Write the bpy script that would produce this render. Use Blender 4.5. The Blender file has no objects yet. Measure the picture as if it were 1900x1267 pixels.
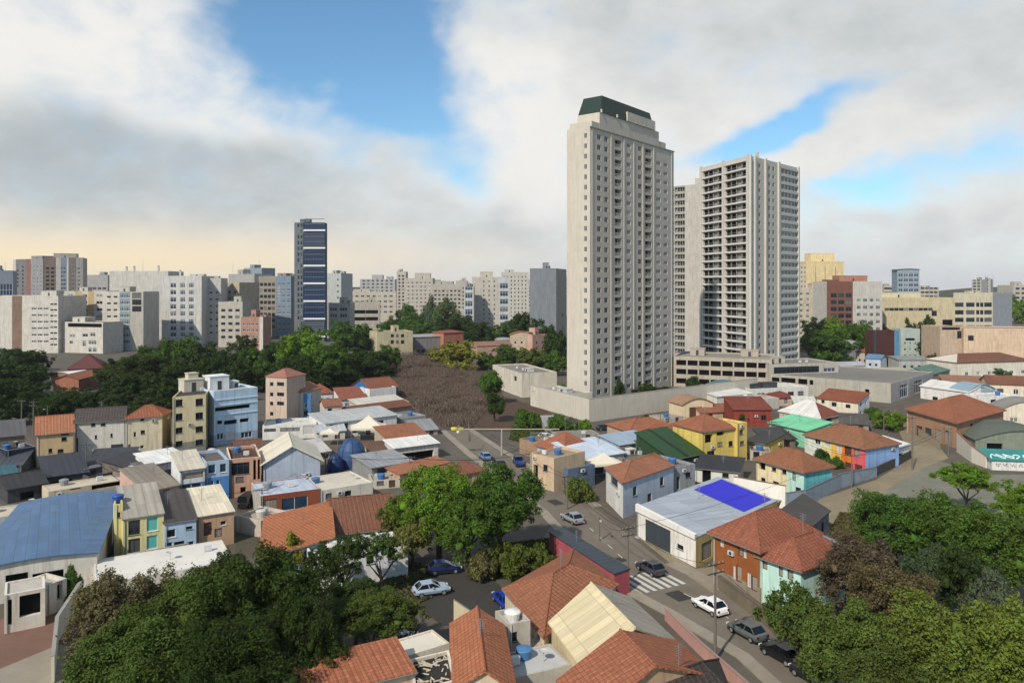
import bpy, math, random
import numpy as np
from mathutils import Vector, Matrix
R = math.radians
S = bpy.context.scene
COL = S.collection
rnd = random.Random(7)

# ------------------------------------------------------------------ camera, sky, sun, exposure
FOC, CAMZ, HOR, CX = 1400.0, 35.0, 530.0, 950.0      # focal length in source pixels, eye height, horizon row
cam = bpy.data.cameras.new('camera'); camo = bpy.data.objects.new('camera', cam); COL.objects.link(camo)
camo.location = (0, 0, CAMZ); camo.rotation_euler = (R(90), 0, 0)
cam.sensor_width = 36; cam.lens = 36 * FOC / 1900; cam.shift_y = -(633.5 - HOR) / 1900
cam.clip_start = .5; cam.clip_end = 9000
S.camera = camo
S.view_settings.view_transform = 'Standard'; S.view_settings.look = 'None'
S.view_settings.exposure = 0; S.view_settings.gamma = 1; S.view_settings.use_curve_mapping = False
S.render.engine = 'CYCLES'
cy = S.cycles
cy.use_denoising = True; cy.max_bounces = 6; cy.diffuse_bounces = 3; cy.glossy_bounces = 2
cy.transmission_bounces = 2; cy.volume_bounces = 0; cy.transparent_max_bounces = 8
cy.caustics_reflective = False; cy.caustics_refractive = False; cy.sample_clamp_indirect = 4

SUN = Vector((-.52, -.85, 0)).normalized(); SUN_EL = R(40)
SUN = Vector((SUN.x * math.cos(SUN_EL), SUN.y * math.cos(SUN_EL), math.sin(SUN_EL)))
sl = bpy.data.lights.new('sun', 'SUN'); sl.energy = 4.5; sl.angle = R(1.2); sl.color = (1, .92, .80)
so = bpy.data.objects.new('sun', sl); COL.objects.link(so); so.location = (0, 0, 200)
so.rotation_euler = SUN.to_track_quat('Z', 'Y').to_euler()

W = bpy.data.worlds.new('World'); S.world = W; W.use_nodes = True
def sky():
    nt = W.node_tree; N = nt.nodes; Lk = nt.links
    N.clear()
    def m(op, a, b=None, c=None, clamp=False):
        n = N.new('ShaderNodeMath'); n.operation = op; n.use_clamp = clamp
        for i, v in enumerate((a, b, c)):
            if v is None: continue
            if isinstance(v, (int, float)): n.inputs[i].default_value = v
            else: Lk.new(v, n.inputs[i])
        return n.outputs[0]
    def mixc(f, a, b):
        n = N.new('ShaderNodeMix'); n.data_type = 'RGBA'
        for s, v in ((0, f), (6, a), (7, b)):
            if isinstance(v, (int, float)): n.inputs[s].default_value = v
            elif isinstance(v, tuple): n.inputs[s].default_value = v + (1,)
            else: Lk.new(v, n.inputs[s])
        return n.outputs[2]
    def smooth(x, lo, hi):
        n = N.new('ShaderNodeMapRange'); n.interpolation_type = 'SMOOTHSTEP'
        Lk.new(x, n.inputs[0]); n.inputs[1].default_value = lo; n.inputs[2].default_value = hi
        return n.outputs[0]
    tc = N.new('ShaderNodeTexCoord'); sp = N.new('ShaderNodeSeparateXYZ'); Lk.new(tc.outputs['Generated'], sp.inputs[0])
    x, y, z = sp.outputs
    az = m('MULTIPLY', m('ARCTAN2', x, y), 57.2958); el = m('MULTIPLY', m('ARCSINE', z), 57.2958)
    def noise(sx, sy, off, detail=8, rough=.55, dist=.0):
        c = N.new('ShaderNodeCombineXYZ'); Lk.new(m('MULTIPLY_ADD', az, sx, off), c.inputs[0]); Lk.new(m('MULTIPLY_ADD', el, sy, off), c.inputs[1])
        n = N.new('ShaderNodeTexNoise'); n.inputs['Scale'].default_value = 1; n.inputs['Detail'].default_value = detail
        n.inputs['Roughness'].default_value = rough; n.inputs['Distortion'].default_value = dist
        Lk.new(c.outputs[0], n.inputs['Vector']); return m('SUBTRACT', n.outputs[0], .5)
    w1 = noise(.11, .13, 3.1, 3); w2 = noise(.11, .13, 9.7, 3)
    azw = m('MULTIPLY_ADD', w1, 9, az); elw = m('MULTIPLY_ADD', w2, 6, el)
    def blob(px, py, rx, ry, rot=0, warp=True):
        a0 = math.degrees(math.atan((px - CX) / FOC)); e0 = math.degrees(math.atan((HOR - py) / FOC * math.cos(R(a0))))
        rx /= 24.4; ry /= 24.4; c, s = math.cos(R(rot)), math.sin(R(rot))
        A, E = (azw, elw) if warp else (az, el)
        dx = m('SUBTRACT', A, a0); dy = m('SUBTRACT', E, e0)
        u = m('DIVIDE', m('ADD', m('MULTIPLY', dx, c), m('MULTIPLY', dy, s)), rx)
        v = m('DIVIDE', m('SUBTRACT', m('MULTIPLY', dy, c), m('MULTIPLY', dx, s)), ry)
        d = m('ADD', m('MULTIPLY', u, u), m('MULTIPLY', v, v))
        return m('POWER', 2.71828, m('MULTIPLY', d, -1))
    def tot(items):
        r = None
        for k, b in items:
            t = m('MULTIPLY', b, k); r = t if r is None else m('ADD', r, t)
        return r
    st = N.new('ShaderNodeTexSky'); st.sky_type = 'NISHITA'; st.sun_disc = False
    st.sun_elevation = SUN_EL; st.sun_rotation = math.atan2(SUN.x, SUN.y); st.air_density = 1.0; st.dust_density = .6; st.ozone_density = 2.2
    fine = noise(.16, .24, 1.3, 9, .57, .25); big = noise(.05, .085, 5.5, 5, .5, .3); streak = noise(.05, .3, 14.2, 6, .5)
    blue = tot([(1.5, blob(640, 90, 190, 125)), (1.0, blob(620, -150, 220, 180)), (.9, blob(765, 185, 120, 80)), (.55, blob(860, 310, 85, 50)),
                (1.2, blob(1495, 222, 120, 24, 25)), (1.0, blob(1395, 266, 100, 20, 14)), (.65, blob(1680, 312, 150, 24, 6)), (.35, blob(1850, 260, 90, 60)), (-.5, blob(1620, 262, 150, 20, 12)),
                (.45, blob(1560, 360, 150, 36)), (-.3, blob(590, 190, 60, 34, 50)), (-.5, blob(880, 110, 60, 60))])
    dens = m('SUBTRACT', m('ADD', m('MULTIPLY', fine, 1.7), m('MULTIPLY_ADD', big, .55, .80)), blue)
    dens = m('SUBTRACT', dens, m('MULTIPLY', smooth(el, 24, 42), .55))  # cloud thinned overhead, out of view, to lower the ambient light
    dens = m('SUBTRACT', dens, m('MULTIPLY', smooth(m('ABSOLUTE', az), 48, 95), .6))  # unseen sky beside and behind the view cleared too, for dimmer ambient
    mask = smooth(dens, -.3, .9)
    grey = tot([(.85, blob(330, 290, 260, 80)), (.65, blob(60, 250, 140, 120)), (.55, blob(250, 400, 330, 50)), (.35, blob(600, 330, 190, 50)), (.5, blob(880, 430, 260, 50)),
                (.5, blob(1560, 40, 440, 120, 0)), (.2, blob(1850, 150, 200, 110)), (.35, blob(1100, 30, 200, 90)), (.3, blob(1700, 420, 300, 60)), (-.8, blob(240, 110, 200, 90)), (-.5, blob(480, 215, 130, 50)), (-.5, blob(950, 130, 90, 100)), (-.4, blob(1020, 300, 120, 110)), (-.3, blob(60, 60, 120, 80))])
    g = m('ADD', grey, m('ADD', m('MULTIPLY', fine, 1.0), m('MULTIPLY', big, .6)))
    shade = smooth(m('ADD', g, m('MULTIPLY', noise(.26, .42, 21.3, 9, .55, .15), .65)), -.35, 1.3)
    cloud = mixc(shade, (8.9, 8.8, 8.5), (4.5, 5.0, 5.25))
    left = smooth(m('MULTIPLY', az, -1), -10, 30)
    warm = m('MULTIPLY', m('POWER', 2.71828, m('MULTIPLY', m('POWER', m('DIVIDE', m('SUBTRACT', el, 1.6), 2.3), 2), -1)), left)
    skyc = N.new('ShaderNodeMix'); skyc.data_type = 'RGBA'; skyc.blend_type = 'MULTIPLY'; skyc.inputs[0].default_value = 1
    Lk.new(st.outputs[0], skyc.inputs[6]); skyc.inputs[7].default_value = (1.05, 1.38, 1.46, 1)
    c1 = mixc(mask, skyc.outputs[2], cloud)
    hz = m('POWER', 2.71828, m('MULTIPLY', m('ABSOLUTE', el), -.42))
    c2 = mixc(m('MULTIPLY', hz, .6), c1, (5.0, 5.3, 5.9))
    c3 = mixc(m('MULTIPLY', warm, 1.0, clamp=True), c2, (9.8, 8.2, 5.6))
    bg = N.new('ShaderNodeBackground'); bg.inputs[1].default_value = .1; Lk.new(c3, bg.inputs[0])
    o = N.new('ShaderNodeOutputWorld'); Lk.new(bg.outputs[0], o.inputs[0])
sky()

# ------------------------------------------------------------------ pixel -> place
def at(x, y, z=0.0):
    Y = FOC * (CAMZ - z) / (y - HOR); return Vector(((x - CX) / FOC * Y, Y, z))
def far_at(x, Y, z=0.0): return Vector(((x - CX) / FOC * Y, Y, z))

# ------------------------------------------------------------------ materials
MATS = {}
def lin(h, k=1.0):
    h = h.lstrip('#'); o = []
    for i in (0, 2, 4):
        c = int(h[i:i+2], 16) / 255; o.append((c / 12.92 if c <= .04045 else ((c + .055) / 1.055) ** 2.4) * k)
    return tuple(o)
class NT:
    def __init__(s, name):
        s.mat = bpy.data.materials.new(name); s.mat.use_nodes = True; s.t = s.mat.node_tree; s.N = s.t.nodes; s.L = s.t.links
        s.bsdf = s.N['Principled BSDF']; s.out = s.N['Material Output']
    def n(s, typ, **kw):
        n = s.N.new('ShaderNode' + typ)
        for k, v in kw.items(): setattr(n, k, v)
        return n
    def put(s, sock, v):
        if isinstance(v, (int, float)): sock.default_value = v
        elif isinstance(v, tuple): sock.default_value = v + (1,) if len(v) == 3 and sock.type == 'RGBA' else v
        else: s.L.new(v, sock)
    def m(s, op, a, b=None, clamp=False):
        n = s.n('Math', operation=op, use_clamp=clamp); s.put(n.inputs[0], a)
        if b is not None: s.put(n.inputs[1], b)
        return n.outputs[0]
    def mix(s, f, a, b, blend='MIX'):
        n = s.n('Mix', data_type='RGBA', blend_type=blend); s.put(n.inputs[0], f); s.put(n.inputs[6], a); s.put(n.inputs[7], b); return n.outputs[2]
    def vec(s, kind='Object', scale=(1, 1, 1)):
        tc = s.n('TexCoord'); mp = s.n('Mapping'); s.L.new(tc.outputs[kind], mp.inputs[0]); mp.inputs['Scale'].default_value = scale; return mp.outputs[0]
    def noise(s, v, scale, detail=4, rough=.55, lo=None, hi=None):
        n = s.n('TexNoise'); s.L.new(v, n.inputs['Vector']); n.inputs['Scale'].default_value = scale; n.inputs['Detail'].default_value = detail; n.inputs['Roughness'].default_value = rough
        o = n.outputs[0]
        if lo is not None: o = s.ramp(o, lo, hi)
        return o
    def ramp(s, x, lo, hi):
        n = s.n('MapRange'); s.L.new(x, n.inputs[0]); n.inputs[1].default_value = lo; n.inputs[2].default_value = hi; return n.outputs[0]
    def bump(s, h, strength=.3, dist=.05):
        b = s.n('Bump'); b.inputs['Strength'].default_value = strength; b.inputs['Distance'].default_value = dist; s.L.new(h, b.inputs['Height']); s.L.new(b.outputs[0], s.bsdf.inputs['Normal'])
    def fin(s, color, rough=.8, spec=.3, metal=0):
        s.put(s.bsdf.inputs['Base Color'], color); s.put(s.bsdf.inputs['Roughness'], rough); s.bsdf.inputs['Specular IOR Level'].default_value = spec
        s.bsdf.inputs['Metallic'].default_value = metal; return s.mat
def rand_uv(t):
    """UV in metres shifted by the object's own random number, so that copies of one paint weather differently"""
    oi = t.n('ObjectInfo'); tc = t.n('TexCoord'); a = t.n('VectorMath', operation='ADD')
    mu = t.n('VectorMath', operation='SCALE'); cmb = t.n('CombineXYZ')
    for i in range(3): t.L.new(oi.outputs['Random'], cmb.inputs[i])
    t.L.new(cmb.outputs[0], mu.inputs[0]); mu.inputs['Scale'].default_value = 93.0
    t.L.new(tc.outputs['UV'], a.inputs[0]); t.L.new(mu.outputs[0], a.inputs[1]); return a.outputs[0]
def scaled(t, v, sx, sy):
    mp = t.n('Mapping'); t.L.new(v, mp.inputs[0]); mp.inputs['Scale'].default_value = (sx, sy, 1); return mp.outputs[0]
def paint(h, dirt=.9, k=.98):
    key = ('p', h, dirt, k)
    if key in MATS: return MATS[key]
    t = NT('painted_plaster'); c = lin(h, k); uv = rand_uv(t)
    blot = t.noise(scaled(t, uv, .35, .35), 1, 6, .66, .40, .70)
    streak = t.noise(scaled(t, uv, 1.6, .13), 1, 6, .7, .44, .72)
    grain = t.noise(uv, 9, 3, .6)
    dirtc = tuple(x * y for x, y in zip(c, (.50, .46, .40)))
    f = t.m('MULTIPLY', t.m('MAXIMUM', t.m('MULTIPLY', blot, .6), streak), dirt)
    col = t.mix(f, c, dirtc)
    col = t.mix(t.m('MULTIPLY', grain, .22), col, tuple(x * .7 for x in c))
    t.bump(grain, .25, .03); MATS[key] = t.fin(col, .85, .25); return t.mat
def tile(h, k=.85, wear=.8):
    """clay roof tiles: ribs up the slope, courses across it, single tiles fired lighter and darker, patches of lichen"""
    key = ('t', h, k, wear)
    if key in MATS: return MATS[key]
    t = NT('clay_tiles'); c = lin(h, k); gy = sum(c) / 3; c = tuple(.74 * x + .26 * y for x, y in zip(c, (gy * 1.05, gy * .92, gy * .72))); uv = rand_uv(t)
    br = t.n('TexBrick'); t.L.new(uv, br.inputs['Vector']); br.inputs['Scale'].default_value = 1; br.inputs['Brick Width'].default_value = .3; br.inputs['Row Height'].default_value = .36
    br.inputs['Mortar Size'].default_value = .035; br.inputs['Mortar Smooth'].default_value = .6; br.offset = 0; br.inputs['Bias'].default_value = 0
    br.inputs['Color1'].default_value = tuple(min(1, x * 1.14) for x in c) + (1,); br.inputs['Color2'].default_value = tuple(x * .82 for x in c) + (1,); br.inputs['Mortar'].default_value = tuple(x * .62 for x in c) + (1,)
    wv = t.n('TexWave', wave_type='BANDS', bands_direction='X'); t.L.new(uv, wv.inputs['Vector']); wv.inputs['Scale'].default_value = .57; 
    old = t.noise(scaled(t, uv, .22, .3), 1, 6, .65, .44, .74); moss = t.noise(scaled(t, uv, .9, .4), 1, 5, .65, .55, .78)
    run = t.noise(scaled(t, uv, 1.3, .12), 1, 4, .6, .5, .78)
    col = t.mix(t.m('MULTIPLY', old, wear), br.outputs[0], tuple(x * y for x, y in zip(c, (.62, .62, .62))))
    col = t.mix(t.m('MULTIPLY', moss, wear * .5), col, (.055, .045, .03))
    col = t.mix(t.m('MULTIPLY', run, wear * .6), col, tuple(x * .55 for x in c))
    t.bump(t.m('ADD', wv.outputs[0], t.m('MULTIPLY', br.outputs[1], -.6)), .6, .08); MATS[key] = t.fin(col, .85, .2); return t.mat
def metal(h, k=.85, dirt=.5, rib=.9):
    """ribbed sheet roofing with rain streaks and rusty laps"""
    key = ('m', h, k, dirt, rib)
    if key in MATS: return MATS[key]
    t = NT('ribbed_sheet'); c = lin(h, k); uv = rand_uv(t)
    wv = t.n('TexWave', wave_type='BANDS', bands_direction='X'); t.L.new(uv, wv.inputs['Vector']); wv.inputs['Scale'].default_value = .35 * rib
    br = t.n('TexBrick'); t.L.new(uv, br.inputs['Vector']); br.inputs['Scale'].default_value = 1; br.inputs['Brick Width'].default_value = 1.1; br.inputs['Row Height'].default_value = 3.4; br.offset = 0
    br.inputs['Mortar Size'].default_value = .03; br.inputs['Color1'].default_value = tuple(min(1, x * 1.08) for x in c) + (1,); br.inputs['Color2'].default_value = tuple(x * .88 for x in c) + (1,); br.inputs['Mortar'].default_value = tuple(x * .6 for x in c) + (1,)
    run = t.noise(scaled(t, uv, 1.5, .1), 1, 5, .65, .45, .74); blot = t.noise(scaled(t, uv, .2, .2), 1, 5, .6, .45, .75)
    g = sum(c) / 3
    col = t.mix(t.m('MULTIPLY', run, dirt), br.outputs[0], (g * .55, g * .5, g * .43)); col = t.mix(t.m('MULTIPLY', blot, dirt * .7), col, tuple(x * .62 for x in c))
    t.bump(wv.outputs[0], .5, .06); MATS[key] = t.fin(col, .55, .4); return t.mat
def conc(h, k=.85, dirt=.6, kind='Object', name='weathered_concrete', sc=1.0):
    key = ('c', h, k, dirt, kind, sc)
    if key in MATS: return MATS[key]
    t = NT(name); c = lin(h, k); v = t.vec(kind)
    a = t.noise(v, .06 * sc, 6, .62, .4, .68); b = t.noise(v, .5 * sc, 6, .62, .42, .72); g = t.noise(v, 6 * sc, 3, .6)
    col = t.mix(t.m('MULTIPLY', a, dirt), c, tuple(x * .6 for x in c)); col = t.mix(t.m('MULTIPLY', b, dirt * .7), col, tuple(x * y for x, y in zip(c, (.6, .56, .5))))
    col = t.mix(t.m('MULTIPLY', g, .3), col, tuple(x * .6 for x in c)); t.bump(g, .3, .04); MATS[key] = t.fin(col, .9, .2); return t.mat
def glass(h='#1b232b', rough=.12, var=.6):
    key = ('g', h, rough, var)
    if key in MATS: return MATS[key]
    t = NT('window_glass'); oi = t.n('ObjectInfo'); r = t.ramp(oi.outputs['Random'], .45, 1.0)
    c = lin(h); col = t.mix(t.m('MULTIPLY', t.m('POWER', r, 4.0, True), var, True), c, (.42, .40, .36))
    MATS[key] = t.fin(col, rough, .35); return t.mat
def plain(h, rough=.6, spec=.4, metalness=0, k=.9):
    key = ('s', h, rough, spec, metalness, k)
    if key in MATS: return MATS[key]
    t = NT('coated_surface'); c = lin(h, k); v = t.vec('Object'); n = t.noise(v, 3, 4, .6, .4, .75)
    MATS[key] = t.fin(t.mix(t.m('MULTIPLY', n, .35), c, tuple(x * .65 for x in c)), rough, spec, metalness); return t.mat
def brick(h, k=.85):
    key = ('b', h, k)
    if key in MATS: return MATS[key]
    t = NT('brickwork'); c = lin(h, k); uv = rand_uv(t); br = t.n('TexBrick'); t.L.new(uv, br.inputs['Vector']); br.inputs['Scale'].default_value = 1
    br.inputs['Brick Width'].default_value = .5; br.inputs['Row Height'].default_value = .2; br.inputs['Mortar Size'].default_value = .02
    br.inputs['Color1'].default_value = tuple(min(1, x * 1.15) for x in c) + (1,); br.inputs['Color2'].default_value = tuple(x * .75 for x in c) + (1,); br.inputs['Mortar'].default_value = tuple(min(1, x * 1.3 + .05) for x in c) + (1,)
    d = t.noise(scaled(t, uv, .5, .2), 1, 5, .6, .42, .75)
    MATS[key] = t.fin(t.mix(t.m('MULTIPLY', d, .5), br.outputs[0], tuple(x * .5 for x in c)), .9, .2); return t.mat
def leafmat():
    t = NT('foliage'); oi = t.n('ObjectInfo'); geo = t.n('NewGeometry')
    v = t.vec('Object'); n = t.noise(v, 2.6, 3, .6, .35, .7)
    rp = geo.outputs['Random Per Island']
    br = t.n('HueSaturation'); t.L.new(oi.outputs['Color'], br.inputs['Color'])
    t.L.new(t.m('ADD', t.m('MULTIPLY', rp, .45), t.m('ADD', t.m('MULTIPLY', n, .5), .42)), br.inputs['Value']); t.L.new(t.m('ADD', .452, t.m('ADD', t.m('MULTIPLY', rp, .04), t.m('MULTIPLY', n, .03))), br.inputs['Hue'])
    t.fin(br.outputs[0], .7, .08)
    tr = t.n('BsdfTranslucent'); t.L.new(br.outputs[0], tr.inputs['Color']); mx = t.n('MixShader'); mx.inputs[0].default_value = .18
    t.L.new(t.bsdf.outputs[0], mx.inputs[1]); t.L.new(tr.outputs[0], mx.inputs[2]); t.L.new(mx.outputs[0], t.out.inputs[0]); return t.mat
LEAF = leafmat()
BARK = conc('#4a3f33', 1, .6, 'Object', 'bark', 2)
DARKGLASS = glass('#161d24'); BLUEGLASS = glass('#22384f', .1, .35); FRAME = plain('#d8d8d4', .5); DFRAME = plain('#3a3d40', .5); VOID = plain('#0d0d0e', .9, .1)  # VOID: black sheets, the shade inside openings put into the colour
SHUTTER = metal('#3c444b', .9, .3, 3); DOORW = plain('#5a3a28', .6); TEAL = plain('#5fb3ac', .5); STEEL = plain('#8c9094', .45, .5, .3); WHITE = paint('#e9e7e0', .3)

# ------------------------------------------------------------------ mesh building
class MB:
    def __init__(s): s.v = []; s.f = []; s.m = []
    def face(s, pts, m=0):
        i = len(s.v); s.v += [tuple(p) for p in pts]; s.f.append(tuple(range(i, i + len(pts)))); s.m.append(m)
    def hexa(s, b, t, m=0):
        """b, t: four bottom and four top points, counter-clockwise"""
        s.face(t, m); s.face(b[::-1], m)
        n = len(b)
        for i in range(n): j = (i + 1) % n; s.face([b[i], b[j], t[j], t[i]], m)
    def box(s, x0, y0, z0, x1, y1, z1, m=0):
        b = [(x0, y0), (x1, y0), (x1, y1), (x0, y1)]; s.hexa([p + (z0,) for p in b], [p + (z1,) for p in b], m)
    def prism(s, poly, z0, z1, m=0): s.hexa([(p[0], p[1], z0) for p in poly], [(p[0], p[1], z1) for p in poly], m)
    def tube(s, p, q, r0, r1=None, n=8, m=0, cap=True):
        p, q = Vector(p), Vector(q); r1 = r0 if r1 is None else r1; d = (q - p).normalized(); a = d.orthogonal().normalized(); b = d.cross(a)
        A = [p + (a * math.cos(t) + b * math.sin(t)) * r0 for t in [i * 2 * math.pi / n for i in range(n)]]
        B = [q + (a * math.cos(t) + b * math.sin(t)) * r1 for t in [i * 2 * math.pi / n for i in range(n)]]
        for i in range(n): j = (i + 1) % n; s.face([A[i], A[j], B[j], B[i]], m)
        if cap: s.face(B, m); s.face(A[::-1], m)
    def lathe(s, prof, c=(0, 0), n=16, m=0, arc=(0, 2 * math.pi), sx=1, sy=1):
        k = [arc[0] + (arc[1] - arc[0]) * i / n for i in range(n + 1)]
        for (r0, z0), (r1, z1) in zip(prof, prof[1:]):
            for a, b in zip(k, k[1:]):
                P = [(c[0] + r * math.cos(t) * sx, c[1] + r * math.sin(t) * sy, z) for r, z, t in ((r0, z0, a), (r0, z0, b), (r1, z1, b), (r1, z1, a))]
                if r1 < 1e-4: P = P[:3]
                elif r0 < 1e-4: P = [P[0], P[2], P[3]]
                s.face(P, m)
    def build(s, name, mats, parent=None, smooth=False):
        me = bpy.data.meshes.new(name); me.from_pydata(s.v, [], s.f)
        mats = mats if isinstance(mats, (list, tuple)) else [mats]
        for mm in mats: me.materials.append(mm)
        if len(mats) > 1: me.polygons.foreach_set('material_index', s.m)
        uv = me.uv_layers.new(name='UV'); co = []
        for f in s.f:
            P = [Vector(s.v[i]) for i in f]; n = Vector((0, 0, 0))
            for a, b in zip(P, P[1:] + P[:1]): n += Vector(((a.y - b.y) * (a.z + b.z), (a.z - b.z) * (a.x + b.x), (a.x - b.x) * (a.y + b.y)))
            n = n.normalized() if n.length > 1e-9 else Vector((0, 0, 1))
            u = Vector((1, 0, 0)) if abs(n.z) > .995 else Vector((-n.y, n.x, 0)).normalized()
            w = n.cross(u)
            for p in P: co += [p.dot(u), p.dot(w)]
        uv.data.foreach_set('uv', co)
        if smooth: me.polygons.foreach_set('use_smooth', [True] * len(s.f))
        me.update()
        o = bpy.data.objects.new(name, me); COL.objects.link(o)
        if parent is not None: o.parent = parent
        return o
def tag(o, label=None, cat=None, group=None, kind=None):
    if label: o['label'] = label
    if cat: o['category'] = cat
    if group: o['group'] = group
    if kind: o['kind'] = kind
    return o
def empty(name, loc, rz=0, label=None, cat=None, group=None):
    o = bpy.data.objects.new(name, None); COL.objects.link(o); o.location = loc; o.rotation_euler = (0, 0, rz); o.empty_display_size = .3
    return tag(o, label, cat, group)
def linkcopy(o, parent):
    c = o.copy(); COL.objects.link(c); c.parent = parent; return c
def copy_tree(o, parent=None):
    c = linkcopy(o, parent)
    for ch in list(o.children): copy_tree(ch, c)
    return c
def sheet(name, px, z, mat, label=None, world=False):
    """a flat patch of ground laid on the big ground sheet"""
    mb = MB(); P = [(p if world else at(p[0], p[1], 0)) for p in px]; P = [Vector((p[0], p[1], z)) for p in P]
    a = sum((p.x * q.y - q.x * p.y) for p, q in zip(P, P[1:] + P[:1]))
    mb.face(P if a > 0 else P[::-1]); o = mb.build(name, mat); tag(o, label, None, None, 'structure'); return o
# ------------------------------------------------------------------ buildings
def wall_with_holes(mb, p, q, z0, z1, holes, mfun, z_in=None):
    """upright wall p->q (outside on the right hand), openings cut through with reveals; holes: (u0,u1,w0,w1,depth)"""
    p, q = Vector(p), Vector(q); d = q - p; Ln = d.length; d.normalize(); inn = Vector((-d.y, d.x))
    us = sorted({0.0, Ln} | {min(max(h[i], 0), Ln) for h in holes for i in (0, 1)} | {u for u in mfun.us(Ln) if 0 < u < Ln})
    zs = sorted({z0, z1} | {min(max(h[i], z0), z1) for h in holes for i in (2, 3)} | {z for z in mfun.zs if z0 < z < z1})
    P = lambda u, z, dp=0: (p.x + d.x * u + inn.x * dp, p.y + d.y * u + inn.y * dp, z)
    grid = {}
    for i, (a, b) in enumerate(zip(us, us[1:])):
        j = 0
        run = None
        for z_a, z_b in zip(zs, zs[1:]):
            cu, cz = (a + b) / 2, (z_a + z_b) / 2
            hole = any(h[0] < cu < h[1] and h[2] < cz < h[3] for h in holes); mi = mfun(cu / Ln, cz)
            if hole or b - a < 1e-6:
                if run: mb.face([P(a, run[0]), P(b, run[0]), P(b, run[1]), P(a, run[1])], run[2]); run = None
            elif run and run[2] == mi: run[1] = z_b
            else:
                if run: mb.face([P(a, run[0]), P(b, run[0]), P(b, run[1]), P(a, run[1])], run[2])
                run = [z_a, z_b, mi]
        if run: mb.face([P(a, run[0]), P(b, run[0]), P(b, run[1]), P(a, run[1])], run[2])
    for u0, u1, w0, w1, dp in holes:
        mi = mfun((u0 + u1) / 2 / Ln, (w0 + w1) / 2)
        mb.face([P(u0, w0), P(u1, w0), P(u1, w0, dp), P(u0, w0, dp)], mi); mb.face([P(u0, w1, dp), P(u1, w1, dp), P(u1, w1), P(u0, w1)], mi)
        mb.face([P(u0, w0, dp), P(u0, w1, dp), P(u0, w1), P(u0, w0)], mi); mb.face([P(u1, w0), P(u1, w1), P(u1, w1, dp), P(u1, w0, dp)], mi)
class WM:
    """which wall material where: bands of height and stretches along one wall"""
    def __init__(s, bands=(), spans=(), base=0): s.bands = bands; s.spans = spans; s.base = base; s.zs = [b[0] for b in bands]
    def us(s, Ln): return [f * Ln for f, _ in s.spans]
    def __call__(s, f, z):
        for zb, mi in s.bands:
            if z < zb: return mi
        for fb, mi in s.spans:
            if f < fb: return mi
        return s.base
WIN = {}
def window_meshes(w, h, style, far):
    key = (round(w, 2), round(h, 2), style, far)
    if key in WIN: return WIN[key]
    fm, pm = {'V': (plain('#8d8b87', .7), VOID), 'n': (plain('#2b3a4c', .4), glass('#172b49', .12, .3)), 'B': (FRAME, glass('#0b0e11', .25, .2)), 'w': (FRAME, DARKGLASS), 'k': (DFRAME, DARKGLASS), 'b': (FRAME, BLUEGLASS), 'g': (DFRAME, SHUTTER), 'o': (DFRAME, VOID), 'd': (DFRAME, DOORW), 't': (FRAME, TEAL), 's': (DFRAME, metal('#a39a8c', .8, .5, 4)), 'l': (FRAME, metal('#d4d0c6', .8, .3, 4)), 'c': (FRAME, BLUEGLASS)}[style]
    fr = min(.14 if far else .07, w * .14, h * .14); a, b = (.1, .17)
    mb = MB()
    if far and style not in 'oBV':
        mb.face([(0, .14, 0), (w, .14, 0), (w, .14, h), (0, .14, h)], 1)
    if style == 'V':
        mb.face([(0, .94, 0), (w, .94, 0), (w, .94, h), (0, .94, h)], 1); mb.box(0, .05, .7, w, .1, .78)  # black back sheet: the dark of the bay is painted
        for i in range(1, 4): mb.box(w * i / 4 - .16, .3, 0, w * i / 4 + .16, .6, h)
        k = int(w * 37 + h * 91) % 3; mb.face([(w * k / 4, .9, 0), (w * (k + 1) / 4, .9, 0), (w * (k + 1) / 4, .9, h), (w * k / 4, .9, h)], 0)
        for i in range(6): u = w * (i + .5) / 6; mb.box(u - .03, .06, 0, u + .03, .09, .7)
    elif style == 'B':
        mb.face([(0, 1.55, 0), (w, 1.55, 0), (w, 1.55, h), (0, 1.55, h)], 1)
        n = max(2, round(w / 1.5))
        for i in range(n + 1): u = w * i / n; mb.box(max(0, u - .05), 1.48, 0, min(w, u + .05), 1.54, h)
        mb.box(0, .05, .85, w, .12, .95)
        for i in range(n * 3): u = w * (i + .5) / (n * 3); mb.box(u - .02, .07, 0, u + .02, .1, .85)
    elif style != 'o':
        mb.box(0, a, 0, fr, b, h); mb.box(w - fr, a, 0, w, b, h); mb.box(fr, a, 0, w - fr, b, fr); mb.box(fr, a, h - fr, w - fr, b, h)
        if style in 'wkbcn' and w > .7:
            n = max(1, round(w / (1.6 if w > 3 else .85))) - 1
            for i in range(n): u = w * (i + 1) / (n + 1); mb.box(u - fr / 2, a + .012, fr, u + fr / 2, b - .012, h - fr)
        if style in 'wkbc' and h > 1.9: mb.box(fr, a + .02, h * .72 - fr / 2, w - fr, b - .02, h * .72 + fr / 2)
    else:
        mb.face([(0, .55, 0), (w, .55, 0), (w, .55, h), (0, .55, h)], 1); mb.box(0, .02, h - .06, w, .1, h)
    if style in 'wkbct' and not far: mb.box(-.06, -.07, -.07, w + .06, .1, -.004)
    me = mb.build('window', [fm, pm]); d1 = me.data; bpy.data.objects.remove(me)
    d2 = None
    if not far and style not in 'oBV':
        pb = MB(); pb.face([(fr * .6, .14, fr * .6), (w - fr * .6, .14, fr * .6), (w - fr * .6, .14, h - fr * .6), (fr * .6, .14, h - fr * .6)]); pe = pb.build('pane', pm); d2 = pe.data; bpy.data.objects.remove(pe)
    WIN[key] = (d1, d2); return d1, d2
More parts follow.
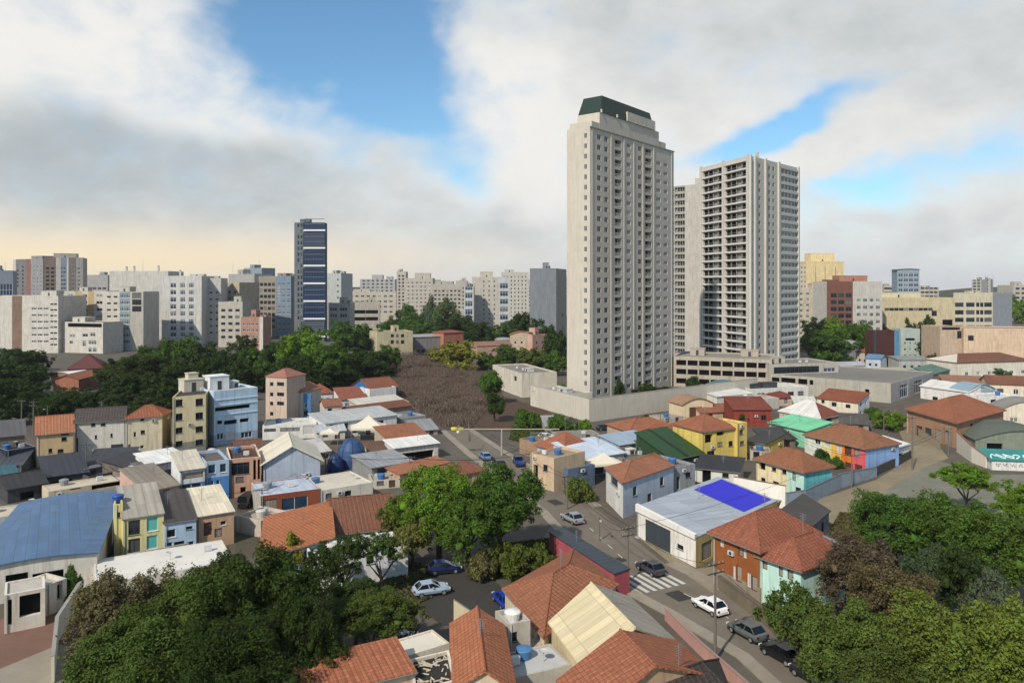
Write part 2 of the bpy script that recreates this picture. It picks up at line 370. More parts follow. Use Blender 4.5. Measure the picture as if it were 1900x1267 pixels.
WNAME = {'V': 'balcony', 'n': 'window', 'B': 'balcony', 'w': 'window', 'k': 'window', 'b': 'window', 'c': 'window', 'g': 'garage_door', 'o': 'opening', 'd': 'door', 't': 'window', 's': 'shutter', 'l': 'shutter'}
def add_window(root, p, d, u, z, w, h, style, far):
    d1, d2 = window_meshes(w, h, style, far)
    o = bpy.data.objects.new(WNAME[style], d1); COL.objects.link(o); o.parent = root
    o.location = (p.x + d.x * u, p.y + d.y * u, z); o.rotation_euler = (0, 0, math.atan2(d.y, d.x))
    if d2:
        q = bpy.data.objects.new('panel' if style in 'gdsl' else 'pane', d2); COL.objects.link(q); q.parent = o
    return o
def grid(wall, n, rows, w, h, z0, dz, f0=.06, f1=.94, style='w', skip=()):
    """windows in n columns between the fractions f0 and f1 of a wall's length"""
    return [(wall, (f0 + (f1 - f0) * (i + .5) / n, z0 + dz * r, w, h), style) for r in range(rows) for i in range(n) if (i, r) not in skip]
def bld(name, label, A, B, C=None, depth=8.0, wall='#d8d2c4', roof='flat', roofm=None, wins=(), z=None, base=False, Y=None, cat=None, group=None, par=.45, over=.35,
        rise=1.5, ridge='x', bands=(), spans={}, sides={}, extras=(), hd=.2, cap=None, smoothwall=False):
    """One building. A and B are the left and right ends of its front wall, C the far end of its right wall, as pixels of the photo:
    B = (x, roof row, ground row); A and C = (x, roof row), or (x, ground row) when base is set.  Windows: (wall, (x0,y0,x1,y1) pixels or (fraction, sill, w, h), style)."""
    Yb = FOC * CAMZ / (B[2] - HOR) if Y is None else Y
    H = z if z is not None else CAMZ - (B[1] - HOR) / FOC * Yb
    b = Vector(((B[0] - CX) / FOC * Yb, Yb))
    def un(q):
        if len(q) == 3: return Vector(((q[0] - CX) / FOC * q[2], q[2]))      # (x, anything, distance)
        p = at(q[0], q[1], 0 if base else H); return Vector((p.x, p.y))
    a = un(A)
    d = (b - a); Ln = d.length; d.normalize(); inn = Vector((-d.y, d.x))
    c = un(C) if C is not None else b + inn * depth
    o2 = (a + b) / 2; rz = math.atan2(d.y, d.x)
    root = empty(name, (o2.x, o2.y, 0), rz, label, cat or name.replace('_', ' '), group)
    rot = Matrix.Rotation(-rz, 2)
    la, lb, lc = [rot @ (v - o2) for v in (a, b, c)]; ld = la + lc - lb; Q = [la, lb, lc, ld]
    root['_q'] = None; del root['_q']
    far = Yb > 165
    pk = .98 if Yb < 330 else .84  # far walls get darker paint, for the shade of a backlit skyline
    def haze_tint(h): return '#' + ''.join('%02x' % int(int(h[i:i+2], 16) * .82 + n_ * .18) for i, n_ in ((1, 190), (3, 191), (5, 191))) if Yb > 470 and 'yellow' not in label else h  # haze painted in: distant wall colours mixed towards neutral grey
    wall = haze_tint(wall) if isinstance(wall, str) else wall
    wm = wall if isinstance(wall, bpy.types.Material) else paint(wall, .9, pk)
    mats = [wm]
    def mi(x):
        x = paint(haze_tint(x), .9, pk) if isinstance(x, str) else x
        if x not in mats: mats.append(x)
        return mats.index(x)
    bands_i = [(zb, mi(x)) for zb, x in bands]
    mf = [WM(bands_i, [(f, mi(x)) for f, x in spans.get(i, ())], mi(sides[i]) if i in sides else 0) for i in range(4)]
    holes = [[] for _ in range(4)]; todo = []
    camL = rot @ (Vector((0, 0)) - o2)
    for wall_i, spec, style in wins:
        p, q = Q[wall_i], Q[(wall_i + 1) % 4]; dd = (q - p); wl = dd.length; dd.normalize()
        if spec[0] > 1.5 or spec[0] < 0:                                              # a pixel rectangle: cut its rays with the wall's plane
            def hit(px, py):
                r = rot @ Vector(((px - CX) / FOC, 1.0)); den = r.x * dd.y - r.y * dd.x
                t = ((p.x - camL.x) * dd.y - (p.y - camL.y) * dd.x) / den
                g = camL + r * t; return (g - p).dot(dd), CAMZ - (py - HOR) / FOC * t
            x0, y0, x1, y1 = spec; ua = hit(x0, (y0 + y1) / 2)[0]; ub = hit(x1, (y0 + y1) / 2)[0]
            zt = hit((x0 + x1) / 2, y0)[1]; zb = hit((x0 + x1) / 2, y1)[1]
            u, zz, w, h = min(ua, ub), min(zb, zt), abs(ub - ua), abs(zt - zb)
        else: u, zz, w, h = spec[0] * wl - spec[2] / 2, spec[1], spec[2], spec[3]
        u0 = max(u, .12); u1 = min(u + w, wl - .12); zz0 = max(zz, .02); z1 = min(zz + h, H - .12)
        if u1 - u0 < .2 or z1 - zz0 < .2: continue
        w, h = round(u1 - u0, 2), round(z1 - zz0, 2)
        holes[wall_i].append((u0, u0 + w, zz0, zz0 + h, .95 if style == 'V' else .56 if style == 'o' else 1.56 if style == 'B' else hd)); todo.append((w * h, wall_i, p, dd, u0, zz0, w, h, style))
    flat = roof == 'flat'
    wb = MB()
    for i in range(4):
        p, q = Q[i], Q[(i + 1) % 4]
        wall_with_holes(wb, p, q, 0, H, holes[i], mf[i])
    ctr = (la + lc) / 2
    def st(s, t, zz): v = la + (lb - la) * s + (ld - la) * t; return (v.x, v.y, zz)
    wx, wy = (lb - la).length, (ld - la).length
    if flat:
        th = .22; ins = lambda zz: [st(th / wx, th / wy, zz), st(1 - th / wx, th / wy, zz), st(1 - th / wx, 1 - th / wy, zz), st(th / wx, 1 - th / wy, zz)]
        out = [st(0, 0, H), st(1, 0, H), st(1, 1, H), st(0, 1, H)]; I = ins(H); J = ins(H - par)
        cm = mi(cap) if cap else 0
        for i in range(4): j = (i + 1) % 4; wb.face([out[i], out[j], I[j], I[i]], cm); wb.face([I[i], I[j], J[j], J[i]][::1], 0)
    oi, oj = over / wx, over / wy
    rm = roofm if isinstance(roofm, (list, tuple)) else [roofm]
    rm = [(tile('#b5673f') if r is None and roof != 'flat' else conc('#8f8a82') if r is None else r) for r in rm]
    rb = MB(); t = .14
    def slab(P, m=0):
        n = (Vector(P[1]) - Vector(P[0])).cross(Vector(P[-1]) - Vector(P[0])).normalized()
        Pb = [tuple(Vector(x) - Vector((0, 0, t))) for x in P]; rb.hexa(Pb, P, m)
    zt = H + t + .01
    lastm = len(rm) - 1
    if flat: rb.face(ins(H - par)); 
    elif roof == 'gable':
        if ridge == 'x':
            dz = rise * oj * 2; e = zt - dz; r = zt + rise
            slab([st(-oi, -oj, e), st(1 + oi, -oj, e), st(1 + oi, .5, r), st(-oi, .5, r)], 0); slab([st(1 + oi, 1 + oj, e), st(-oi, 1 + oj, e), st(-oi, .5, r), st(1 + oi, .5, r)], min(1, lastm))
            wb.face([st(1, 0, H), st(1, 1, H), st(1, .5, H + rise)], mf[1](.5, H - .01)); wb.face([st(0, 1, H), st(0, 0, H), st(0, .5, H + rise)], mf[3](.5, H - .01))
            rb.tube(st(-oi, .5, r), st(1 + oi, .5, r), .11, n=6)
        else:
            dz = rise * oi * 2; e = zt - dz; r = zt + rise
            slab([st(-oi, 1 + oj, e), st(-oi, -oj, e), st(.5, -oj, r), st(.5, 1 + oj, r)], 0); slab([st(1 + oi, -oj, e), st(1 + oi, 1 + oj, e), st(.5, 1 + oj, r), st(.5, -oj, r)], min(1, lastm))
            wb.face([st(0, 0, H), st(1, 0, H), st(.5, 0, H + rise)], mf[0](.5, H - .01)); wb.face([st(1, 1, H), st(0, 1, H), st(.5, 1, H + rise)], mf[2](.5, H - .01))
            rb.tube(st(.5, -oj, r), st(.5, 1 + oj, r), .11, n=6)
    elif roof == 'hip':
        k = .5 * min(wx, wy)
        if wx >= wy: r0, r1 = (k / wx, .5), (1 - k / wx, .5)
        else: r0, r1 = (.5, k / wy), (.5, 1 - k / wy)
        dz = rise * over / k; e = zt - dz; r = zt + rise
        e0, e1, e2, e3 = st(-oi, -oj, e), st(1 + oi, -oj, e), st(1 + oi, 1 + oj, e), st(-oi, 1 + oj, e); a0, a1 = st(*r0, r), st(*r1, r)
        faces = [[e0, e1, a1, a0], [e1, e2, a1], [e2, e3, a0, a1], [e3, e0, a0]] if wx >= wy else [[e0, e1, a0], [e1, e2, a1, a0], [e2, e3, a1], [e3, e0, a0, a1]]
        for i, f in enumerate(faces): rb.face(f, min(i, lastm))
        E = [e0, e1, e2, e3]; D = [(x, y, zz - .16) for x, y, zz in E]
        for i in range(4): j = (i + 1) % 4; rb.face([D[i], D[j], E[j], E[i]], 0)
        rb.face(D[::-1], 0)
        rb.tube(a0, a1, .11, n=6)
        for e_, a_ in ((e0, a0), (e1, a1 if wx >= wy else a0), (e2, a1), (e3, a0 if wx >= wy else a1)): rb.tube(e_, a_, .09, n=6, cap=False)
    elif roof in ('shed', 'shedr', 'shedl'):
        if roof == 'shed':
            s0, s1 = zt - rise * oj, zt + rise * (1 + oj)
            slab([st(-oi, -oj, s0), st(1 + oi, -oj, s0), st(1 + oi, 1 + oj, s1), st(-oi, 1 + oj, s1)])
            for i, (x, tz) in enumerate(((1, 1), (0, 3))):
                wb.face([st(x, 0, H), st(x, 1, H), st(x, 1, H + rise)][::1 if x else -1], mf[tz](.5, H - .01))
            wb.face([st(1, 1, H), st(0, 1, H), st(0, 1, H + rise), st(1, 1, H + rise)], mf[2](.5, H - .01))
        else:
            l, r_ = (rise, 0) if roof == 'shedr' else (0, rise); g = (r_ - l)
            slab([st(-oi, -oj, zt + l - g * oi), st(1 + oi, -oj, zt + r_ + g * oi), st(1 + oi, 1 + oj, zt + r_ + g * oi), st(-oi, 1 + oj, zt + l - g * oi)])
            for tt, k2 in ((0, 0), (1, 2)):
                f = [st(0, tt, H), st(1, tt, H), st(1, tt, H + r_)] if r_ else [st(0, tt, H), st(1, tt, H), st(0, tt, H + l)]
                wb.face(f if tt == 0 else f[::-1], mf[k2](.5, H - .01))
            if l: wb.face([st(0, 1, H), st(0, 0, H), st(0, 0, H + l), st(0, 1, H + l)], mf[3](.5, H - .01))
            else: wb.face([st(1, 0, H), st(1, 1, H), st(1, 1, H + r_), st(1, 0, H + r_)], mf[1](.5, H - .01))
    elif roof == 'barrel':                                              # vault running away from the front
        n = 10; pr = [(-oi + (1 + 2 * oi) * i / n, zt + rise * math.sin(math.pi * i / n)) for i in range(n + 1)]
        for (s0, z0), (s1, z1) in zip(pr, pr[1:]):
            P = [st(s0, -oj, z0), st(s1, -oj, z1), st(s1, 1 + oj, z1), st(s0, 1 + oj, z0)]; rb.hexa([(x, y, zz - t) for x, y, zz in P], P)
        for tt in (0, 1):
            f = [st(min(max(s_, 0), 1), tt, z_ - .04) for s_, z_ in pr]; wb.face(([st(0, tt, H - .02)] + f + [st(1, tt, H - .02)])[::-1], 0)
    wo = wb.build('wall', mats, root)
    if rb.f: rb.build('roof', rm, root)
    todo.sort(key=lambda x: -x[0])
    cnt = {}; rest = MB(); rm_ = []
    for _, wi, p, dd, u, zz, w, h, style in todo:
        nm = WNAME[style]; cnt[nm] = cnt.get(nm, 0) + 1
        if cnt[nm] <= 98: add_window(root, p, dd, u, zz, w, h, style, far)
        else:
            fmat = FRAME
            pt = lambda uu, dp, z_: (p.x + dd.x * uu - dd.y * dp, p.y + dd.y * uu + dd.x * dp, z_)
            rest.face([pt(u, .14, zz), pt(u + w, .14, zz), pt(u + w, .14, zz + h), pt(u, .14, zz + h)], 0)
            for v0, v1, y0, y1 in ((u, u + .13, zz, zz + h), (u + w - .13, u + w, zz, zz + h), (u + w / 2 - .05, u + w / 2 + .05, zz, zz + h)):
                rest.face([pt(v0, .10, y0), pt(v1, .10, y0), pt(v1, .10, y1), pt(v0, .10, y1)], 1)
    if rest.f: tag(rest.build('window_field', [DARKGLASS, FRAME], root), kind='stuff')
    zr = H - par if flat else H
    if flat and Yb < 215 and not extras and wx > 4.5 and wy > 4:
        r2 = random.Random(int(b.x * 5 + b.y)); extras = [('tank', r2.uniform(.2, .45), r2.uniform(.5, .75), 1.0, r2.choice(('#3f6fa5', '#8b8f92', '#c9c6bd'))), ('ac', r2.uniform(.55, .85), r2.uniform(.4, .7)), ('dish', r2.uniform(.5, .9), .8)]
    rr = random.Random(int(b.x * 13 + b.y * 7))
    if flat and Yb > 370 and not extras:
        extras = [('box', rr.uniform(.25, .75), .5, (wx * rr.uniform(.15, .35), min(wy * .5, 7), rr.uniform(2, 4))), ('box', rr.uniform(.15, .85), .6, (3.5, 3, rr.uniform(1, 2.2))), ('mast', rr.uniform(.2, .8), .4, rr.uniform(4, 8))]
    if Yb < 190 and H > 2.2:                                            # set on the walls and roof: cooling units, aerial
        for wi in (0, 1):
            p, q2 = Q[wi], Q[(wi + 1) % 4]; dd = (q2 - p); wl = dd.length; dd.normalize(); nn = Vector((dd.y, -dd.x))
            if wl < 3 or rr.random() < .3: continue
            for _ in range(8):
                u, zz = rr.uniform(.6, wl - 1.4), rr.uniform(H * .45, H - .8)
                if zz < .8 or any(h[0] - .2 < u + .8 and u < h[1] + .2 and h[2] - .2 < zz + .55 and zz < h[3] + .2 for h in holes[wi]): continue
                e = MB(); c0 = p + dd * u + nn * .03; P_ = [c0, c0 + nn * .28, c0 + nn * .28 + dd * .8, c0 + dd * .8]; e.prism([(v.x, v.y) for v in P_][::-1], zz, zz + .5); o = e.build('air_conditioner', plain('#c4c5c1', .5), root)
                v = c0 + nn * .285 + dd * .4; f = MB(); f.face([(v.x + dd.x * .22 * math.cos(t), v.y + dd.y * .22 * math.cos(t), zz + .25 + .2 * math.sin(t)) for t in [k * math.pi / 6 for k in range(12)]]); f.build('fan_grille', DFRAME, o); break
        if not flat and rr.random() < .65:
            s_ = rr.uniform(.25, .75); zt2 = H + (rise if roof in ('hip', 'gable', 'barrel') else rise * .5) - .2; c0 = Vector(st(.5, .5, zt2)) if roof in ('hip', 'gable', 'barrel') else Vector(st(s_, .5, zt2)); e = MB(); hh = rr.uniform(1.6, 2.8)
            e.tube(c0, c0 + Vector((0, 0, hh)), .035, n=5)
            for k in range(5): e.tube(c0 + Vector((-.45 + .04 * k, 0, hh - .1 - .17 * k)), c0 + Vector((.45 - .04 * k, 0, hh - .1 - .17 * k)), .018, n=4)
            e.build('antenna', STEEL, root)
    if Yb < 165 and H > 2.4:                                            # rain pipe and gutter
        n0 = (lb - la).normalized(); q_ = la + n0 * .25 + Vector((n0.y, -n0.x)) * .07; e = MB(); e.tube((q_.x, q_.y, 0), (q_.x, q_.y, H - .05), .055, n=6); e.build('rain_pipe', plain(rr.choice(('#c9c6bf', '#8b8781', '#6b6560')), .6), root)
        if roof in ('hip', 'shed') or (roof == 'gable' and ridge == 'x'):
            dzz = {'hip': rise * over / (.5 * min(wx, wy)), 'shed': rise * oj, 'gable': rise * oj * 2}[roof]; zg = H + .02 - dzz; p0, p1 = st(-oi, -oj, zg), st(1 + oi, -oj, zg); e = MB(); e.tube(p0, p1, .075, n=6); e.build('gutter', plain('#77726b', .6), root)
    for ex in extras:
        k, s, tt = ex[:3]; v = Vector(st(s, tt, 0)); e = MB()
        if k == 'tank':                                                 # domestic water tank
            h = ex[3] if len(ex) > 3 else 1.1; e.lathe([(.55, 0), (.72, h * .85), (.75, h * .86), (.7, h * .93), (.2, h * 1.08), (0, h * 1.1)], n=14); o = e.build('water_tank', plain(ex[4] if len(ex) > 4 else '#3f6fa5', .5), root, True)
        elif k == 'box':
            w_, d_, h_ = ex[3]; e.box(-w_ / 2, -d_ / 2, 0, w_ / 2, d_ / 2, h_); e.box(-w_ / 2 - .12, -d_ / 2 - .12, h_, w_ / 2 + .12, d_ / 2 + .12, h_ + .15); e.box(-.45, -d_ / 2 - .03, .05, .45, -d_ / 2 - .001, min(2.0, h_ * .8), 1); o = e.build('stair_head' if h_ > 1.6 else 'roof_box', [paint(ex[4]) if len(ex) > 4 else wm, DFRAME], root)
        elif k == 'ac':
            e.box(-.45, -.2, .08, .45, .2, .75); e.lathe([(.26, 0), (.26, .02), (0, .03)], n=12); o = e.build('air_conditioner', plain('#cfd0cd', .5), root)
        elif k == 'mast':
            h = ex[3]; e.tube((0, 0, 0), (0, 0, h), .09, .04, 6); e.tube((-.5, 0, h * .85), (.5, 0, h * .85), .03, n=5); e.tube((-.35, 0, h * .72), (.35, 0, h * .72), .03, n=5); o = e.build('antenna', STEEL, root)
        elif k == 'chim':
            h = ex[3]; e.box(-.45, -.45, 0, .45, .45, h); e.box(-.58, -.58, h, .58, .58, h + .18); e.box(-.3, -.3, h + .18, .3, .3, h + .5, 1); o = e.build('chimney', [wm, VOID], root)
        elif k == 'dish':
            e.tube((0, 0, 0), (0, 0, .8), .04, n=6); e.lathe([(0, .8), (.25, .84), (.42, .95)], n=14); o = e.build('satellite_dish', plain('#b9bbb8', .5), root)
        elif k == 'rail':
            continue
        o.location = (v.x, v.y, zr + (.0 if flat else .1))
        if k in ('ac', 'box'): o.rotation_euler = (0, 0, 0)
    return root, Q, H
# ------------------------------------------------------------------ trees
def crown_mesh(seed, clumps, leaves, size, style='round', core=True, detail_sub=0):
    g = np.random.default_rng(seed); V = []; 
    d = g.normal(size=(clumps, 3)); d /= np.linalg.norm(d, axis=1)[:, None]
    if style == 'wood': pass
    elif style == 'umbrella': d[:, 2] = np.abs(d[:, 2]) * .9 - .12
    elif style == 'bush': d[:, 2] = np.abs(d[:, 2]) - .25
    else: d[:, 2] = np.where(d[:, 2] < -.45, -d[:, 2], d[:, 2])
    rr = g.uniform(.42, .80, clumps)[:, None]; C = d * rr; C[: max(2, clumps // 7)] *= .35
    rad = g.uniform(.2, .37, clumps)
    if style == 'loose': rad *= .78; C *= 1.12
    if detail_sub:
        k = detail_sub; e = g.normal(size=(clumps * k, 3)); e[:, 2] += .25; e /= np.linalg.norm(e, axis=1)[:, None]
        C2 = np.repeat(C, k, 0) + e * (np.repeat(rad, k) * g.uniform(.55, 1.05, clumps * k))[:, None]; core_C, core_rad = C, rad
        C = C2; rad = np.repeat(rad, k) * g.uniform(.28, .5, clumps * k)
    else: core_C, core_rad = C, rad
    p = rad ** 2; p /= p.sum(); idx = g.choice(len(C), leaves, p=p)
    dd = g.normal(size=(leaves, 3)); dd[:, 2] += .35; dd /= np.linalg.norm(dd, axis=1)[:, None]
    r = rad[idx][:, None] * g.uniform(.55, 1.12, leaves)[:, None]
    pos = C[idx] + dd * r
    stray = g.random(leaves) < .05; pos[stray] *= g.uniform(1.02, 1.13, stray.sum())[:, None]
    n = dd * .8 + g.normal(size=(leaves, 3)) * .55 + np.array([0, 0, .25]); n /= np.linalg.norm(n, axis=1)[:, None]
    a = np.cross(n, g.normal(size=(leaves, 3))); a /= np.linalg.norm(a, axis=1)[:, None]; b = np.cross(n, a)
    s = (size * g.uniform(.65, 1.35, leaves))[:, None]
    q = np.stack([pos - a * s, pos + b * s * .55 - n * s * .2, pos + a * s, pos - b * s * .55 - n * s * .2], 1).reshape(-1, 3)
    nv = len(q); F = np.arange(nv).reshape(-1, 4)
    if core:                                                         # denser inner foliage of every clump
        cv = []; cf = []
        base = [(math.cos(t) * math.cos(p_), math.sin(t) * math.cos(p_), math.sin(p_)) for p_ in (-.7, .25, 1.0) for t in [k * math.pi / 3.5 for k in range(7)]]
        for c, rd in zip(core_C, core_rad):
            o = nv + len(cv); jit = g.uniform(.5, .8, len(base)) * (.48 if detail_sub else 1)
            cv += [tuple(c + np.array(x) * rd * j) for x, j in zip(base, jit)]
            for lv in range(2):
                for k in range(7): cf.append((o + lv * 7 + k, o + lv * 7 + (k + 1) % 7, o + (lv + 1) * 7 + (k + 1) % 7, o + (lv + 1) * 7 + k))
            cf.append((o + 14, o + 15, o + 16, o + 17)); cf.append((o + 14, o + 17, o + 18, o + 20))
        q = np.concatenate([q, np.array(cv)]); F = np.concatenate([F, np.array(cf)])
    me = bpy.data.meshes.new('crown'); me.vertices.add(len(q)); me.vertices.foreach_set('co', q.astype(np.float32).ravel())
    me.loops.add(F.size); me.loops.foreach_set('vertex_index', F.ravel().astype(np.int32)); me.polygons.add(len(F))
    me.polygons.foreach_set('loop_start', np.arange(0, F.size, 4, dtype=np.int32)); me.materials.append(LEAF); me.update(calc_edges=True); return me
CROWN = {}
def crown_for(style, detail, k):
    key = (style, detail, k)
    if key not in CROWN:
        cl, lv, sz = {0: (26, 3600, .066), 1: (36, 15000, .036), 2: (38, 40000, .025), 3: (46, 76000, .0185)}[detail]
        if style == 'loose': lv = int(lv * .6)
        CROWN[key] = crown_mesh(hash(key[0]) % 97 * 0 + detail * 31 + k * 7 + len(style), cl, lv, sz, style, core=style != 'loose', detail_sub=(0, 5, 9, 11)[detail])
    return CROWN[key]
TRUNK = {}
def trunk_mesh(k):
    """unit trunk: foot at 0, limbs reach up to 1; width in the same units"""
    if k in TRUNK: return TRUNK[k]
    r = random.Random(k); mb = MB(); y = .0; p = Vector((0, 0, -.02)); rad = .035
    top = Vector((r.uniform(-.03, .03), r.uniform(-.03, .03), .45)); mb.tube(p, top, rad, rad * .7, 7, cap=False)
    for i in range(6):
        a = i * 1.05 + r.uniform(-.3, .3); q = top + Vector((math.cos(a) * r.uniform(.12, .24), math.sin(a) * r.uniform(.12, .24), r.uniform(.2, .4)))
        mb.tube(top - Vector((0, 0, .06)), q, rad * .5, rad * .2, 6, cap=False)
        for j in range(2):
            e = q + Vector((r.uniform(-.14, .14), r.uniform(-.14, .14), r.uniform(.06, .18))); mb.tube(q, e, rad * .2, rad * .08, 5, cap=False)
    o = mb.build('trunk', BARK, None, True); TRUNK[k] = o.data; bpy.data.objects.remove(o); return TRUNK[k]
NT_ = [0]
def tree(x, ytop, yb, wpx, label, color, style='round', name='tree', crown_from=.34, group=None, Y=None, depth=1.0, detail=None, ground=0.0):
    """x, ytop, yb, wpx: crown centre column, crown top row, ground row, crown width in pixels of the photo"""
    Y = FOC * CAMZ / (yb - HOR) if Y is None else Y; s = Y / FOC; NT_[0] += 1; k = NT_[0]; r = random.Random(k)
    X = (x - CX) * s; h = CAMZ - (ytop - HOR) * s; w = wpx * s / 2
    bush = style == 'bush'
    root = empty(name, (X, Y, ground), r.uniform(0, 6.28), label, 'bush' if bush else 'tree', group)
    if detail is None: detail = 0 if wpx < 70 else 1 if wpx < 150 else 2 if wpx < 280 else 3
    me = crown_for(style, detail, k % (3 if detail < 2 else 2))
    z0 = h * (.0 if bush else crown_from); c = bpy.data.objects.new('crown', me); COL.objects.link(c); c.parent = root
    rz = (h - z0) / 2 / .98; c.location = (0, 0, z0 + rz * (.55 if bush else 1)); 
    if bush: rz = h / 1.5
    if style == 'wood': rz = h * .55; c.location = (0, 0, h * .47)
    if style == 'wood': pass
    elif style == 'umbrella': rz = (h - z0) / 1.15; c.location = (0, 0, h - rz * .98)
    c.scale = (w, w * depth, rz); c.color = tuple(lin(color)) + (1,)
    t = bpy.data.objects.new('trunk', trunk_mesh(k % 4)); COL.objects.link(t); t.parent = root; t.scale = (max(h, w * .9),) * 2 + (h * (.72 if not bush else .5),)
    return root

# ------------------------------------------------------------------ vehicles
def car_proto(body_hex, kind='hatch'):
    pm = plain(body_hex, .28, .6, 0, 1.0); L, Wd = (4.1, 1.72); rt = empty('parked_car', (0, 0, 0))
    prof = {'hatch': ([(-2.05, .34), (-2.1, .60), (-2.02, .88), (-1.72, .97), (.98, .97), (1.7, .86), (2.0, .72), (2.08, .5), (2.03, .3)], [(-1.78, .96), (-1.22, 1.41), (.1, 1.45), (.98, .97)]),
            'van': ([(-2.3, .35), (-2.32, .9), (-2.28, 1.1), (1.6, 1.12), (2.2, .98), (2.3, .6), (2.28, .33)], [(-2.27, 1.1), (-2.15, 2.0), (1.0, 2.02), (1.6, 1.12)]),
            'pickup': ([(-2.5, .45), (-2.52, .95), (-.4, 1.0), (1.2, 1.05), (2.3, .95), (2.5, .6), (2.48, .42)], [(-.42, 1.0), (-.3, 1.62), (.7, 1.64), (1.3, 1.05)])}[kind]
    low, cab = prof; h = Wd / 2
    mb = MB(); B = low
    ring = lambda s, pts, tz=0: [(x, s * (h - (.05 if z < .4 else 0)), z) for x, z in pts]
    hw_ = lambda x, z: h - .17 * max(0, abs(x) - 1.35) / .7 - (.06 if z < .4 else .03 if z > .9 else 0)
    for (x0, z0), (x1, z1) in zip(B, B[1:] + B[:1]): mb.face([(x0, hw_(x0, z0), z0), (x0, -hw_(x0, z0), z0), (x1, -hw_(x1, z1), z1), (x1, hw_(x1, z1), z1)])
    zb_ = lambda x: max(z for z in [B[0][1]] ) if False else .33
    tops = sorted({x for x, z in B} | {-1.3, -.6, 0, .5, 1.35}); up = sorted([(x, z) for x, z in B if z > .45])
    def zt_(x):
        for (xa_, za_), (xb_, zb2) in zip(up, up[1:]):
            if xa_ <= x <= xb_ and xb_ > xa_: return za_ + (zb2 - za_) * (x - xa_) / (xb_ - xa_)
        return up[0][1] if x < up[0][0] else up[-1][1]
    for s_ in (-1, 1):                                                  # flanks with a crease at mid height
        for a_, b_ in zip(tops, tops[1:]):
            for lo, hi in ((0, .5), (.5, 1)):
                q_ = []
                for x, f_ in ((a_, lo), (b_, lo), (b_, hi), (a_, hi)):
                    z = .33 + (zt_(x) - .33) * f_; q_.append((x, s_ * (hw_(x, z) + (.035 if f_ == .5 else 0)), z))
                mb.face(q_ if s_ < 0 else q_[::-1])
    ct = h - .17
    xa, xb, xc, xd = [p[0] for p in cab]; zl, zt, zt2, zl2 = [p[1] for p in cab]
    roofp = [(xb, -ct, zt), (xc, -ct, zt2), (xc, ct, zt2), (xb, ct, zt)]; mb.face(roofp)
    for sgn in (-1, 1):                                                 # pillars
        for (x0, z0, x1, z1) in ((xa, zl, xb, zt), ((xa + xd) / 2 + .05, zl, (xb + xc) / 2 + .05, zt), (xd, zl2, xc, zt2)):
            mb.tube((x0, sgn * (h - .04), z0), (x1, sgn * ct, z1), .045, n=5)
    mb.box(-.05, -h - .16, zl, .25 if False else .12, -h - .0, zl + .14); mb.box(-.05, h, zl, .12, h + .16, zl + .14)
    mb.build('body', pm, rt)
    tr_ = MB(); tr_.box(low[0][0] + .1, -h + .05, .2, low[-1][0] - .1, h - .05, .36); tr_.build('underside', plain('#17181a', .7), rt)
    gb = MB()
    for sgn in (-1, 1): gb.face([(xa + .05, sgn * (h - .05), zl), (xd - .05, sgn * (h - .05), zl2), (xc - .03, sgn * (ct + .005), zt2 - .05), (xb + .03, sgn * (ct + .005), zt - .05)])
    gb.face([(xd - .02, -h + .1, zl2 + .02), (xd - .02, h - .1, zl2 + .02), (xc + .01, ct, zt2 - .03), (xc + .01, -ct, zt2 - .03)]); gb.face([(xa + .01, -h + .1, zl + .02), (xa + .01, h - .1, zl + .02), (xb - .01, ct, zt - .03), (xb - .01, -ct, zt - .03)])
    gb.build('side_glass', plain('#10151a', .08, .7), rt)
    for sx in (-1, 1):
        for sy in (-1, 1):
            tb = MB(); cx, cz, r = sx * 1.28 * (L / 4.1) * (1.15 if kind != 'hatch' else 1), .31, .31
            y0 = sy * (h - .2); y1 = sy * (h + .015); tb.tube((cx, y0, cz), (cx, y1, cz), r, n=16); w_ = tb.build('wheel', plain('#141414', .8), rt)
            rb = MB(); rb.tube((cx, y1, cz), (cx, y1 + sy * .012, cz), .19, n=12); rb.build('rim', STEEL, w_)
    xf, xr = low[-2][0], low[1][0]
    for sy in (-1, 1):
        e = MB(); e.box(xf - .1, sy * .62 - .18, .62, xf - .01, sy * .62 + .18, .76); e.build('headlight', plain('#e6e6df', .15, .7), rt)
        e = MB(); e.box(xr - .02, sy * .68 - .12, .66, xr + .06, sy * .68 + .12, .86); e.build('tail_light', plain('#7a1512', .2, .6), rt)
    e = MB(); e.box(xf - .03, -.26, .38, xf + .012, .26, .5); e.build('number_plate', plain('#b9b9b4', .5), rt)
    return rt
PROTO = {}
def car(x, y, head, hexc, label, kind='hatch', cat='car', group='cars parked along the streets', Y=None):
    p = at(x, y); key = (hexc, kind)
    if key not in PROTO: o = PROTO[key] = car_proto(hexc, kind)
    else: o = copy_tree(PROTO[key])
    o.location = (p.x, p.y, .03); o.rotation_euler = (0, 0, R(head)); tag(o, label, cat, group); return o

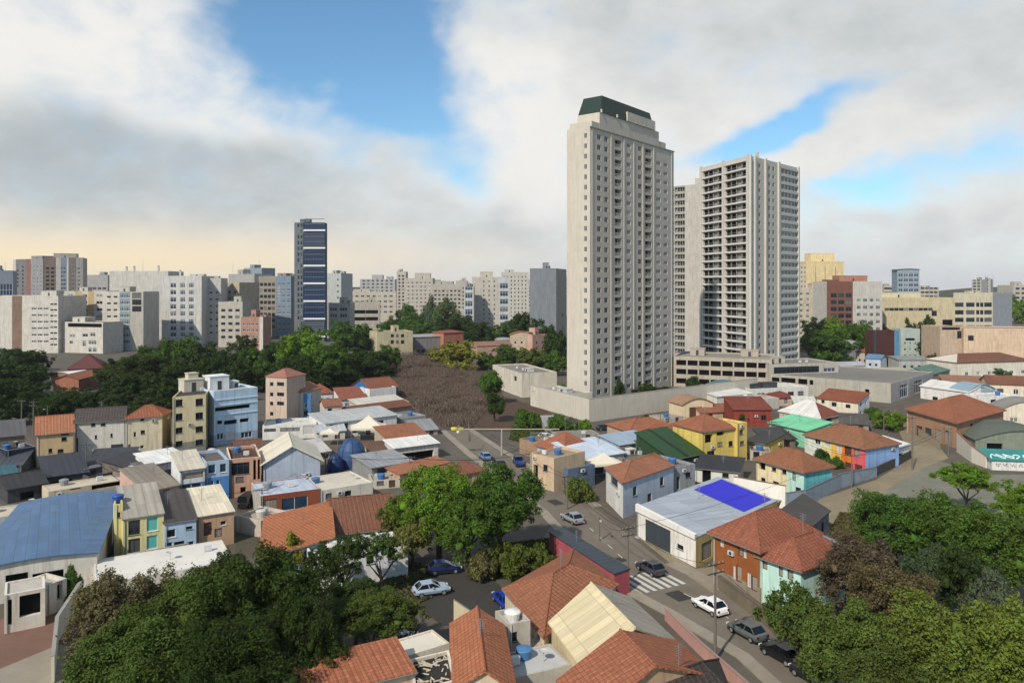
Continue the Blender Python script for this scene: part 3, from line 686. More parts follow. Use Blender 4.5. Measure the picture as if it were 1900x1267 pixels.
# ------------------------------------------------------------------ poles and lamps
def pole(x, yb, ytop, label, name='utility_pole', cat='utility pole', arms=1, r=.13, lamp=0, rz=0, group='utility poles'):
    p = at(x, yb); s = p.y / FOC; h = CAMZ - (ytop - HOR) * s
    rt = empty(name, (p.x, p.y, 0), R(rz), label, cat, group)
    mb = MB(); mb.tube((0, 0, -.1), (0, 0, h), r * 1.35, r * .8, 10); mb.build('post', conc('#7d766c', .8), rt)
    for i in range(arms):
        z = h - .35 - i * .8; a = MB(); a.box(-1.0, -.17, z, 1.0, -.07, z + .1)
        o = a.build('crossarm', plain('#4b4137', .8), rt)
        b = MB()
        for u in (-.85, -.35, .35, .85): b.lathe([(.05, z + .1), (.07, z + .16), (.04, z + .2), (.06, z + .25), (0, z + .27)], c=(u, -.12), n=8)
        b.build('insulator', plain('#8d8a85', .4), o)
    if lamp:
        a = MB(); a.tube((0, 0, h * .8), (0, -lamp, h * .8 + .5), .04, n=6); o = a.build('lamp_arm', STEEL, rt); l = MB(); l.box(-.14, -lamp - .5, h * .8 + .44, .14, -lamp + .05, h * .8 + .56); l.build('lamp_head', plain('#b8b8b2', .5), o)
    return rt, Vector((p.x, p.y, h))
def cable(a, b, sag, label, r=.022, group='overhead cables'):
    mb = MB(); n = 10; P = [a.lerp(b, i / n) - Vector((0, 0, sag * 4 * (i / n) * (1 - i / n))) for i in range(n + 1)]
    for p, q in zip(P, P[1:]): mb.tube(p, q, r, n=5, cap=False)
    return tag(mb.build('overhead_cable', plain('#1a1a1a', .7)), label, 'cable', group)
def pwall(name, label, pts, z, th=.22, mat=None, cat='wall', cap=None, world=False, group=None):
    """a free-standing wall along ground points (pixels) with a coping"""
    P = [p if world else at(p[0], p[1]) for p in pts]; P = [Vector((p[0], p[1])) for p in P]; mb = MB(); cm = MB()
    zz = z if isinstance(z, (list, tuple)) else [z] * len(P)
    for i, (a, b) in enumerate(zip(P, P[1:])):
        d = (b - a).normalized(); n = Vector((-d.y, d.x)) * th / 2; e = d * th * .5 * (i < len(P) - 2)
        q = [a - n, b - n + e, b + n + e, a + n]; hs = [zz[i], zz[i + 1], zz[i + 1], zz[i]]
        dz = -.004 * i
        mb.hexa([(v.x, v.y, -.05) for v in q], [(v.x, v.y, h + dz) for v, h in zip(q, hs)])
        n2 = n * 1.35; q2 = [a - n2, b - n2 + e, b + n2 + e, a + n2]; cm.hexa([(v.x, v.y, h + dz + .004) for v, h in zip(q2, hs)], [(v.x, v.y, h + dz + .09) for v, h in zip(q2, hs)])
    c = sum(P, Vector((0, 0))) / len(P)
    o = mb.build(name, mat or WHITE); tag(o, label, cat, group); k = cm.build('coping', cap or conc('#a9a49a'), o); return o
# ------------------------------------------------------------------ ground, streets, lots
GROUND = conc('#736b60', .72, .7, 'Object', 'town_ground', .6); ASPH = conc('#857b6d', .8, .5, 'Object', 'asphalt', 1.0); ASPHD = conc('#5a5650', .55, .5, 'Object', 'dark_asphalt', 1.0)
PAVE = conc('#a79d8d', .8, .6, 'Object', 'pavement_slabs', 1.5); SAND = conc('#a5977c', .75, .7, 'Object', 'packed_earth', 1.2); DIRT = conc('#6b5646', .62, .6, 'Object', 'bare_earth', 1.0)
YARD = conc('#8f8c7d', .78, .75, 'Object', 'yard_concrete', 2.2); GRASS = conc('#4a5226', .6, .7, 'Object', 'rough_grass', 1.6); REDEARTH = conc('#8a6a5c', .8, .6, 'Object', 'red_paving', 1.2)
g = MB(); g.face([(-1600, -100, 0), (1600, -100, 0), (1600, 2900, 0), (-1600, 2900, 0)]); tag(g.build('ground', GROUND), kind='structure')
# the long street that runs from the bottom right corner up past the crossing towards the empty lot
cl = [(29.5, 60), (26.4, 73.1), (21.2, 83), (15.5, 92.5), (9.3, 118), (2.0, 138), (-6.0, 160), (-13.5, 183)]
hw = [4.2, 4.2, 4.2, 4.3, 3.9, 3.5, 3.0, 2.6]
def ribbon(pts, offs0, offs1):
    Lf, Rt = [], []
    for i, p in enumerate(pts):
        a = Vector(pts[max(0, i - 1)]); b = Vector(pts[min(len(pts) - 1, i + 1)]); d = (b - a).normalized(); n = Vector((-d.y, d.x)); p = Vector(p)
        Lf.append(p + n * offs0[i]); Rt.append(p + n * offs1[i])
    return Lf, Rt
def strip(name, pts, o0, o1, z, mat, thick=0):
    Lf, Rt = ribbon(pts, o0, o1); mb = MB()
    for i in range(len(pts) - 1):
        q = [Rt[i], Rt[i + 1], Lf[i + 1], Lf[i]]
        if thick: mb.hexa([(v.x, v.y, .001) for v in q], [(v.x, v.y, z) for v in q])
        else: mb.face([(v.x, v.y, z) for v in q])
    return tag(mb.build(name, mat), kind='structure')
nz = len(cl)
strip('street', cl, hw, [-h for h in hw], .016, ASPH)
strip('pavement', cl, [h + 1.5 for h in hw], [h + .001 for h in hw], .13, PAVE, 1); strip('pavement', cl[:4], [-h - .001 for h in hw[:4]], [-h - 1.8 for h in hw[:4]], .13, PAVE, 1)
strip('pavement', cl[4:], [-h - .001 for h in hw[4:]], [-h - 1.4 for h in hw[4:]], .13, PAVE, 1)
sheet('street', [(905, 1165), (985, 1140), (900, 1060), (800, 1030), (735, 1040), (770, 1120), (820, 1160)], .012, ASPHD)
sheet('street', [(1005, 1005), (1060, 1050), (1160, 1085), (1120, 1010), (1040, 940)], .008, ASPH)
sheet('pavement', [(1170, 985), (1290, 1055), (1330, 1050), (1330, 1105), (1250, 1050)], .022, SAND)
sheet('dirt_lot', [(700, 652), (765, 645), (840, 655), (915, 690), (935, 735), (1010, 758), (1070, 800), (930, 800), (850, 800), (790, 775), (762, 745), (700, 690)], .008, DIRT)
sheet('lane', [(1560, 985), (1490, 935), (1625, 890), (1690, 850), (1668, 800), (1610, 770), (1660, 765), (1720, 800), (1760, 850), (1720, 865), (1650, 905), (1610, 960)], .008, SAND)
sheet('parking_yard', [(1600, 915), (1735, 852), (1830, 880), (1960, 880), (1960, 960), (1700, 1000), (1610, 965)], .004, YARD)
sheet('yard', [(1800, 835), (1830, 780), (1990, 775), (1990, 850), (1836, 855)], .008, YARD)
sheet('courtyard', [(-60, 1170), (110, 1110), (180, 1160), (100, 1230), (-60, 1260)], .008, REDEARTH)
sheet('courtyard', [(-60, 1265), (110, 1195), (260, 1230), (140, 1420), (-80, 1420)], .012, PAVE)
sheet('alley', [(436, 1040), (484, 1030), (486, 935), (440, 940)], .008, conc('#6a6350', .7))
def grass_patch(px, seed, n, hgt=.28):
    """short rough grass as one sheet of blades over its soil"""
    P = [at(*p) for p in px]; r = random.Random(seed); x0, x1 = min(p.x for p in P), max(p.x for p in P); y0, y1 = min(p.y for p in P), max(p.y for p in P)
    def inside(x, y):
        c = False
        for a, b in zip(P, P[1:] + P[:1]):
            if (a.y > y) != (b.y > y) and x < (b.x - a.x) * (y - a.y) / (b.y - a.y) + a.x: c = not c
        return c
    V, F = [], []
    while len(F) < n:
        x, y = r.uniform(x0, x1), r.uniform(y0, y1)
        if not inside(x, y): continue
        a = r.uniform(0, 6.3); w = r.uniform(.08, .22); h = r.uniform(.4, 1.2) * hgt; dx, dy = math.cos(a) * w, math.sin(a) * w; k = len(V); lx, ly = r.uniform(-.2, .2), r.uniform(-.2, .2)
        V += [(x - dx, y - dy, .02), (x + dx, y + dy, .02), (x + dx * .6 + lx, y + dy * .6 + ly, h), (x - dx * .6 + lx, y - dy * .6 + ly, h * .9)]; F.append((k, k + 1, k + 2, k + 3))
    me = bpy.data.meshes.new('grass'); me.from_pydata(V, [], F); me.materials.append(LEAF); o = bpy.data.objects.new('grass', me); COL.objects.link(o); return o
for px, sd, n, colr, lab in (([(950, 790), (985, 765), (1090, 795), (1075, 815), (1000, 830), (945, 815)], 1, 9000, '#4a5a2a', 'rough green grass behind the wooden poles by the white compound wall'),
                        ([(1540, 985), (1560, 950), (1620, 960), (1600, 1060), (1560, 1110), (1530, 1060)], 2, 5000, '#5d5a38', 'dry weeds beside the grey roofed outbuilding'),
                        ([(880, 1060), (925, 1010), (1020, 1000), (1060, 1045), (960, 1080)], 3, 6000, '#4f5a2a', 'weedy grass under the bushes by the street corner'),
                        ([(690, 1100), (740, 1040), (790, 1050), (800, 1110), (720, 1140)], 4, 4000, '#5a5b3c', 'thin grass beneath the small street trees')):
    sheet('soil', px, .012, GRASS if sd != 5 else DIRT); o = grass_patch(px, sd, n, .3 if sd != 5 else .75); o.color = tuple(lin(colr)) + (1,); tag(o, lab, None, None, 'stuff')
def thicket(px, hmax, n, seed, colr, label):
    P = [at(*p) for p in px]; g = np.random.default_rng(seed); xs = np.array([p.x for p in P]); ys = np.array([p.y for p in P]); V = []; got = 0; CR = [(g.uniform(xs.min(), xs.max()), g.uniform(ys.min(), ys.max()), g.uniform(2.2, 4.2), g.uniform(.55, 1.05)) for _ in range(95)]
    while got < n:
        x = g.uniform(xs.min(), xs.max(), n); y = g.uniform(ys.min(), ys.max(), n); ins = np.zeros(n, bool); dmin = np.full(n, 1e9)
        for i in range(len(P)):
            ax, ay, bx, by = xs[i - 1], ys[i - 1], xs[i], ys[i]; c = ((ay > y) != (by > y)); t = (y - ay) / (by - ay + 1e-9); ins ^= c & (x < ax + (bx - ax) * t)
            u = np.clip(((x - ax) * (bx - ax) + (y - ay) * (by - ay)) / ((bx - ax) ** 2 + (by - ay) ** 2), 0, 1); dmin = np.minimum(dmin, np.hypot(x - ax - u * (bx - ax), y - ay - u * (by - ay)))
        x, y, d = x[ins], y[ins], dmin[ins]; k = len(x)
        lump = np.full(k, .18)
        for (cx_, cy_, cr_, ch_) in CR: lump = np.maximum(lump, ch_ * np.sqrt(np.clip(1 - ((x - cx_) ** 2 + (y - cy_) ** 2) / cr_ ** 2, 0, 1)))
        top = hmax * lump * (1 - np.exp(-d / 2.2)); z = top * np.sqrt(g.uniform(.12, 1, k)); L = g.uniform(.25, .9, k); w = g.uniform(.03, .09, k)
        a = g.uniform(0, 6.28, k); tilt = g.uniform(0, .9, k); dx, dy, dz = np.cos(a) * np.sin(tilt), np.sin(a) * np.sin(tilt), np.cos(tilt); b = g.uniform(0, 6.28, k); ex, ey = np.cos(b) * w, np.sin(b) * w
        q = np.stack([np.stack([x - ex, y - ey, z], 1), np.stack([x + ex, y + ey, z], 1), np.stack([x + dx * L + ex * .3, y + dy * L + ey * .3, z + dz * L], 1), np.stack([x + dx * L - ex * .3, y + dy * L - ey * .3, z + dz * L], 1)], 1); V.append(q); got += k
    q = np.concatenate(V)[:n].reshape(-1, 3); me = bpy.data.meshes.new('thicket'); me.vertices.add(len(q)); me.vertices.foreach_set('co', q.astype(np.float32).ravel()); me.loops.add(len(q)); me.loops.foreach_set('vertex_index', np.arange(len(q), dtype=np.int32)); me.polygons.add(len(q) // 4); me.polygons.foreach_set('loop_start', np.arange(0, len(q), 4, dtype=np.int32)); me.materials.append(LEAF); me.update(calc_edges=True)
    o = bpy.data.objects.new('thicket', me); COL.objects.link(o); o.color = tuple(lin(colr)) + (1,); tag(o, label, None, None, 'stuff')
thicket([(692, 712), (706, 668), (770, 662), (840, 668), (895, 694), (900, 738), (900, 764), (878, 792), (858, 802), (838, 800), (800, 785), (764, 752)], 6.2, 110000, 11, '#776a5c', 'tall soft thicket of bare brown twigs over the empty lot')
for k, (x, y, w, l) in enumerate(((27.2, 70, 1.6, 3.4), (23.0, 77, 1.2, 2.2), (18.8, 85.2, 2.0, 2.6), (12.6, 104, 1.5, 4.0), (7.0, 122, 1.8, 3.0), (24.6, 73.0, .9, 5.0), (14.0, 96.5, 1.1, 1.6))):
    d_ = Vector((-.45, .893)); n_ = Vector((.893, .45)); c_ = Vector((x, y)); sheet('road_patch', [c_ - d_ * l / 2 - n_ * w / 2, c_ - d_ * l / 2 + n_ * w / 2, c_ + d_ * l / 2 + n_ * w / 2, c_ + d_ * l / 2 - n_ * w / 2], .0185, conc(('#4b4843', '#8b857a')[k % 2], .8, .6, 'Object', 'road_repair', 2), world=True)
# zebra crossing: white bars along the street, worn
ZEB = conc('#d9d6cd', .85, .5, 'Object', 'road_paint', 3)
zb = MB(); c0 = Vector((15.6, 89.0)); d = Vector((-.46, .888)).normalized(); n = Vector((d.y, -d.x))
for i in range(8):
    p = c0 + n * (-3.7 + i * 1.05); q = [p - d * 2.5, p - d * 2.5 + n * .55, p + d * 2.5 + n * .55, p + d * 2.5]; zb.face([(v.x, v.y, .021) for v in q])
tag(zb.build('road_markings', ZEB), kind='structure')
zb = MB()
for (ax, ay), (bx, by), off in (((28, 66), (22, 81.5), .0), ((20.4, 84.5), (18.0, 88.3), 0), ((14.2, 97), (9.8, 115), 0)):
    a, b = Vector((ax, ay)), Vector((bx, by)); L_ = (b - a).length; dd = (b - a).normalized(); nn = Vector((dd.y, -dd.x)) * .06; t = 0
    while t + 1.6 < L_: p, q = a + dd * t, a + dd * (t + 1.6); zb.face([(v.x, v.y, .021) for v in (p - nn, p + nn, q + nn, q - nn)]); t += 3.6
tag(zb.build('road_markings', ZEB), kind='structure')
# wooded ridge on the skyline and hill at the right edge
def ridge(name, pts, depth, mat, label=None):
    mb = MB(); 
    for (x0, y0, h0), (x1, y1, h1) in zip(pts, pts[1:]):
        for k, (u0, u1, v0, v1) in enumerate(((0, .3, 0, .75), (.3, .55, .75, 1), (.55, 1, 1, .2))):
            mb.face([(x0, y0 + depth * u0, h0 * v0), (x1, y1 + depth * u0, h1 * v0), (x1, y1 + depth * u1, h1 * v1), (x0, y0 + depth * u1, h0 * v1)])
    return tag(mb.build(name, mat, None, True), label, kind='structure')
r = random.Random(3)
ridge('hills', [(-1500 + i * 60, 1700 + 60 * math.sin(i * .7), 22 + 9 * math.sin(i * .43) + r.uniform(-2, 2)) for i in range(51)], 600, GRASS)
# ------------------------------------------------------------------ the three high towers
def t1():
    y0 = FOC * CAMZ / 223 + HOR
    def fr(x): k = (x - CX) / FOC; t = (223 * k - 23.1) / (.626 - .78 * k); return t / 53.8
    wins = []
    NR = 26; dz = 3.06; z0 = 2.3
    for r in range(NR):
        z = z0 + dz * r
        for x0, x1, st, h in ((1108, 1115, 'k', 1.5), (1121.5, 1128, 'k', 1.5), (1163, 1170.5, 'w', 1.5), (1184, 1190, 'k', 1.5), (1218, 1225.5, 'w', 1.5), (1231.5, 1238.5, 'w', 1.5)):
            if x0 > 1215 and r > 24: continue
            f = (fr(x0) + fr(x1)) / 2; wins.append((1, (f, z, (fr(x1) - fr(x0)) * 53.8, h), st))
        for x0, x1 in ((1140.5, 1153), (1197, 1209)):
            f = (fr(x0) + fr(x1)) / 2; wins.append((1, (f, z - .75, (fr(x1) - fr(x0)) * 53.8, 2.25), 'B'))
        wins.append((0, (.80, z, 1.1, 1.35), 'k'))
    root, Q, H = bld('tower_block', 'tall cream tower block with a dark green mansard crown', (1052, 0, 228.2), (1095, 0, y0), (1250, 0, 265), z=82, wall=paint('#c9c1b3', .5, .9), wins=wins,
                     cat='tower', roofm=conc('#9a9690'), par=.8)
    la, lb, lc, ld = Q
    P = lambda s, t, z: tuple((la + (ld - la) * s + (lb - la) * t).to_3d() + Vector((0, 0, z)))       # s along the long side, t across (1 = street side)
    def blk(s0, s1, t0, t1, z0, z1, mb, m=0): mb.hexa([P(s0, t1, z0), P(s1, t1, z0), P(s1, t0, z0), P(s0, t0, z0)], [P(s0, t1, z1), P(s1, t1, z1), P(s1, t0, z1), P(s0, t0, z1)], m)
    wm = paint('#c9c1b3', .5, .9)
    mb = MB(); blk(.10, .80, .02, .985, H - .7, H + 5.2, mb); blk(.80, .90, .05, .96, H - .7, H + 2.2, mb); blk(.02, .10, .03, .98, H - .7, H + 1.9, mb); mb.build('upper_storey', wm, root)
    g = MB(); s0, s1 = .11, .74; e = .035
    B = [P(s0, 1.0, H + 5.2), P(s1, 1.0, H + 5.2), P(s1, .0, H + 5.2), P(s0, .0, H + 5.2)]; T = [P(s0 + e, .9, H + 10.8), P(s1 - e, .9, H + 10.8), P(s1 - e, .1, H + 10.8), P(s0 + e, .1, H + 10.8)]; g.hexa(B, T)
    g.build('mansard_crown', metal('#0c3a2b', .5, .35, 1.5), root)
    c = MB(); blk(.40, .74, .93, 1.03, H + 5.2, H + 8.2, c); c.build('dormer_block', wm, root)
    b = MB()
    for s in (.115, .285, .40, .50, .60, .735): blk(s - .004, s + .004, .985, 1.04, H + 5.2, H + 6.2, b)
    b.build('parapet_post', wm, root)
    # vertical pilasters between the window stacks, one storey line at the top
    for x in (1099, 1134, 1158, 1176, 1193, 1213, 1246):
        f = fr(x); q = MB(); blk(f - .006, f + .006, 1.0, 1.022 if x != 1099 else 1.018, .0, H - .25, q); q.build('pilaster', wm, root)
    q = MB(); blk(-.004, 1.004, 1.0, 1.03, H - .22, H + .12, q); q.build('cornice', conc('#a8a195'), root)
t1()
def t3():
    wins = []
    for r in range(25):
        z = 4.2 + 3.2 * r
        wins += [(0, (.265, z - .3, 13.8, 2.3), 'V'), (0, (.745, z - .3, 13.8, 2.3), 'V')]
        wins += [(1, (.045, z + .3, 1.5, 1.3), 'w')]
        for f in (.20, .39, .47): wins.append((1, (f, z + .3, 1.7, 1.5), 'k'))
        for f in (.66, .735, .81, .885, .95): wins.append((1, (f, z + .2, 2.0, 1.5), 'w'))
    root, Q, H = bld('tower_block', 'tall white tower block with black balcony bays, right of the cream tower', (1300, 0, 321), (1390, 0, 530 + 49000 / 290), (1481, 0, 321), z=85, wall=paint('#cec9bf', .5, .88), wins=wins, cat='tower', par=.6, roofm=conc('#8a8782'))
    la, lb, lc, ld = Q; wm = paint('#cec9bf', .5, .88); d1 = (lc - lb); L1 = d1.length; d1.normalize(); n1 = Vector((d1.y, -d1.x)); d0 = (lb - la); L0 = d0.length; d0.normalize(); n0 = Vector((d0.y, -d0.x))
    def rib(p, d, n, L, f, w, dp, z0, z1, name, m=wm):
        q = MB(); c = p + d * (L * f); P = [c - d * w / 2, c - d * w / 2 + n * dp, c + d * w / 2 + n * dp, c + d * w / 2]; q.hexa([(v.x, v.y, z0) for v in P][::-1], [(v.x, v.y, z1) for v in P][::-1]); q.build(name, m, root)
    for f in (.02, .505, .985): rib(la, d0, n0, L0, f, 1.0, .7, 0, H + .5, 'pier')
    for f, w in ((.012, .8), (.10, 1.2), (.30, 1.0), (.57, 1.4), (.99, 1.0)): rib(lb, d1, n1, L1, f, w, .7, 0, H + .3, 'pier')
    for r in range(26): rib(la, d0, n0, L0, .5, L0 - .6, .3, 3.15 + 3.2 * r, 3.72 + 3.2 * r, 'balcony_front', paint('#d0ccc4', .5, .9))
    for r in range(26): rib(lb, d1, n1, L1, .80, L1 * .36, .5, 3.0 + 3.2 * r, 3.9 + 3.2 * r, 'spandrel', paint('#c2c2c2', .4, .9))
    for k, (s, t, w, h) in enumerate(((.3, .4, 6, 3.2), (.62, .55, 4, 2.6), (.85, .3, 1.2, 3.6))):
        v = la + (lb - la) * s + (ld - la) * t; q = MB(); q.box(v.x - w / 2, v.y - w / 2, H - .6, v.x + w / 2, v.y + w / 2, H + h); q.build('roof_housing', wm, root)
t3()
bld('tower_block', 'pale tower with dark balconies glimpsed between the two high towers', (1240, 0, 352), (1304, 0, 530 + 49000 / 340), depth=22, z=81, wall=paint('#bdb8ae', .4, .9), cat='tower', spans={0: ((.5, '#b1aca3'), (1.1, '#c6c1b8'))},
    wins=[(0, (.34, 4 + 3.1 * r, 5.0, 1.9), 'V') for r in range(25)] + [(0, (.14, 4.2 + 3.1 * r, 1.5, 1.4), 'w') for r in range(25)], extras=(('box', .7, .5, (6, 6, 4)),))
# ------------------------------------------------------------------ skyline left of the towers
P_ = paint
bld('office_block', 'white slab block with a brown stripe at the far left edge', (-60, 0, 392), (108, 549, 655), depth=26, wall='#d9d3c9', spans={0: ((.49, '#d9d3c9'), (.60, '#8d7565'), (1.1, '#d9d3c9'))}, cat='building',
    wins=grid(0, 3, 6, 2.6, 1.1, 5.5, 3.4, .70, .90) + grid(0, 2, 8, 1.6, .8, 4, 3.0, .91, .99, 'k'), extras=(('box', .8, .4, (8, 6, 3)),))
bld('office_block', 'grey glazed box block rising behind the white slab at far left', (-40, 0, 430), (24, 502, 642), depth=18, wall='#8d97a3', cat='building', wins=[(0, (.62, 24, 12, 12), 'b'), (0, (.25, 30, 8, 6), 'b')])
bld('residential_tower', 'grey tower with a red stripe on the left skyline', (24, 0, 600), (80, 480, 614), depth=24, wall='#8c8a8b', spans={0: ((.1, '#cfc9c0'), (.45, '#6f6d70'), (.6, '#86544c'), (1.1, '#8f8f92'))}, cat='tower',
    wins=grid(0, 2, 14, 2.0, 1.6, 10, 3.0, .08, .42, 'k') + grid(0, 3, 14, 1.6, 1.6, 10, 3.0, .64, .98, 'w'), extras=(('box', .5, .5, (14, 10, 3)),))
bld('residential_tower', 'brown and white bay fronted tower, highest of the far left skyline', (82, 0, 560), (154, 478, 616), depth=24, wall='#b3aaa0', spans={0: ((.3, '#7f6a5c'), (.42, '#c9c5bd'), (.58, '#8794a2'), (.62, '#e4e0d8'), (.82, '#7d6f66'), (1.1, '#a7a39d'))}, cat='tower',
    wins=grid(0, 2, 14, 2.2, 1.7, 8, 3.0, .02, .28, 'k') + grid(0, 2, 14, 1.8, 1.9, 8, 3.0, .43, .57, 'b') + grid(0, 2, 14, 1.8, 1.5, 8, 3.0, .65, .98, 'w'), extras=(('box', .5, .5, (15, 12, 3.5)),))
bld('apartment_building', 'low white block with a black roof band behind the maroon roofed house', (108, 0, 396), (191, 598, 656), depth=14, wall='#d5cfc5', cat='building',
    wins=[(0, (126, 600, 189, 607), 'o')] + [(0, q, 'w') for q in ((129, 620, 139, 626), (153, 619, 163, 625), (167, 617, 177, 624), (129, 632, 135, 638), (153, 632, 159, 643), (164, 631, 179, 639), (164, 645, 170, 653), (172, 645, 179, 653))])
bld('apartment_building', 'beige block with yellow panels between its balcony windows', (119, 0, 425), (196, 540, 646), depth=16, wall='#cdc6b8', spans={0: ((.26, '#c9c3b8'), (.42, '#c5ae83'), (.58, '#cdc6b8'), (.72, '#c2aa80'), (1.1, '#cdc6b8'))}, cat='building',
    wins=grid(0, 1, 6, 3.2, 1.7, 9, 3.9, .05, .25, 'w') + grid(0, 1, 6, 3.0, 1.7, 9, 3.9, .40, .60, 'w') + grid(0, 1, 6, 3.8, 1.7, 9, 3.9, .74, .96, 'w'), extras=(('box', .3, .5, (5, 4, 2.5)), ('mast', .6, .5, 5)))
bld('apartment_building', 'pale block with a glazed corner bay behind the dark tree dome', (190, 0, 405), (266, 541, 651), depth=18, wall='#cfc9be', spans={0: ((.42, '#d4cec3'), (.68, '#9fb0b3'), (1.1, '#bfb9af'))}, cat='building',
    wins=grid(0, 2, 8, 2.0, 1.0, 4, 3.5, .08, .40, 'k') + grid(0, 2, 8, 2.6, 2.4, 4, 3.5, .43, .67, 'b') + grid(0, 1, 3, 5, 3.0, 21, 3.6, .7, .98, 'k'))
bld('office_block', 'long white windowless block with roof vents on the left skyline', (203, 0, 470), (312, 503, 634), depth=24, wall='#d3cec5', cat='building', wins=grid(0, 2, 6, 1.6, .7, 6, 4.6, .72, .98, 'k'),
    extras=(('chim', .2, .3, 3), ('chim', .33, .3, 3.2), ('mast', .48, .3, 8), ('chim', .75, .3, 3.5)))
bld('office_block', 'white slab block with three columns of dark blue windows', (300, 0, 440), (374, 512, 641), depth=22, wall='#d6d4cf', cat='building',
    wins=[(0, (x0, y, x1, y + 8.5), 'c') for x0, x1 in ((316, 327), (334.5, 343.5), (350.5, 359.5)) for y in (525, 538, 551.5, 564.5, 577.5, 592, 604.5, 616)], extras=(('chim', .36, .3, 3.5), ('box', .75, .5, (8, 5, 1.5))))
bld('apartment_building', 'faded pale block with faint windows next to the blue windowed slab', (372, 0, 452), (410, 516, 638), depth=18, wall='#cdcac5', cat='building', wins=grid(0, 3, 7, 1.9, 1.6, 6, 4.0, .06, .96, 'w'), extras=(('box', .5, .5, (6, 5, 1.6)),))
bld('apartment_building', 'narrow yellowish block with shaded loggias left of centre skyline', (408, 0, 480), (444, 524, 634), depth=16, wall='#bfb199', cat='building', wins=grid(0, 3, 7, 2.2, 1.8, 6, 4.0, .06, .94, 'k'), extras=(('mast', .25, .4, 14),))
bld('office_block', 'small grey block with a glass roof box on the skyline', (424, 0, 620), (472, 508, 612), depth=16, wall='#a9a8a4', cat='building', wins=grid(0, 4, 6, 2.4, 2, 14, 3.6, .05, .95, 'k'))
bld('office_block', 'square glass topped block poking up left of the dark slim tower', (452, 0, 640), (486, 497, 608), depth=14, wall='#8c9aa5', cat='building', wins=grid(0, 1, 1, 9, 7, 38, 4, .2, .8, 'b') + grid(0, 3, 4, 3, 2.2, 18, 4.4, .05, .95, 'b'))
bld('office_block', 'brown and blue glass office block beside the dark slim tower', (480, 0, 520), (540, 512, 626), depth=18, wall='#8f8377', spans={0: ((.55, '#988a7b'), (1.1, '#6d86a3'))}, cat='building', wins=grid(0, 4, 8, 2.6, 2.2, 6, 4.1, .03, .52, 'k') + grid(0, 3, 9, 2.6, 2.9, 4, 3.9, .56, .99, 'b'))
bld('apartment_building', 'pale mid rise with balcony strips below the glass topped block', (405, 0, 430), (450, 560, 644), depth=14, wall='#c4beb2', cat='building', wins=grid(0, 3, 5, 2.4, 1.5, 5, 3.8, .06, .94, 'k'))
bld('apartment_building', 'small brick red block with white frames under the far trees', (447, 0, 410), (488, 588, 650), depth=10, wall=brick('#a67c6a'), cat='building', cap='#d8d2c8', wins=grid(0, 4, 4, 1.8, 1.4, 3.5, 3.3, .05, .82, 'w'), sides={}, spans={0: ((.84, brick('#a67c6a')), (1.1, '#d4cfc6'))})
def slim():
    wins = [(0, (.67, 4 + 11 * k, 14.5, 8.8), 'n') for k in range(7)]
    root, Q, H = bld('office_tower', 'slim dark blue glass tower with white floor slabs left of centre', (546, 0, 470), (602, 413, 530 + 49000 / 470), depth=7, wall='#6f777d', spans={0: ((.34, '#747c82'), (1.1, '#5c6a7a'))}, sides={1: '#51606f'}, cat='tower', wins=wins + [(0, (.14 + .1 * i, 3 + 3.6 * r, 1.1, 2.3), 'k') for r in range(20) for i in (0, 1)])
    la, lb, lc, ld = Q; q = MB(); L = (lb - la).length
    for k in range(7): q.box(la.x + L * .32, la.y - .9, 2.9 + 11 * k, lb.x + .6, la.y - .002, 3.9 + 11 * k)
    q.build('floor_slab', paint('#d9dadb', .2), root)
    q = MB()
    for k in range(7):
        for j in (1, 2): q.box(la.x + L * .34, la.y - .25, 3.9 + 11 * k + j * 3.2, lb.x + .05, la.y - .003, 4.25 + 11 * k + j * 3.2)
    q.build('floor_band', plain('#5d6b7c', .5), root)
slim()
bld('office_block', 'light grey slab peeking out right of the slim blue tower', (606, 0, 560), (633, 507, 618), depth=18, wall='#bfc2c0', cat='building', wins=grid(0, 1, 8, 1.2, 1.2, 8, 4.4, .6, .95, 'k'))
bld('apartment_building', 'low block with green glass storey right of the slim blue tower', (606, 0, 500), (650, 562, 628), depth=14, wall='#b5b4a8', cat='building', wins=grid(0, 2, 2, 5, 2.6, 14, 4.2, .08, .92, 'b'))
bld('apartment_building', 'long low beige block on the hazy skyline', (632, 0, 720), (735, 541, 598), depth=22, wall='#c9bfae', cat='building', wins=grid(0, 9, 4, 3.2, 1.8, 9, 5, .04, .96, 'w'))
bld('apartment_building', 'beige block with open upper deck below the hazy long block', (652, 0, 560), (705, 560, 617), depth=16, wall='#bdb4a4', cat='building', wins=grid(0, 2, 2, 9, 2.6, 9, 5.2, .06, .94, 'o'))
bld('residential_tower', 'hazy grey twin topped block on the centre left skyline', (668, 0, 980), (733, 518, 580), depth=30, wall='#b0b0b0', cat='tower', wins=grid(0, 7, 7, 3, 2, 14, 4.4, .04, .96, 'k'), extras=(('box', .45, .5, (14, 10, 6)), ('box', .8, .5, (8, 8, 4))))
bld('residential_tower', 'narrow hazy beige tower at the left of its cluster', (736, 0, 700), (753, 504, 600), depth=14, wall='#c2baac', cat='tower', wins=grid(0, 2, 12, 1.8, 1.7, 8, 3.2, .1, .9, 'k'))
bld('residential_tower', 'broad hazy beige tower with water tank house on top', (752, 0, 690), (803, 516, 601), depth=20, wall='#c6bdae', cat='tower', wins=grid(0, 6, 9, 1.8, 1.7, 8, 3.6, .04, .96, 'w'), extras=(('box', .6, .5, (14, 8, 5)), ('mast', .3, .5, 6)))
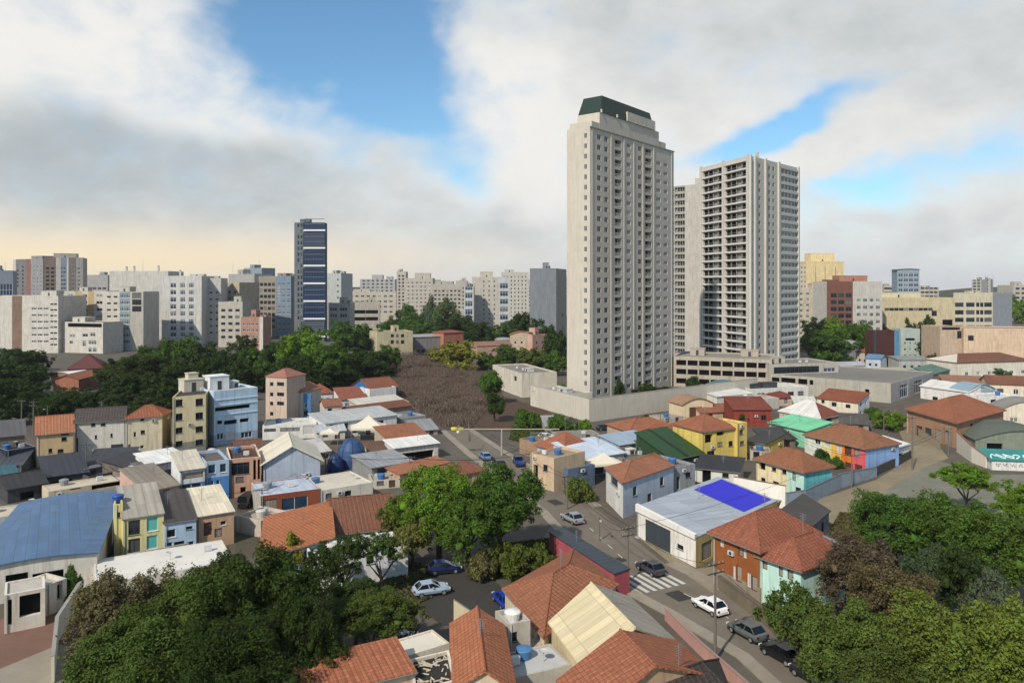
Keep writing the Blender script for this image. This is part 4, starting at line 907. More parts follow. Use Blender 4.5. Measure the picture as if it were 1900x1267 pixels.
bld('apartment_building', 'beige stepped block left of the pale blue windowed tower', (802, 0, 660), (858, 527, 604), depth=18, wall='#c0b7a8', cat='building', wins=grid(0, 7, 7, 1.9, 1.6, 8, 3.6, .04, .96, 'k'), extras=(('box', .3, .5, (8, 6, 3)),))
bld('office_block', 'narrow block of dark blue glass on the centre skyline', (861, 0, 500), (879, 531, 628), depth=14, wall='#cfd0cd', cat='building', wins=[(0, (.5, 5 + 5.4 * r, 5, 3.7), 'c') for r in range(6)])
bld('residential_tower', 'cream tower with blue glass strip between hazy towers', (876, 0, 520), (944, 514, 624), depth=22, wall='#cdc4b3', cat='tower', spans={0: ((.72, '#cfc6b6'), (1.1, '#c9ccd0'))}, wins=[(0, (.87, 6 + 5.4 * r, 5.6, 3.6), 'c') for r in range(6)] + grid(0, 3, 11, 1.1, 1.6, 5, 3.2, .25, .68, 'w'), extras=(('box', .4, .5, (9, 7, 4)),))
bld('residential_tower', 'hazy cream ribbed tower left of the grey metal clad block', (930, 0, 620), (981, 505, 609), depth=20, wall='#cfc8b9', cat='tower', wins=grid(0, 7, 12, 1.2, 1.7, 6, 3.2, .04, .96, 'w'), extras=(('box', .3, .5, (8, 6, 2.5)),))
bld('office_block', 'grey metal clad block just left of the cream tower', (983, 0, 440), (1032, 498, 641), C=(1051, 0, 470), wall=metal('#8a8f95', .8, .35, .8), cat='building', sides={1: '#aaa79f'}, wins=grid(1, 1, 2, 4, 2.5, 8, 8, .3, .9, 'k'))
# ------------------------------------------------------------------ skyline right of the towers
bld('residential_tower', 'sunlit pale yellow stepped tower behind the red brown block', (1496, 0, 520), (1566, 485, 624), depth=22, wall='#e9d2a2', cat='tower', extras=(('box', .5, .4, (17, 10, 6), '#e9d2a2'),), wins=[(0, (f, 3, .35, 45), 'k') for f in (.25, .5, .78)] + grid(0, 2, 4, 1.4, 1.4, 6, 3.4, .02, .2, 'k'))
bld('residential_tower', 'narrow pale tower squeezed beside the white balcony tower', (1476, 0, 520), (1499, 490, 624), depth=18, wall='#dccfb4', cat='tower', wins=grid(0, 3, 14, 1.4, 1.5, 5, 3.2, .06, .94, 'w'))
bld('apartment_building', 'pale lower block in front of the sunlit yellow tower', (1478, 0, 430), (1537, 533, 644), depth=14, wall='#cfc6b4', cat='building', wins=grid(0, 2, 9, 1.6, 1.5, 4, 3.2, .05, .45, 'w') + grid(0, 1, 1, 8, 3.2, 2, 3.2, .5, .95, 'o'))
def redblock():
    wins = grid(0, 3, 8, 3.2, 2.3, 3.5, 3.6, .06, .46, 'k') + grid(0, 4, 7, 2.2, 1.9, 3.5, 3.8, .52, .98, 'w')
    bld('apartment_building', 'red brown and white apartment block with a terracotta roof storey', (1534, 0, 400), (1637, 522, 530 + 49000 / 400), depth=18, wall='#d3cec6', spans={0: ((.47, '#82594d'), (1.1, '#cdc8c0'))}, cat='building', wins=wins, extras=(('box', .55, .5, (15, 9, 3.4), '#ab7c68'), ('box', .25, .5, (9, 8, 1.2), '#82594d')))
redblock()
bld('commercial_building', 'long cream hall with a pale roof edge on the right skyline', (1634, 0, 420), (1772, 552, 646), depth=26, wall='#d6c7a3', cat='building', wins=[(0, (.72, 18, 3, 3), 'k'), (0, (.9, 8, 6, 8), 'o')] + grid(0, 10, 1, 2.6, 1.6, 21, 3, .05, .7, 'k') + grid(0, 8, 1, 2.2, 2.4, 2.5, 3, .05, .9, 'w'), cap='#e6dfc9', extras=(('box', .35, .5, (26, 10, 3), '#d8caa8'), ('mast', .85, .5, 5), ('mast', .95, .5, 4)))
bld('office_tower', 'pale blue glass tower rising behind the long cream hall', (1665, 0, 640), (1706, 500, 607), depth=17, wall='#8ea6b3', cat='tower', wins=grid(0, 4, 9, 3.6, 3.0, 9, 4.2, .03, .97, 'b'), roof='barrel', rise=.6, roofm=metal('#8ea0a8'), over=1.0)
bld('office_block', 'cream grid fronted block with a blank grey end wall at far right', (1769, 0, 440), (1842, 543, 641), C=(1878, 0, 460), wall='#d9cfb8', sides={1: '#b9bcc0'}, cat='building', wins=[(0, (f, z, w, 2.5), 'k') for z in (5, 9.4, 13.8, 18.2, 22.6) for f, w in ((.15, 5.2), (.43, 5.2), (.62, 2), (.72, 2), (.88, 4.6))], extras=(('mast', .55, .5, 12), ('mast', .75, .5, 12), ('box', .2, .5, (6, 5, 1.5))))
bld('residential_tower', 'faint hazy twin tower far behind the cream grid block', (1803, 0, 900), (1821, 519, 585), depth=14, wall='#b9b6b0', cat='tower', wins=grid(0, 2, 10, 3, 2, 8, 3.6, .08, .92, 'k'))
bld('residential_tower', 'faint hazy slim tower at the far right, right of its twin', (1824, 0, 930), (1838, 518, 583), depth=12, wall='#b5b3b0', cat='tower', wins=grid(0, 1, 10, 3, 2, 8, 3.6, .1, .9, 'k'))
bld('commercial_building', 'long low beige wall building at the right edge below the grid block', (1788, 0, 316), (1960, 610, 688), depth=18, wall='#d0b79c', cat='building', wins=[(0, (.08, 12, 2.2, 2.2), 'k')])
bld('commercial_building', 'beige annex with one shuttered window right of the pale green house', (1744, 0, 318), (1790, 606, 684), depth=14, wall='#bfa994', cat='building', wins=[(0, (1776, 614, 1784, 628), 'k'), (0, (1748, 606, 1782, 612), 'o')])
# hazy rows along the horizon, each block a thing
far = [(-20, 45, 512, 900, 'faint hazy block behind the grey glazed box at far left'), (160, 200, 510, 820, 'hazy block in the gap right of the bay fronted tower'), (600, 640, 520, 1100, 'far pale block just right of the slim dark tower'), (846, 866, 521, 900, 'far hazy block left of the narrow dark blue glass block'),
       (1042, 1075, 515, 900, 'faint block half hidden by the left edge of the cream tower'), (1640, 1664, 530, 800, 'hazy low block left of the pale blue glass tower'), (1706, 1742, 533, 860, 'hazy low block just right of the pale blue glass tower'), (1880, 1930, 529, 760, 'pale far block at the extreme right edge of the skyline'),
       (560, 585, 524, 1000, 'far block behind the slim dark blue tower'), (960, 1000, 520, 1000, 'far block between the ribbed tower and the metal clad block'), (700, 740, 528, 1200, 'farthest pale block right of the hazy twin topped one'), (790, 840, 522, 1150, 'faint block behind the beige stepped block')]
for x0, x1, yt, Y, lab in far:
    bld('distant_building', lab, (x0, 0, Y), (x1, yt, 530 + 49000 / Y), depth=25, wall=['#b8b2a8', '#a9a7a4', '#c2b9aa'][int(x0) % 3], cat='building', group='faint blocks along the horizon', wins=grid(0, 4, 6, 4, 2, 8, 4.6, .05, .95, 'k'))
# ------------------------------------------------------------------ compound round the cream tower, podium and halls to its right
OR = '#b9683f'; BR = '#94593c'; TAN = '#8d8274'
pwall('compound_wall', 'high cream boundary wall with a sharp corner in front of the cream tower', [(985, 752), (1093, 783), (1405, 737)], 5.95, .3, paint('#cbc3b4', .45, .9), cap=conc('#b9b1a2'))
bld('gatehouse', 'low cream garage block with square openings left of the cream tower', (985, 0, 220), (1050, 724, 530 + 49000 / 205), depth=9, z=5.4, wall='#cdc5b6', cat='building', roofm=conc('#a39d93'), wins=[(0, (.1 + .15 * i, 2.9, 1.5, 1.6), 'o') for i in range(6)], extras=(('ac', .3, .5), ('ac', .5, .6), ('ac', .7, .5), ('box', .6, .5, (5, 2, 1.0), '#b8b8b4')))
bld('gatehouse', 'tall cream entrance block with a pillar at the edge of the brown lot', (914, 0, 262), (968, 676, 530 + 49000 / 236), depth=12, z=7.6, wall='#cfc7b8', cat='building', roofm=conc('#8f8a82'), wins=[(0, (.06, 0, 1.6, 5.2), 'o'), (0, (.8, 4.6, 2.2, 1.5), 'k')], extras=(('ac', .4, .4), ('ac', .6, .4), ('box', .7, .5, (3, 2, .9), '#c4c4c0')))
bld('parking_deck', 'open concrete parking deck at the foot of the white balcony tower', (1250, 0, 262), (1432, 678, 530 + 49000 / 250), depth=22, z=10.5, wall='#b0a698', cat='building', roofm=conc('#9c968c'), cap='#d8d4cb', wins=[(0, (.08 + .12 * i, z, 3.4, 1.8), 'o') for i in range(8) for z in (1.2, 4.4, 7.5)], extras=(('box', .2, .6, (5, 4, 2.4)), ('box', .75, .7, (6, 4, 2.2))))
o, Q, H = bld('canopy_pavilion', 'turquoise vaulted canopy between the compound wall and parking deck', (1305, 0, 236), (1372, 714, 530 + 49000 / 232), depth=8, z=3.2, wall='#d0ccc2', cat='canopy', roof='barrel', rise=1.6, roofm=metal('#3f7f8c', .8, .4), wins=[(0, (.5, .3, 8, 2.3), 'o')])
bld('commercial_building', 'upper terrace block with a dark glazed strip below the white tower', (1431, 676), (1556, 672, 722), depth=16, wall='#b7b1a6', cat='building', roofm=conc('#8d8a84'), wins=[(0, (1436, 680, 1520, 692), 'k'), (0, (1528, 682, 1550, 690), 'b')], extras=(('box', .3, .5, (4, 3, 2)), ('ac', .6, .4), ('ac', .7, .4)))
bld('warehouse', 'big grey flat roofed hall with a blue glazed corner', (1430, 694), (1653, 711, 748), C=(1732, 690), wall='#aaa599', cat='warehouse', roofm=conc('#86827b', .9, .5), par=.25, sides={1: '#a3a2a0'}, cap='#b9b4a9',
    wins=[(0, (1432, 700, 1446, 708), 'o'), (0, (1449, 701, 1476, 710), 'o'), (0, (1481, 703, 1498, 713), 'o'), (0, (1502, 705, 1509, 714), 'o'), (0, (1605, 722, 1613, 738), 'o'), (1, (.28, .6, 7, 4), 'b'), (1, (.62, .6, 8, 4), 'b')])
bld('house', 'small white house with a brown hip roof under the big round trees', (1500, 653), (1556, 652, 668), depth=11, wall='#d9d4ca', roof='hip', rise=2.6, roofm=tile('#8a5440'), wins=[(0, (.3, 1, 1.4, 1.3), 'k'), (0, (.7, 1, 1.4, 1.3), 'k')])
def tank(x, yb, ytop, wpx, label):
    p = at(x, yb); s = p.y / FOC; h = (yb - ytop) * s; r = wpx * s / 2; rt = empty('water_tank', (p.x, p.y, 0), 0, label, 'water tank')
    b = MB(); b.lathe([(r, 0), (r * 1.02, h * .25), (r, h * .5), (r * 1.02, h * .75), (r, h * .86)], n=22); b.build('shell', metal('#8f9092', .8, .7, 2), rt, False); t = MB(); t.lathe([(r * 1.04, h * .86), (r * .8, h * .95), (r * .3, h), (0, h)], n=22); t.build('lid', metal('#9fa0a0', .8, .6), rt)
    l = MB(); 
    for u in (-.25, .25): l.tube((u, -r - .15, 0), (u, -r - .15, h * .9), .04, n=5)
    for k in range(int(h / .4)): l.tube((-.25, -r - .15, .3 + .4 * k), (.25, -r - .15, .3 + .4 * k), .025, n=4)
    l.build('ladder', STEEL, rt)
tank(1576, 668, 631, 31, 'grey round metal tank right of the small brown roofed house')
tank(935, 652, 626, 34, 'low white round tank among trees left of the cream tower')
bld('industrial_building', 'dark red panelled building in a blue frame beside the round trees', (1621, 614), (1668, 614, 680), depth=8, wall='#54352f', cat='building', spans={0: ((.10, '#39434a'), (.82, '#4a2c27'), (1.1, '#5687ab'))}, roofm=conc('#5b5750'), wins=[(0, (.45, 1, 4.5, 2.2), 'o')])
bld('house', 'pale green house right of the dark red panelled building', (1671, 610), (1707, 610, 668), depth=8, wall='#b9c6bd', cat='house', wins=grid(0, 3, 3, 1.1, 1.2, 1.5, 2.9, .1, .9, 'w') + [(0, (.5, 9.2, 4.4, 1.1), 'o')])
bld('shed', 'maroon brick shed below the beige annex', (1752, 642), (1792, 640, 664), depth=9, wall=brick('#7a4a48'), roof='shed', rise=1.2, roofm=tile('#7d4d47'), cat='shed', wins=[(0, (.5, .3, 2, 1.8), 'o')])
bld('house', 'blue and white cottage in front of the dark red panelled building', (1606, 664), (1634, 666, 684), depth=6, wall='#bcc6d0', cat='house', roof='gable', ridge='x', rise=1.4, roofm=metal('#5f86ad'), wins=grid(0, 2, 1, 1, 1.1, .9, 3, .1, .9, 'k'))
bld('house', 'small red roofed house left of the blue and white cottage', (1588, 652), (1612, 654, 676), depth=6, wall='#cfc4b6', cat='house', roof='hip', rise=1.4, roofm=tile('#a5513c'), wins=grid(0, 2, 1, 1, 1.2, .9, 3, .1, .9, 'k'))
bld('house', 'grey roofed shed house right of the blue framed building', (1668, 668), (1730, 668, 686), depth=9, wall='#aeb2ac', cat='house', roof='shed', rise=.8, roofm=metal('#8f928f'), wins=grid(0, 4, 1, 1.2, 1.1, .8, 3, .06, .94, 'k'))
bld('house', 'green sheet roofed lean-to left of the long brown roofed house', (1730, 694), (1762, 686, 706), depth=6, wall='#8f9c8f', cat='house', roof='shed', rise=1.5, roofm=metal('#4f7363'), wins=[(0, (.5, .2, 2, 1.6), 'o')])
bld('house', 'long brown hip roofed house with a cream end at far right', (1776, 673), (1915, 669, 697), depth=15, wall='#ddd6c8', roof='hip', rise=2.5, roofm=[tile('#8b5840'), tile('#8b5840'), tile('#8b5840'), metal('#ded6c4')], wins=grid(0, 6, 1, 1.5, 1.4, .9, 3, .05, .95, 'w'))
bld('house', 'tan shed roofed house with a dark open porch at right', (1753, 710), (1831, 713, 732), depth=9, wall='#b08368', roof='shed', rise=1.5, roofm=tile('#a9785c'), wins=[(0, (1757, 714, 1763, 727), 'o'), (0, (1767, 714, 1797, 728), 'o')])
bld('house', 'cream walled house with broad brown roof at the right edge', (1836, 712), (1945, 716, 742), depth=11, wall='#dccfb9', roof='gable', ridge='x', rise=2.0, roofm=tile('#93583f'), wins=[(0, (1850, 721, 1862, 731), 'k'), (0, (1880, 722, 1890, 732), 'w')])
bld('house', 'plain white house with low white gable roof behind the orange hip roof', (1708, 716), (1797, 728, 752), depth=10, wall='#e4e1da', roof='gable', ridge='x', rise=1.6, roofm=metal('#dcd9d2', .85, .3), wins=[(0, (1730, 736, 1740, 745), 'k'), (0, (1765, 738, 1775, 747), 'k')])
bld('greenhouse', 'blue grey vaulted glass shelter on the white terrace at right', (1797, 726), (1846, 723, 748), depth=6, wall='#9fb2bf', cat='shelter', roof='barrel', rise=1.8, roofm=metal('#8ea6b5', .85, .3), wins=[(0, (1808, 727, 1843, 743), 'o')])
bld('house', 'low white flat roofed house right of the vaulted glass shelter', (1826, 736), (1890, 733, 756), depth=7, wall='#e6e4df', roofm=conc('#d8d5ce'), wins=[(0, (1838, 741, 1848, 749), 'k'), (0, (1860, 741, 1884, 752), 'o')], extras=(('tank', .7, .5, 1.3), ('dish', .3, .4)))
bld('house', 'large orange hip roofed house with dark street doors at right', (1683, 758), (1775, 783, 832), C=(1862, 760), wall='#a98468', roof='hip', rise=3.0, over=.7, roofm=tile('#b0623b'), wins=[(0, (1700, 790, 1711, 812), 'g'), (0, (1716, 794, 1728, 817), 'g'), (0, (1735, 797, 1746, 820), 's'), (0, (1752, 800, 1764, 825), 's'), (1, (.3, 3.2, 1.4, 1.3), 'k'), (1, (.6, 3.2, 1.4, 1.3), 'k')])
bld('house', 'rusty roofed lean-to against the orange hip roofed house', (1776, 788), (1822, 784, 812), depth=7, wall='#a5745a', roof='shed', rise=1.0, roofm=tile('#8e4f38'), wins=[(0, (1788, 795, 1796, 806), 'k')])
pwall('perimeter_wall', 'stepped white and brown yard wall facing the earth lane', [(1776, 838), (1804, 858), (1830, 868)], [4.2, 3.2, 2.2], .25, paint('#dcd3c4', .5), 'wall', conc('#9a6a50'))
bld('house', 'cream house with a rounded grey vault roof at the right edge', (1858, 760), (1965, 764, 796), depth=8, wall='#d6cdb9', cat='house', roof='barrel', rise=2.3, roofm=metal('#8c8880'), wins=[(0, (1873, 774, 1889, 783), 'w'), (0, (1920, 774, 1936, 783), 'w')])
bld('warehouse', 'large grey green vaulted hall behind the teal stall at the right edge', (1810, 816), (1990, 822, 846), depth=13, wall='#7f8678', cat='hall', roof='barrel', rise=2.2, over=.3, roofm=conc('#6c7367', .8, .5, 'Object', 'painted_vault', 1.5), wins=[(0, (.2, .1, 3, 2), 'o')])
def mural():
    root, Q, H = bld('kiosk', 'teal roofed stall with white scribbled paint above a white wall', (1840, 853), (1990, 858, 877), depth=6, wall='#d6d6d0', cat='stall', roof='shed', rise=.7, roofm=metal('#1f8f8a', .8, .35, .6), wins=[])
    la, lb, lc, ld = Q; r = random.Random(4); mb = MB(); L = (lb - la).length
    for k in range(9):                                                  # loops of white spray paint on the roof sheet
        u = L * (.06 + .105 * k); v = .25 + .14 * r.random(); P = []
        for i in range(13):
            t = i / 12 * 2 * math.pi; s = v + .17 * math.sin(t) * (1 + .3 * math.sin(2 * t)); P.append((la.x + u + .6 * math.cos(t * (.7 + .23 * (k % 4)) + k), la.y + 6 * s, H + .15 + .70 * s + .03))
        for p, q in zip(P, P[1:]): mb.tube(p, q, .11, n=5)
    mb.build('painted_scrawl', paint('#d7e6e2', .3), root)
    mb = MB()
    for k in range(10):
        u = L * (.05 + .095 * k); P = [(la.x + u + .8 * i / 6 + .2 * math.sin(i * 2.9 + k * 2.2), la.y - .03, .5 + H * .28 + .35 * math.sin(i * 1.7 + k)) for i in range(7)]
        for p, q in zip(P, P[1:]): mb.tube(p, q, .04, n=4)
    mb.build('graffiti', plain('#6e7274', .7), root)
mural()
bld('house', 'cream two storey house with a red roof strip below the grey hall', (1516, 739), (1592, 748, 781), C=(1613, 741), wall='#ddd2bd', sides={1: '#e8ebee'}, roof='shed', rise=1.7, roofm=tile('#a2512f'), over=.25,
    wins=[(0, (1524, 742, 1530, 748), 'k'), (0, (1543, 746, 1552, 754), 'k'), (0, (1569, 750, 1578, 757), 'k'), (0, (1566, 771, 1582, 779), 'g'), (0, (1530, 764, 1538, 771), 'k'), (1, (.25, 3.6, 1.2, 1.5), 'k'), (1, (.25, .9, 1.2, 1.5), 'k'), (1, (.7, 3.6, 1.0, 1.5), 'k')], extras=())
bld('house', 'house with one white and one red hip slope right of the mint shed', (1446, 762), (1523, 776, 792), C=(1562, 768), wall='#c8bba8', roof='hip', rise=2.9, roofm=[metal('#dedad2', .85, .3), tile('#9b4a38'), tile('#9b4a38'), metal('#e0dcd4', .85, .3)], wins=[(0, (1458, 772, 1466, 780), 'k'), (1, (.4, .4, 3, 2.2), 'o')])
bld('shed', 'mint green shed with sloping mint sheet roof', (1427, 784), (1497, 800, 832), depth=7, wall='#8fd0ae', cat='shed', roof='shed', rise=1.3, roofm=metal('#7cd3a2', .8, .2), wins=[(0, (1437, 793, 1447, 800), 'k')])
bld('house', 'dark red walled house with a flat red roof in the middle right', (1362, 760), (1432, 760, 792), depth=9, wall='#8a3f33', roof='shed', rise=1.8, roofm=tile('#94402f'), wins=[(0, (1372, 770, 1382, 780), 'k'), (0, (1412, 770, 1422, 780), 'k')])
bld('house', 'small red roofed house behind the dark red walled one', (1440, 738), (1476, 736, 752), depth=6, wall='#c9b8a2', roof='hip', rise=1.2, roofm=tile('#8f3d30'), wins=[(0, (.5, .8, 1.2, 1.2), 'k')])
bld('house', 'yellow house with an orange hip roof and arched porch, middle right', (1303, 800), (1368, 793, 856), depth=9, wall='#d9c06a', roof='hip', rise=2.2, roofm=tile('#b0623f'), cat='house', wins=[(0, (1308, 806, 1322, 822), 'o'), (0, (1331, 820, 1341, 828), 'k'), (0, (1330, 801, 1344, 808), 'o'), (0, (1312, 836, 1326, 850), 'k'), (0, (1352, 818, 1360, 828), 'k')])
bld('house', 'narrow yellow stair tower beside the arched yellow house', (1368, 786), (1386, 783, 854), depth=6, wall='#dbc36e', cat='house', wins=[(0, (1372, 797, 1379, 806), 'k'), (0, (1373, 818, 1381, 826), 'k')])
bld('garage', 'low yellow garage with a black sheet roof', (1383, 818), (1419, 824, 846), depth=8, wall='#d2b95f', roof='shed', rise=.9, roofm=metal('#3c3a38', .8, .5), cat='garage', wins=[(0, (.5, .05, 2.6, 1.9), 's')])
def coloured():
    bld('house', 'row house fronted in cream, yellow, orange and pink with a blue end wall', (1493, 806), (1606, 832, 876), C=(1668, 822), wall='#e0ad48', sides={1: '#8fb0dd'}, spans={0: ((.30, '#d9dfd2'), (.46, '#e6d79b'), (.62, '#e3b656'), (.80, '#dd7a33'), (1.1, '#d9606a'))}, roof='hip', rise=2.4, over=.4, roofm=tile('#a1653f', .85, .45),
        wins=[(0, (1548, 852, 1561, 877), 'o'), (0, (1568, 858, 1582, 882), 'd'), (0, (1585, 830, 1596, 848), 's'), (0, (1567, 826, 1580, 846), 'd'), (0, (1552, 824, 1562, 840), 'l'), (0, (1586, 862, 1600, 882), 'd'), (0, (1512, 812, 1522, 824), 'w'), (0, (1530, 816, 1541, 830), 'l')])
coloured()
bld('shed', 'white awning shed against the blue end wall of the row house', (1652, 834), (1686, 824, 852), depth=5, wall='#dfe3e6', roof='shed', rise=.8, roofm=metal('#e3e3e0', .9, .2), cat='shed', wins=[(0, (.5, .05, 3, 1.7), 'o')])
bld('house', 'cream, mint and turquoise house with a brown hip roof', (1403, 850), (1492, 874, 924), C=(1544, 864), wall='#e5d6b0', sides={1: '#67b8bf'}, spans={0: ((.66, '#e6d5ac'), (1.1, '#b9dccf'))}, roof='hip', rise=2.1, over=.5, roofm=tile('#a0603c', .85, .45),
    wins=[(0, (1408, 856, 1420, 872), 'o'), (0, (1432, 867, 1440, 874), 'k'), (0, (1451, 871, 1459, 879), 'k'), (0, (1470, 874, 1477, 892), 's'), (0, (1412, 886, 1420, 893), 'k'), (0, (1434, 893, 1445, 900), 'k'), (0, (1476, 904, 1486, 918), 'k')])
pwall('perimeter_wall', 'long white rendered wall between the tarpaulin roof and the turquoise house', [(1362, 925), (1458, 944)], 3.6, .25, paint('#e6e1d6', .4), 'wall', conc('#8a6f58'))
pwall('perimeter_wall', 'sloping grey blue lane wall beside the turquoise house', [(1458, 946), (1494, 940), (1560, 905), (1626, 884)], [2.6, 2.6, 2.4, 1.8], .25, paint('#8b98a3', .5), 'wall', conc('#7d858b'))
pwall('perimeter_wall', 'dark fence wall under the blue end wall with pale scribbles', [(1612, 888), (1668, 862), (1690, 850)], 1.5, .2, paint('#4a4740', .4), 'wall', conc('#57544d'))
def ware():
    root, Q, H = bld('warehouse', 'grey sheet roofed workshop with white street front and a dark garage door', (1182, 947), (1291, 999, 1053), C=(1442, 930), wall='#e6e2da', sides={1: '#c3ad74'}, cat='workshop', roof='shedr', rise=.5, over=.02, roofm=metal('#a9b1ba', .85, .35, .7),
        wins=[(0, (1197, 973, 1244, 1024), 'g'), (0, (1256, 1010, 1268, 1019), 'k'), (1, (.12, .4, 2.6, 2.2), 's')])
    la, lb, lc, ld = Q
    mb = MB(); P = lambda s, t, z: tuple((la + (lb - la) * s + (ld - la) * t).to_3d() + Vector((0, 0, z)))
    mb.hexa([P(-.01, -.012, H - .05), P(1.0, -.012, H - .05), P(1.0, .012, H - .05), P(-.01, .012, H - .05)], [P(-.01, -.012, H + .95), P(1.0, -.012, H + .55), P(1.0, .012, H + .55), P(-.01, .012, H + .95)])
    mb.build('parapet', paint('#e6e2da', .4), root)
    zr = lambda s: H + .16 + .5 * (1 - s)
    t = MB(); n = 10
    for i in range(n):                                                  # the tarpaulin lies in folds over the back of the roof
        for j in range(6):
            c = []
            for a, b in ((i, j), (i + 1, j), (i + 1, j + 1), (i, j + 1)):
                s = .10 + .84 * a / n; tt = .60 + .37 * b / 6; c.append(P(s, tt, zr(s) + .06 + .02 * math.sin(a * 2.1 + b * 1.3)))
            t.face(c)
    tp = t.build('tarpaulin', plain('#1212c4', .45, .4), None, True); tp.matrix_world = Matrix.Translation(root.location) @ Matrix.Rotation(root.rotation_euler.z, 4, 'Z'); tag(tp, 'bright blue tarpaulin spread over the back of the grey workshop roof', 'tarpaulin')
ware()
bld('shed', 'grey open lean-to roof behind the blue tarpaulin', (1345, 912), (1432, 936, 946), depth=3.2, wall='#8f8a80', roof='shed', rise=.5, roofm=metal('#98948a', .85, .5), cat='shed', wins=[(0, (.5, .1, 8, 1), 'o')])
# house at the crossing: brown street front, mint wing
root, Q, H = bld('house', 'tall brown walled corner house with a terracotta roof and white shutters', (1323, 984), (1410, 1017, 1123), C=(1515, 985), wall='#94582f', roof='hip', rise=2.4, over=.55, roofm=tile('#a5583a'), sides={1: '#bfe0d3', 3: '#8b8378'}, bands=((1.9, '#8d8272'),),
    wins=[(0, (1336, 993, 1343, 1014), 'l'), (0, (1370, 1006, 1378, 1032), 's'), (0, (1379, 1014, 1385, 1035), 'l'), (0, (1360, 1049, 1365, 1074), 'l'), (0, (1366, 1050, 1376, 1079), 's'), (0, (1386, 1062, 1393, 1089), 'l'), (0, (1394, 1069, 1405, 1096), 's'), (0, (1352, 1088, 1368, 1096), 'k')])
bld('house', 'mint green wing with an orange hip roof on the brown corner house', (1411, 1027), (1486, 1052, 1150), depth=8.5, wall='#bfe2d6', roof='hip', rise=1.8, over=.5, roofm=tile('#a5583a'), wins=[(0, (1415, 1035, 1424, 1056), 's'), (0, (1445, 1050, 1453, 1070), 's'), (0, (1461, 1057, 1472, 1076), 's'), (0, (1430, 1095, 1440, 1110), 'w')])
bld('house', 'low outbuilding with black roof and arched grey end behind the brown house', (1448, 958), (1496, 984, 1026), C=(1538, 948), wall='#7f7f80', roof='shedr', rise=.6, roofm=metal('#433d38', .8, .4), cat='outbuilding', wins=[(1, (.25, .2, 1.1, 1.9), 'o'), (1, (.7, .4, 1.2, 1.8), 'k')])
bld('shed', 'plain pale blue grey walled shed among the brown shrubs', (1506, 1032), (1560, 1010, 1088), depth=4, wall='#9aa8ba', roof='shed', rise=.5, roofm=metal('#8d949e', .8, .3), cat='shed', wins=[(0, (.8, .1, 1, 1.9), 'g')])
# ------------------------------------------------------------------ centre blocks between the wall and the crossing
bld('house', 'cream house with a rounded brown porch under the compound wall', (1266, 752), (1323, 749, 778), depth=7, wall='#dcc7a4', roof='barrel', rise=1.6, roofm=tile('#b98a68'), wins=[(0, (1279, 755, 1303, 774), 'd'), (0, (1308, 757, 1315, 768), 'w')])
bld('house', 'low house with long orange tiled hip roof below the compound wall', (1168, 801), (1262, 793, 814), depth=10, wall='#b5a18c', roof='hip', rise=1.8, roofm=tile('#b2663f'), wins=[(0, (1240, 798, 1256, 807), 'o'), (0, (1190, 803, 1198, 809), 'k')])
bld('house', 'orange roofed house with dark eaves beside the green shed', (1222, 808), (1300, 800, 822), depth=6, wall='#8c7c6c', roof='gable', ridge='x', rise=1.0, roofm=tile('#a8613f'), wins=[(0, (.3, .3, 3, 1.4), 'o')])
bld('house', 'small house with a steep orange hip roof and grey front left of the white roofs', (1048, 838), (1101, 828, 862), depth=8, wall='#a8b2b8', roof='hip', rise=2.6, roofm=tile('#b1633f'), wins=[(0, (1056, 840, 1068, 853), 'k'), (0, (1080, 836, 1090, 850), 'k')])
bld('shed', 'bluish white sheet roofed shed in the centre of the houses', (1080, 852), (1158, 840, 872), depth=9, wall='#cfd4d8', roof='shed', rise=1.3, roofm=metal('#c5d0dc', .9, .25), cat='shed', wins=[(0, (.35, .1, 3, 1.8), 'g')])
bld('shed', 'pale blue lean-to roof behind the bluish white shed', (1150, 826), (1214, 816, 840), depth=6, wall='#9fb0bd', roof='shed', rise=.9, roofm=metal('#9fb3c4', .85, .4), cat='shed', wins=[(0, (.5, .1, 2, 1.5), 'o')])
bld('shed', 'grey junk covered flat roof between white sheds and the green roof', (1154, 850), (1214, 842, 868), depth=8, wall='#8b857c', roofm=conc('#6b655d'), cat='shed', wins=[(0, (.5, .1, 3, 1.7), 'o')], extras=(('tank', .3, .4, 1.0), ('box', .65, .5, (1.4, 1.2, .9), '#e0ddd6'), ('ac', .8, .3)))
def green():
    root, Q, H = bld('shed', 'dark green sheet roofed shed with a paler stripe beside the yellow house', (1247, 852), (1304, 840, 866), depth=9, wall='#2c4429', cat='shed', roof='shed', rise=3.4, roofm=metal('#28512a', .7, .3, .5), wins=[(0, (.5, .1, 2.4, 1.6), 'g')])
    la, lb, lc, ld = Q; q = MB(); P = lambda s, t, z: tuple((la + (lb - la) * s + (ld - la) * t).to_3d() + Vector((0, 0, z)))
    q.hexa([P(.42, -.03, H + .08), P(.50, -.03, H + .08), P(.50, 1.02, H + .14 + 3.4), P(.42, 1.02, H + .14 + 3.4)], [P(.42, -.03, H + .22), P(.50, -.03, H + .22), P(.50, 1.02, H + .26 + 3.4), P(.42, 1.02, H + .26 + 3.4)]); q.build('ridge_strip', metal('#1a321c', .7, .3), root)
green()
bld('house', 'white house with arched window and patchy orange roof near the crossing', (1124, 868), (1156, 896, 962), C=(1250, 864), wall='#dcdad5', roof='hip', rise=1.3, over=.3, roofm=tile('#ae6a48', .9, .8), sides={1: '#b7c4d2'}, wins=[(0, (1133, 884, 1146, 901), 'k'), (1, (.22, 2.8, 1.1, 1.4), 'k'), (1, (.5, .2, 1.2, 2.1), 'd'), (1, (.75, 2.8, 1.1, 1.4), 'k')])
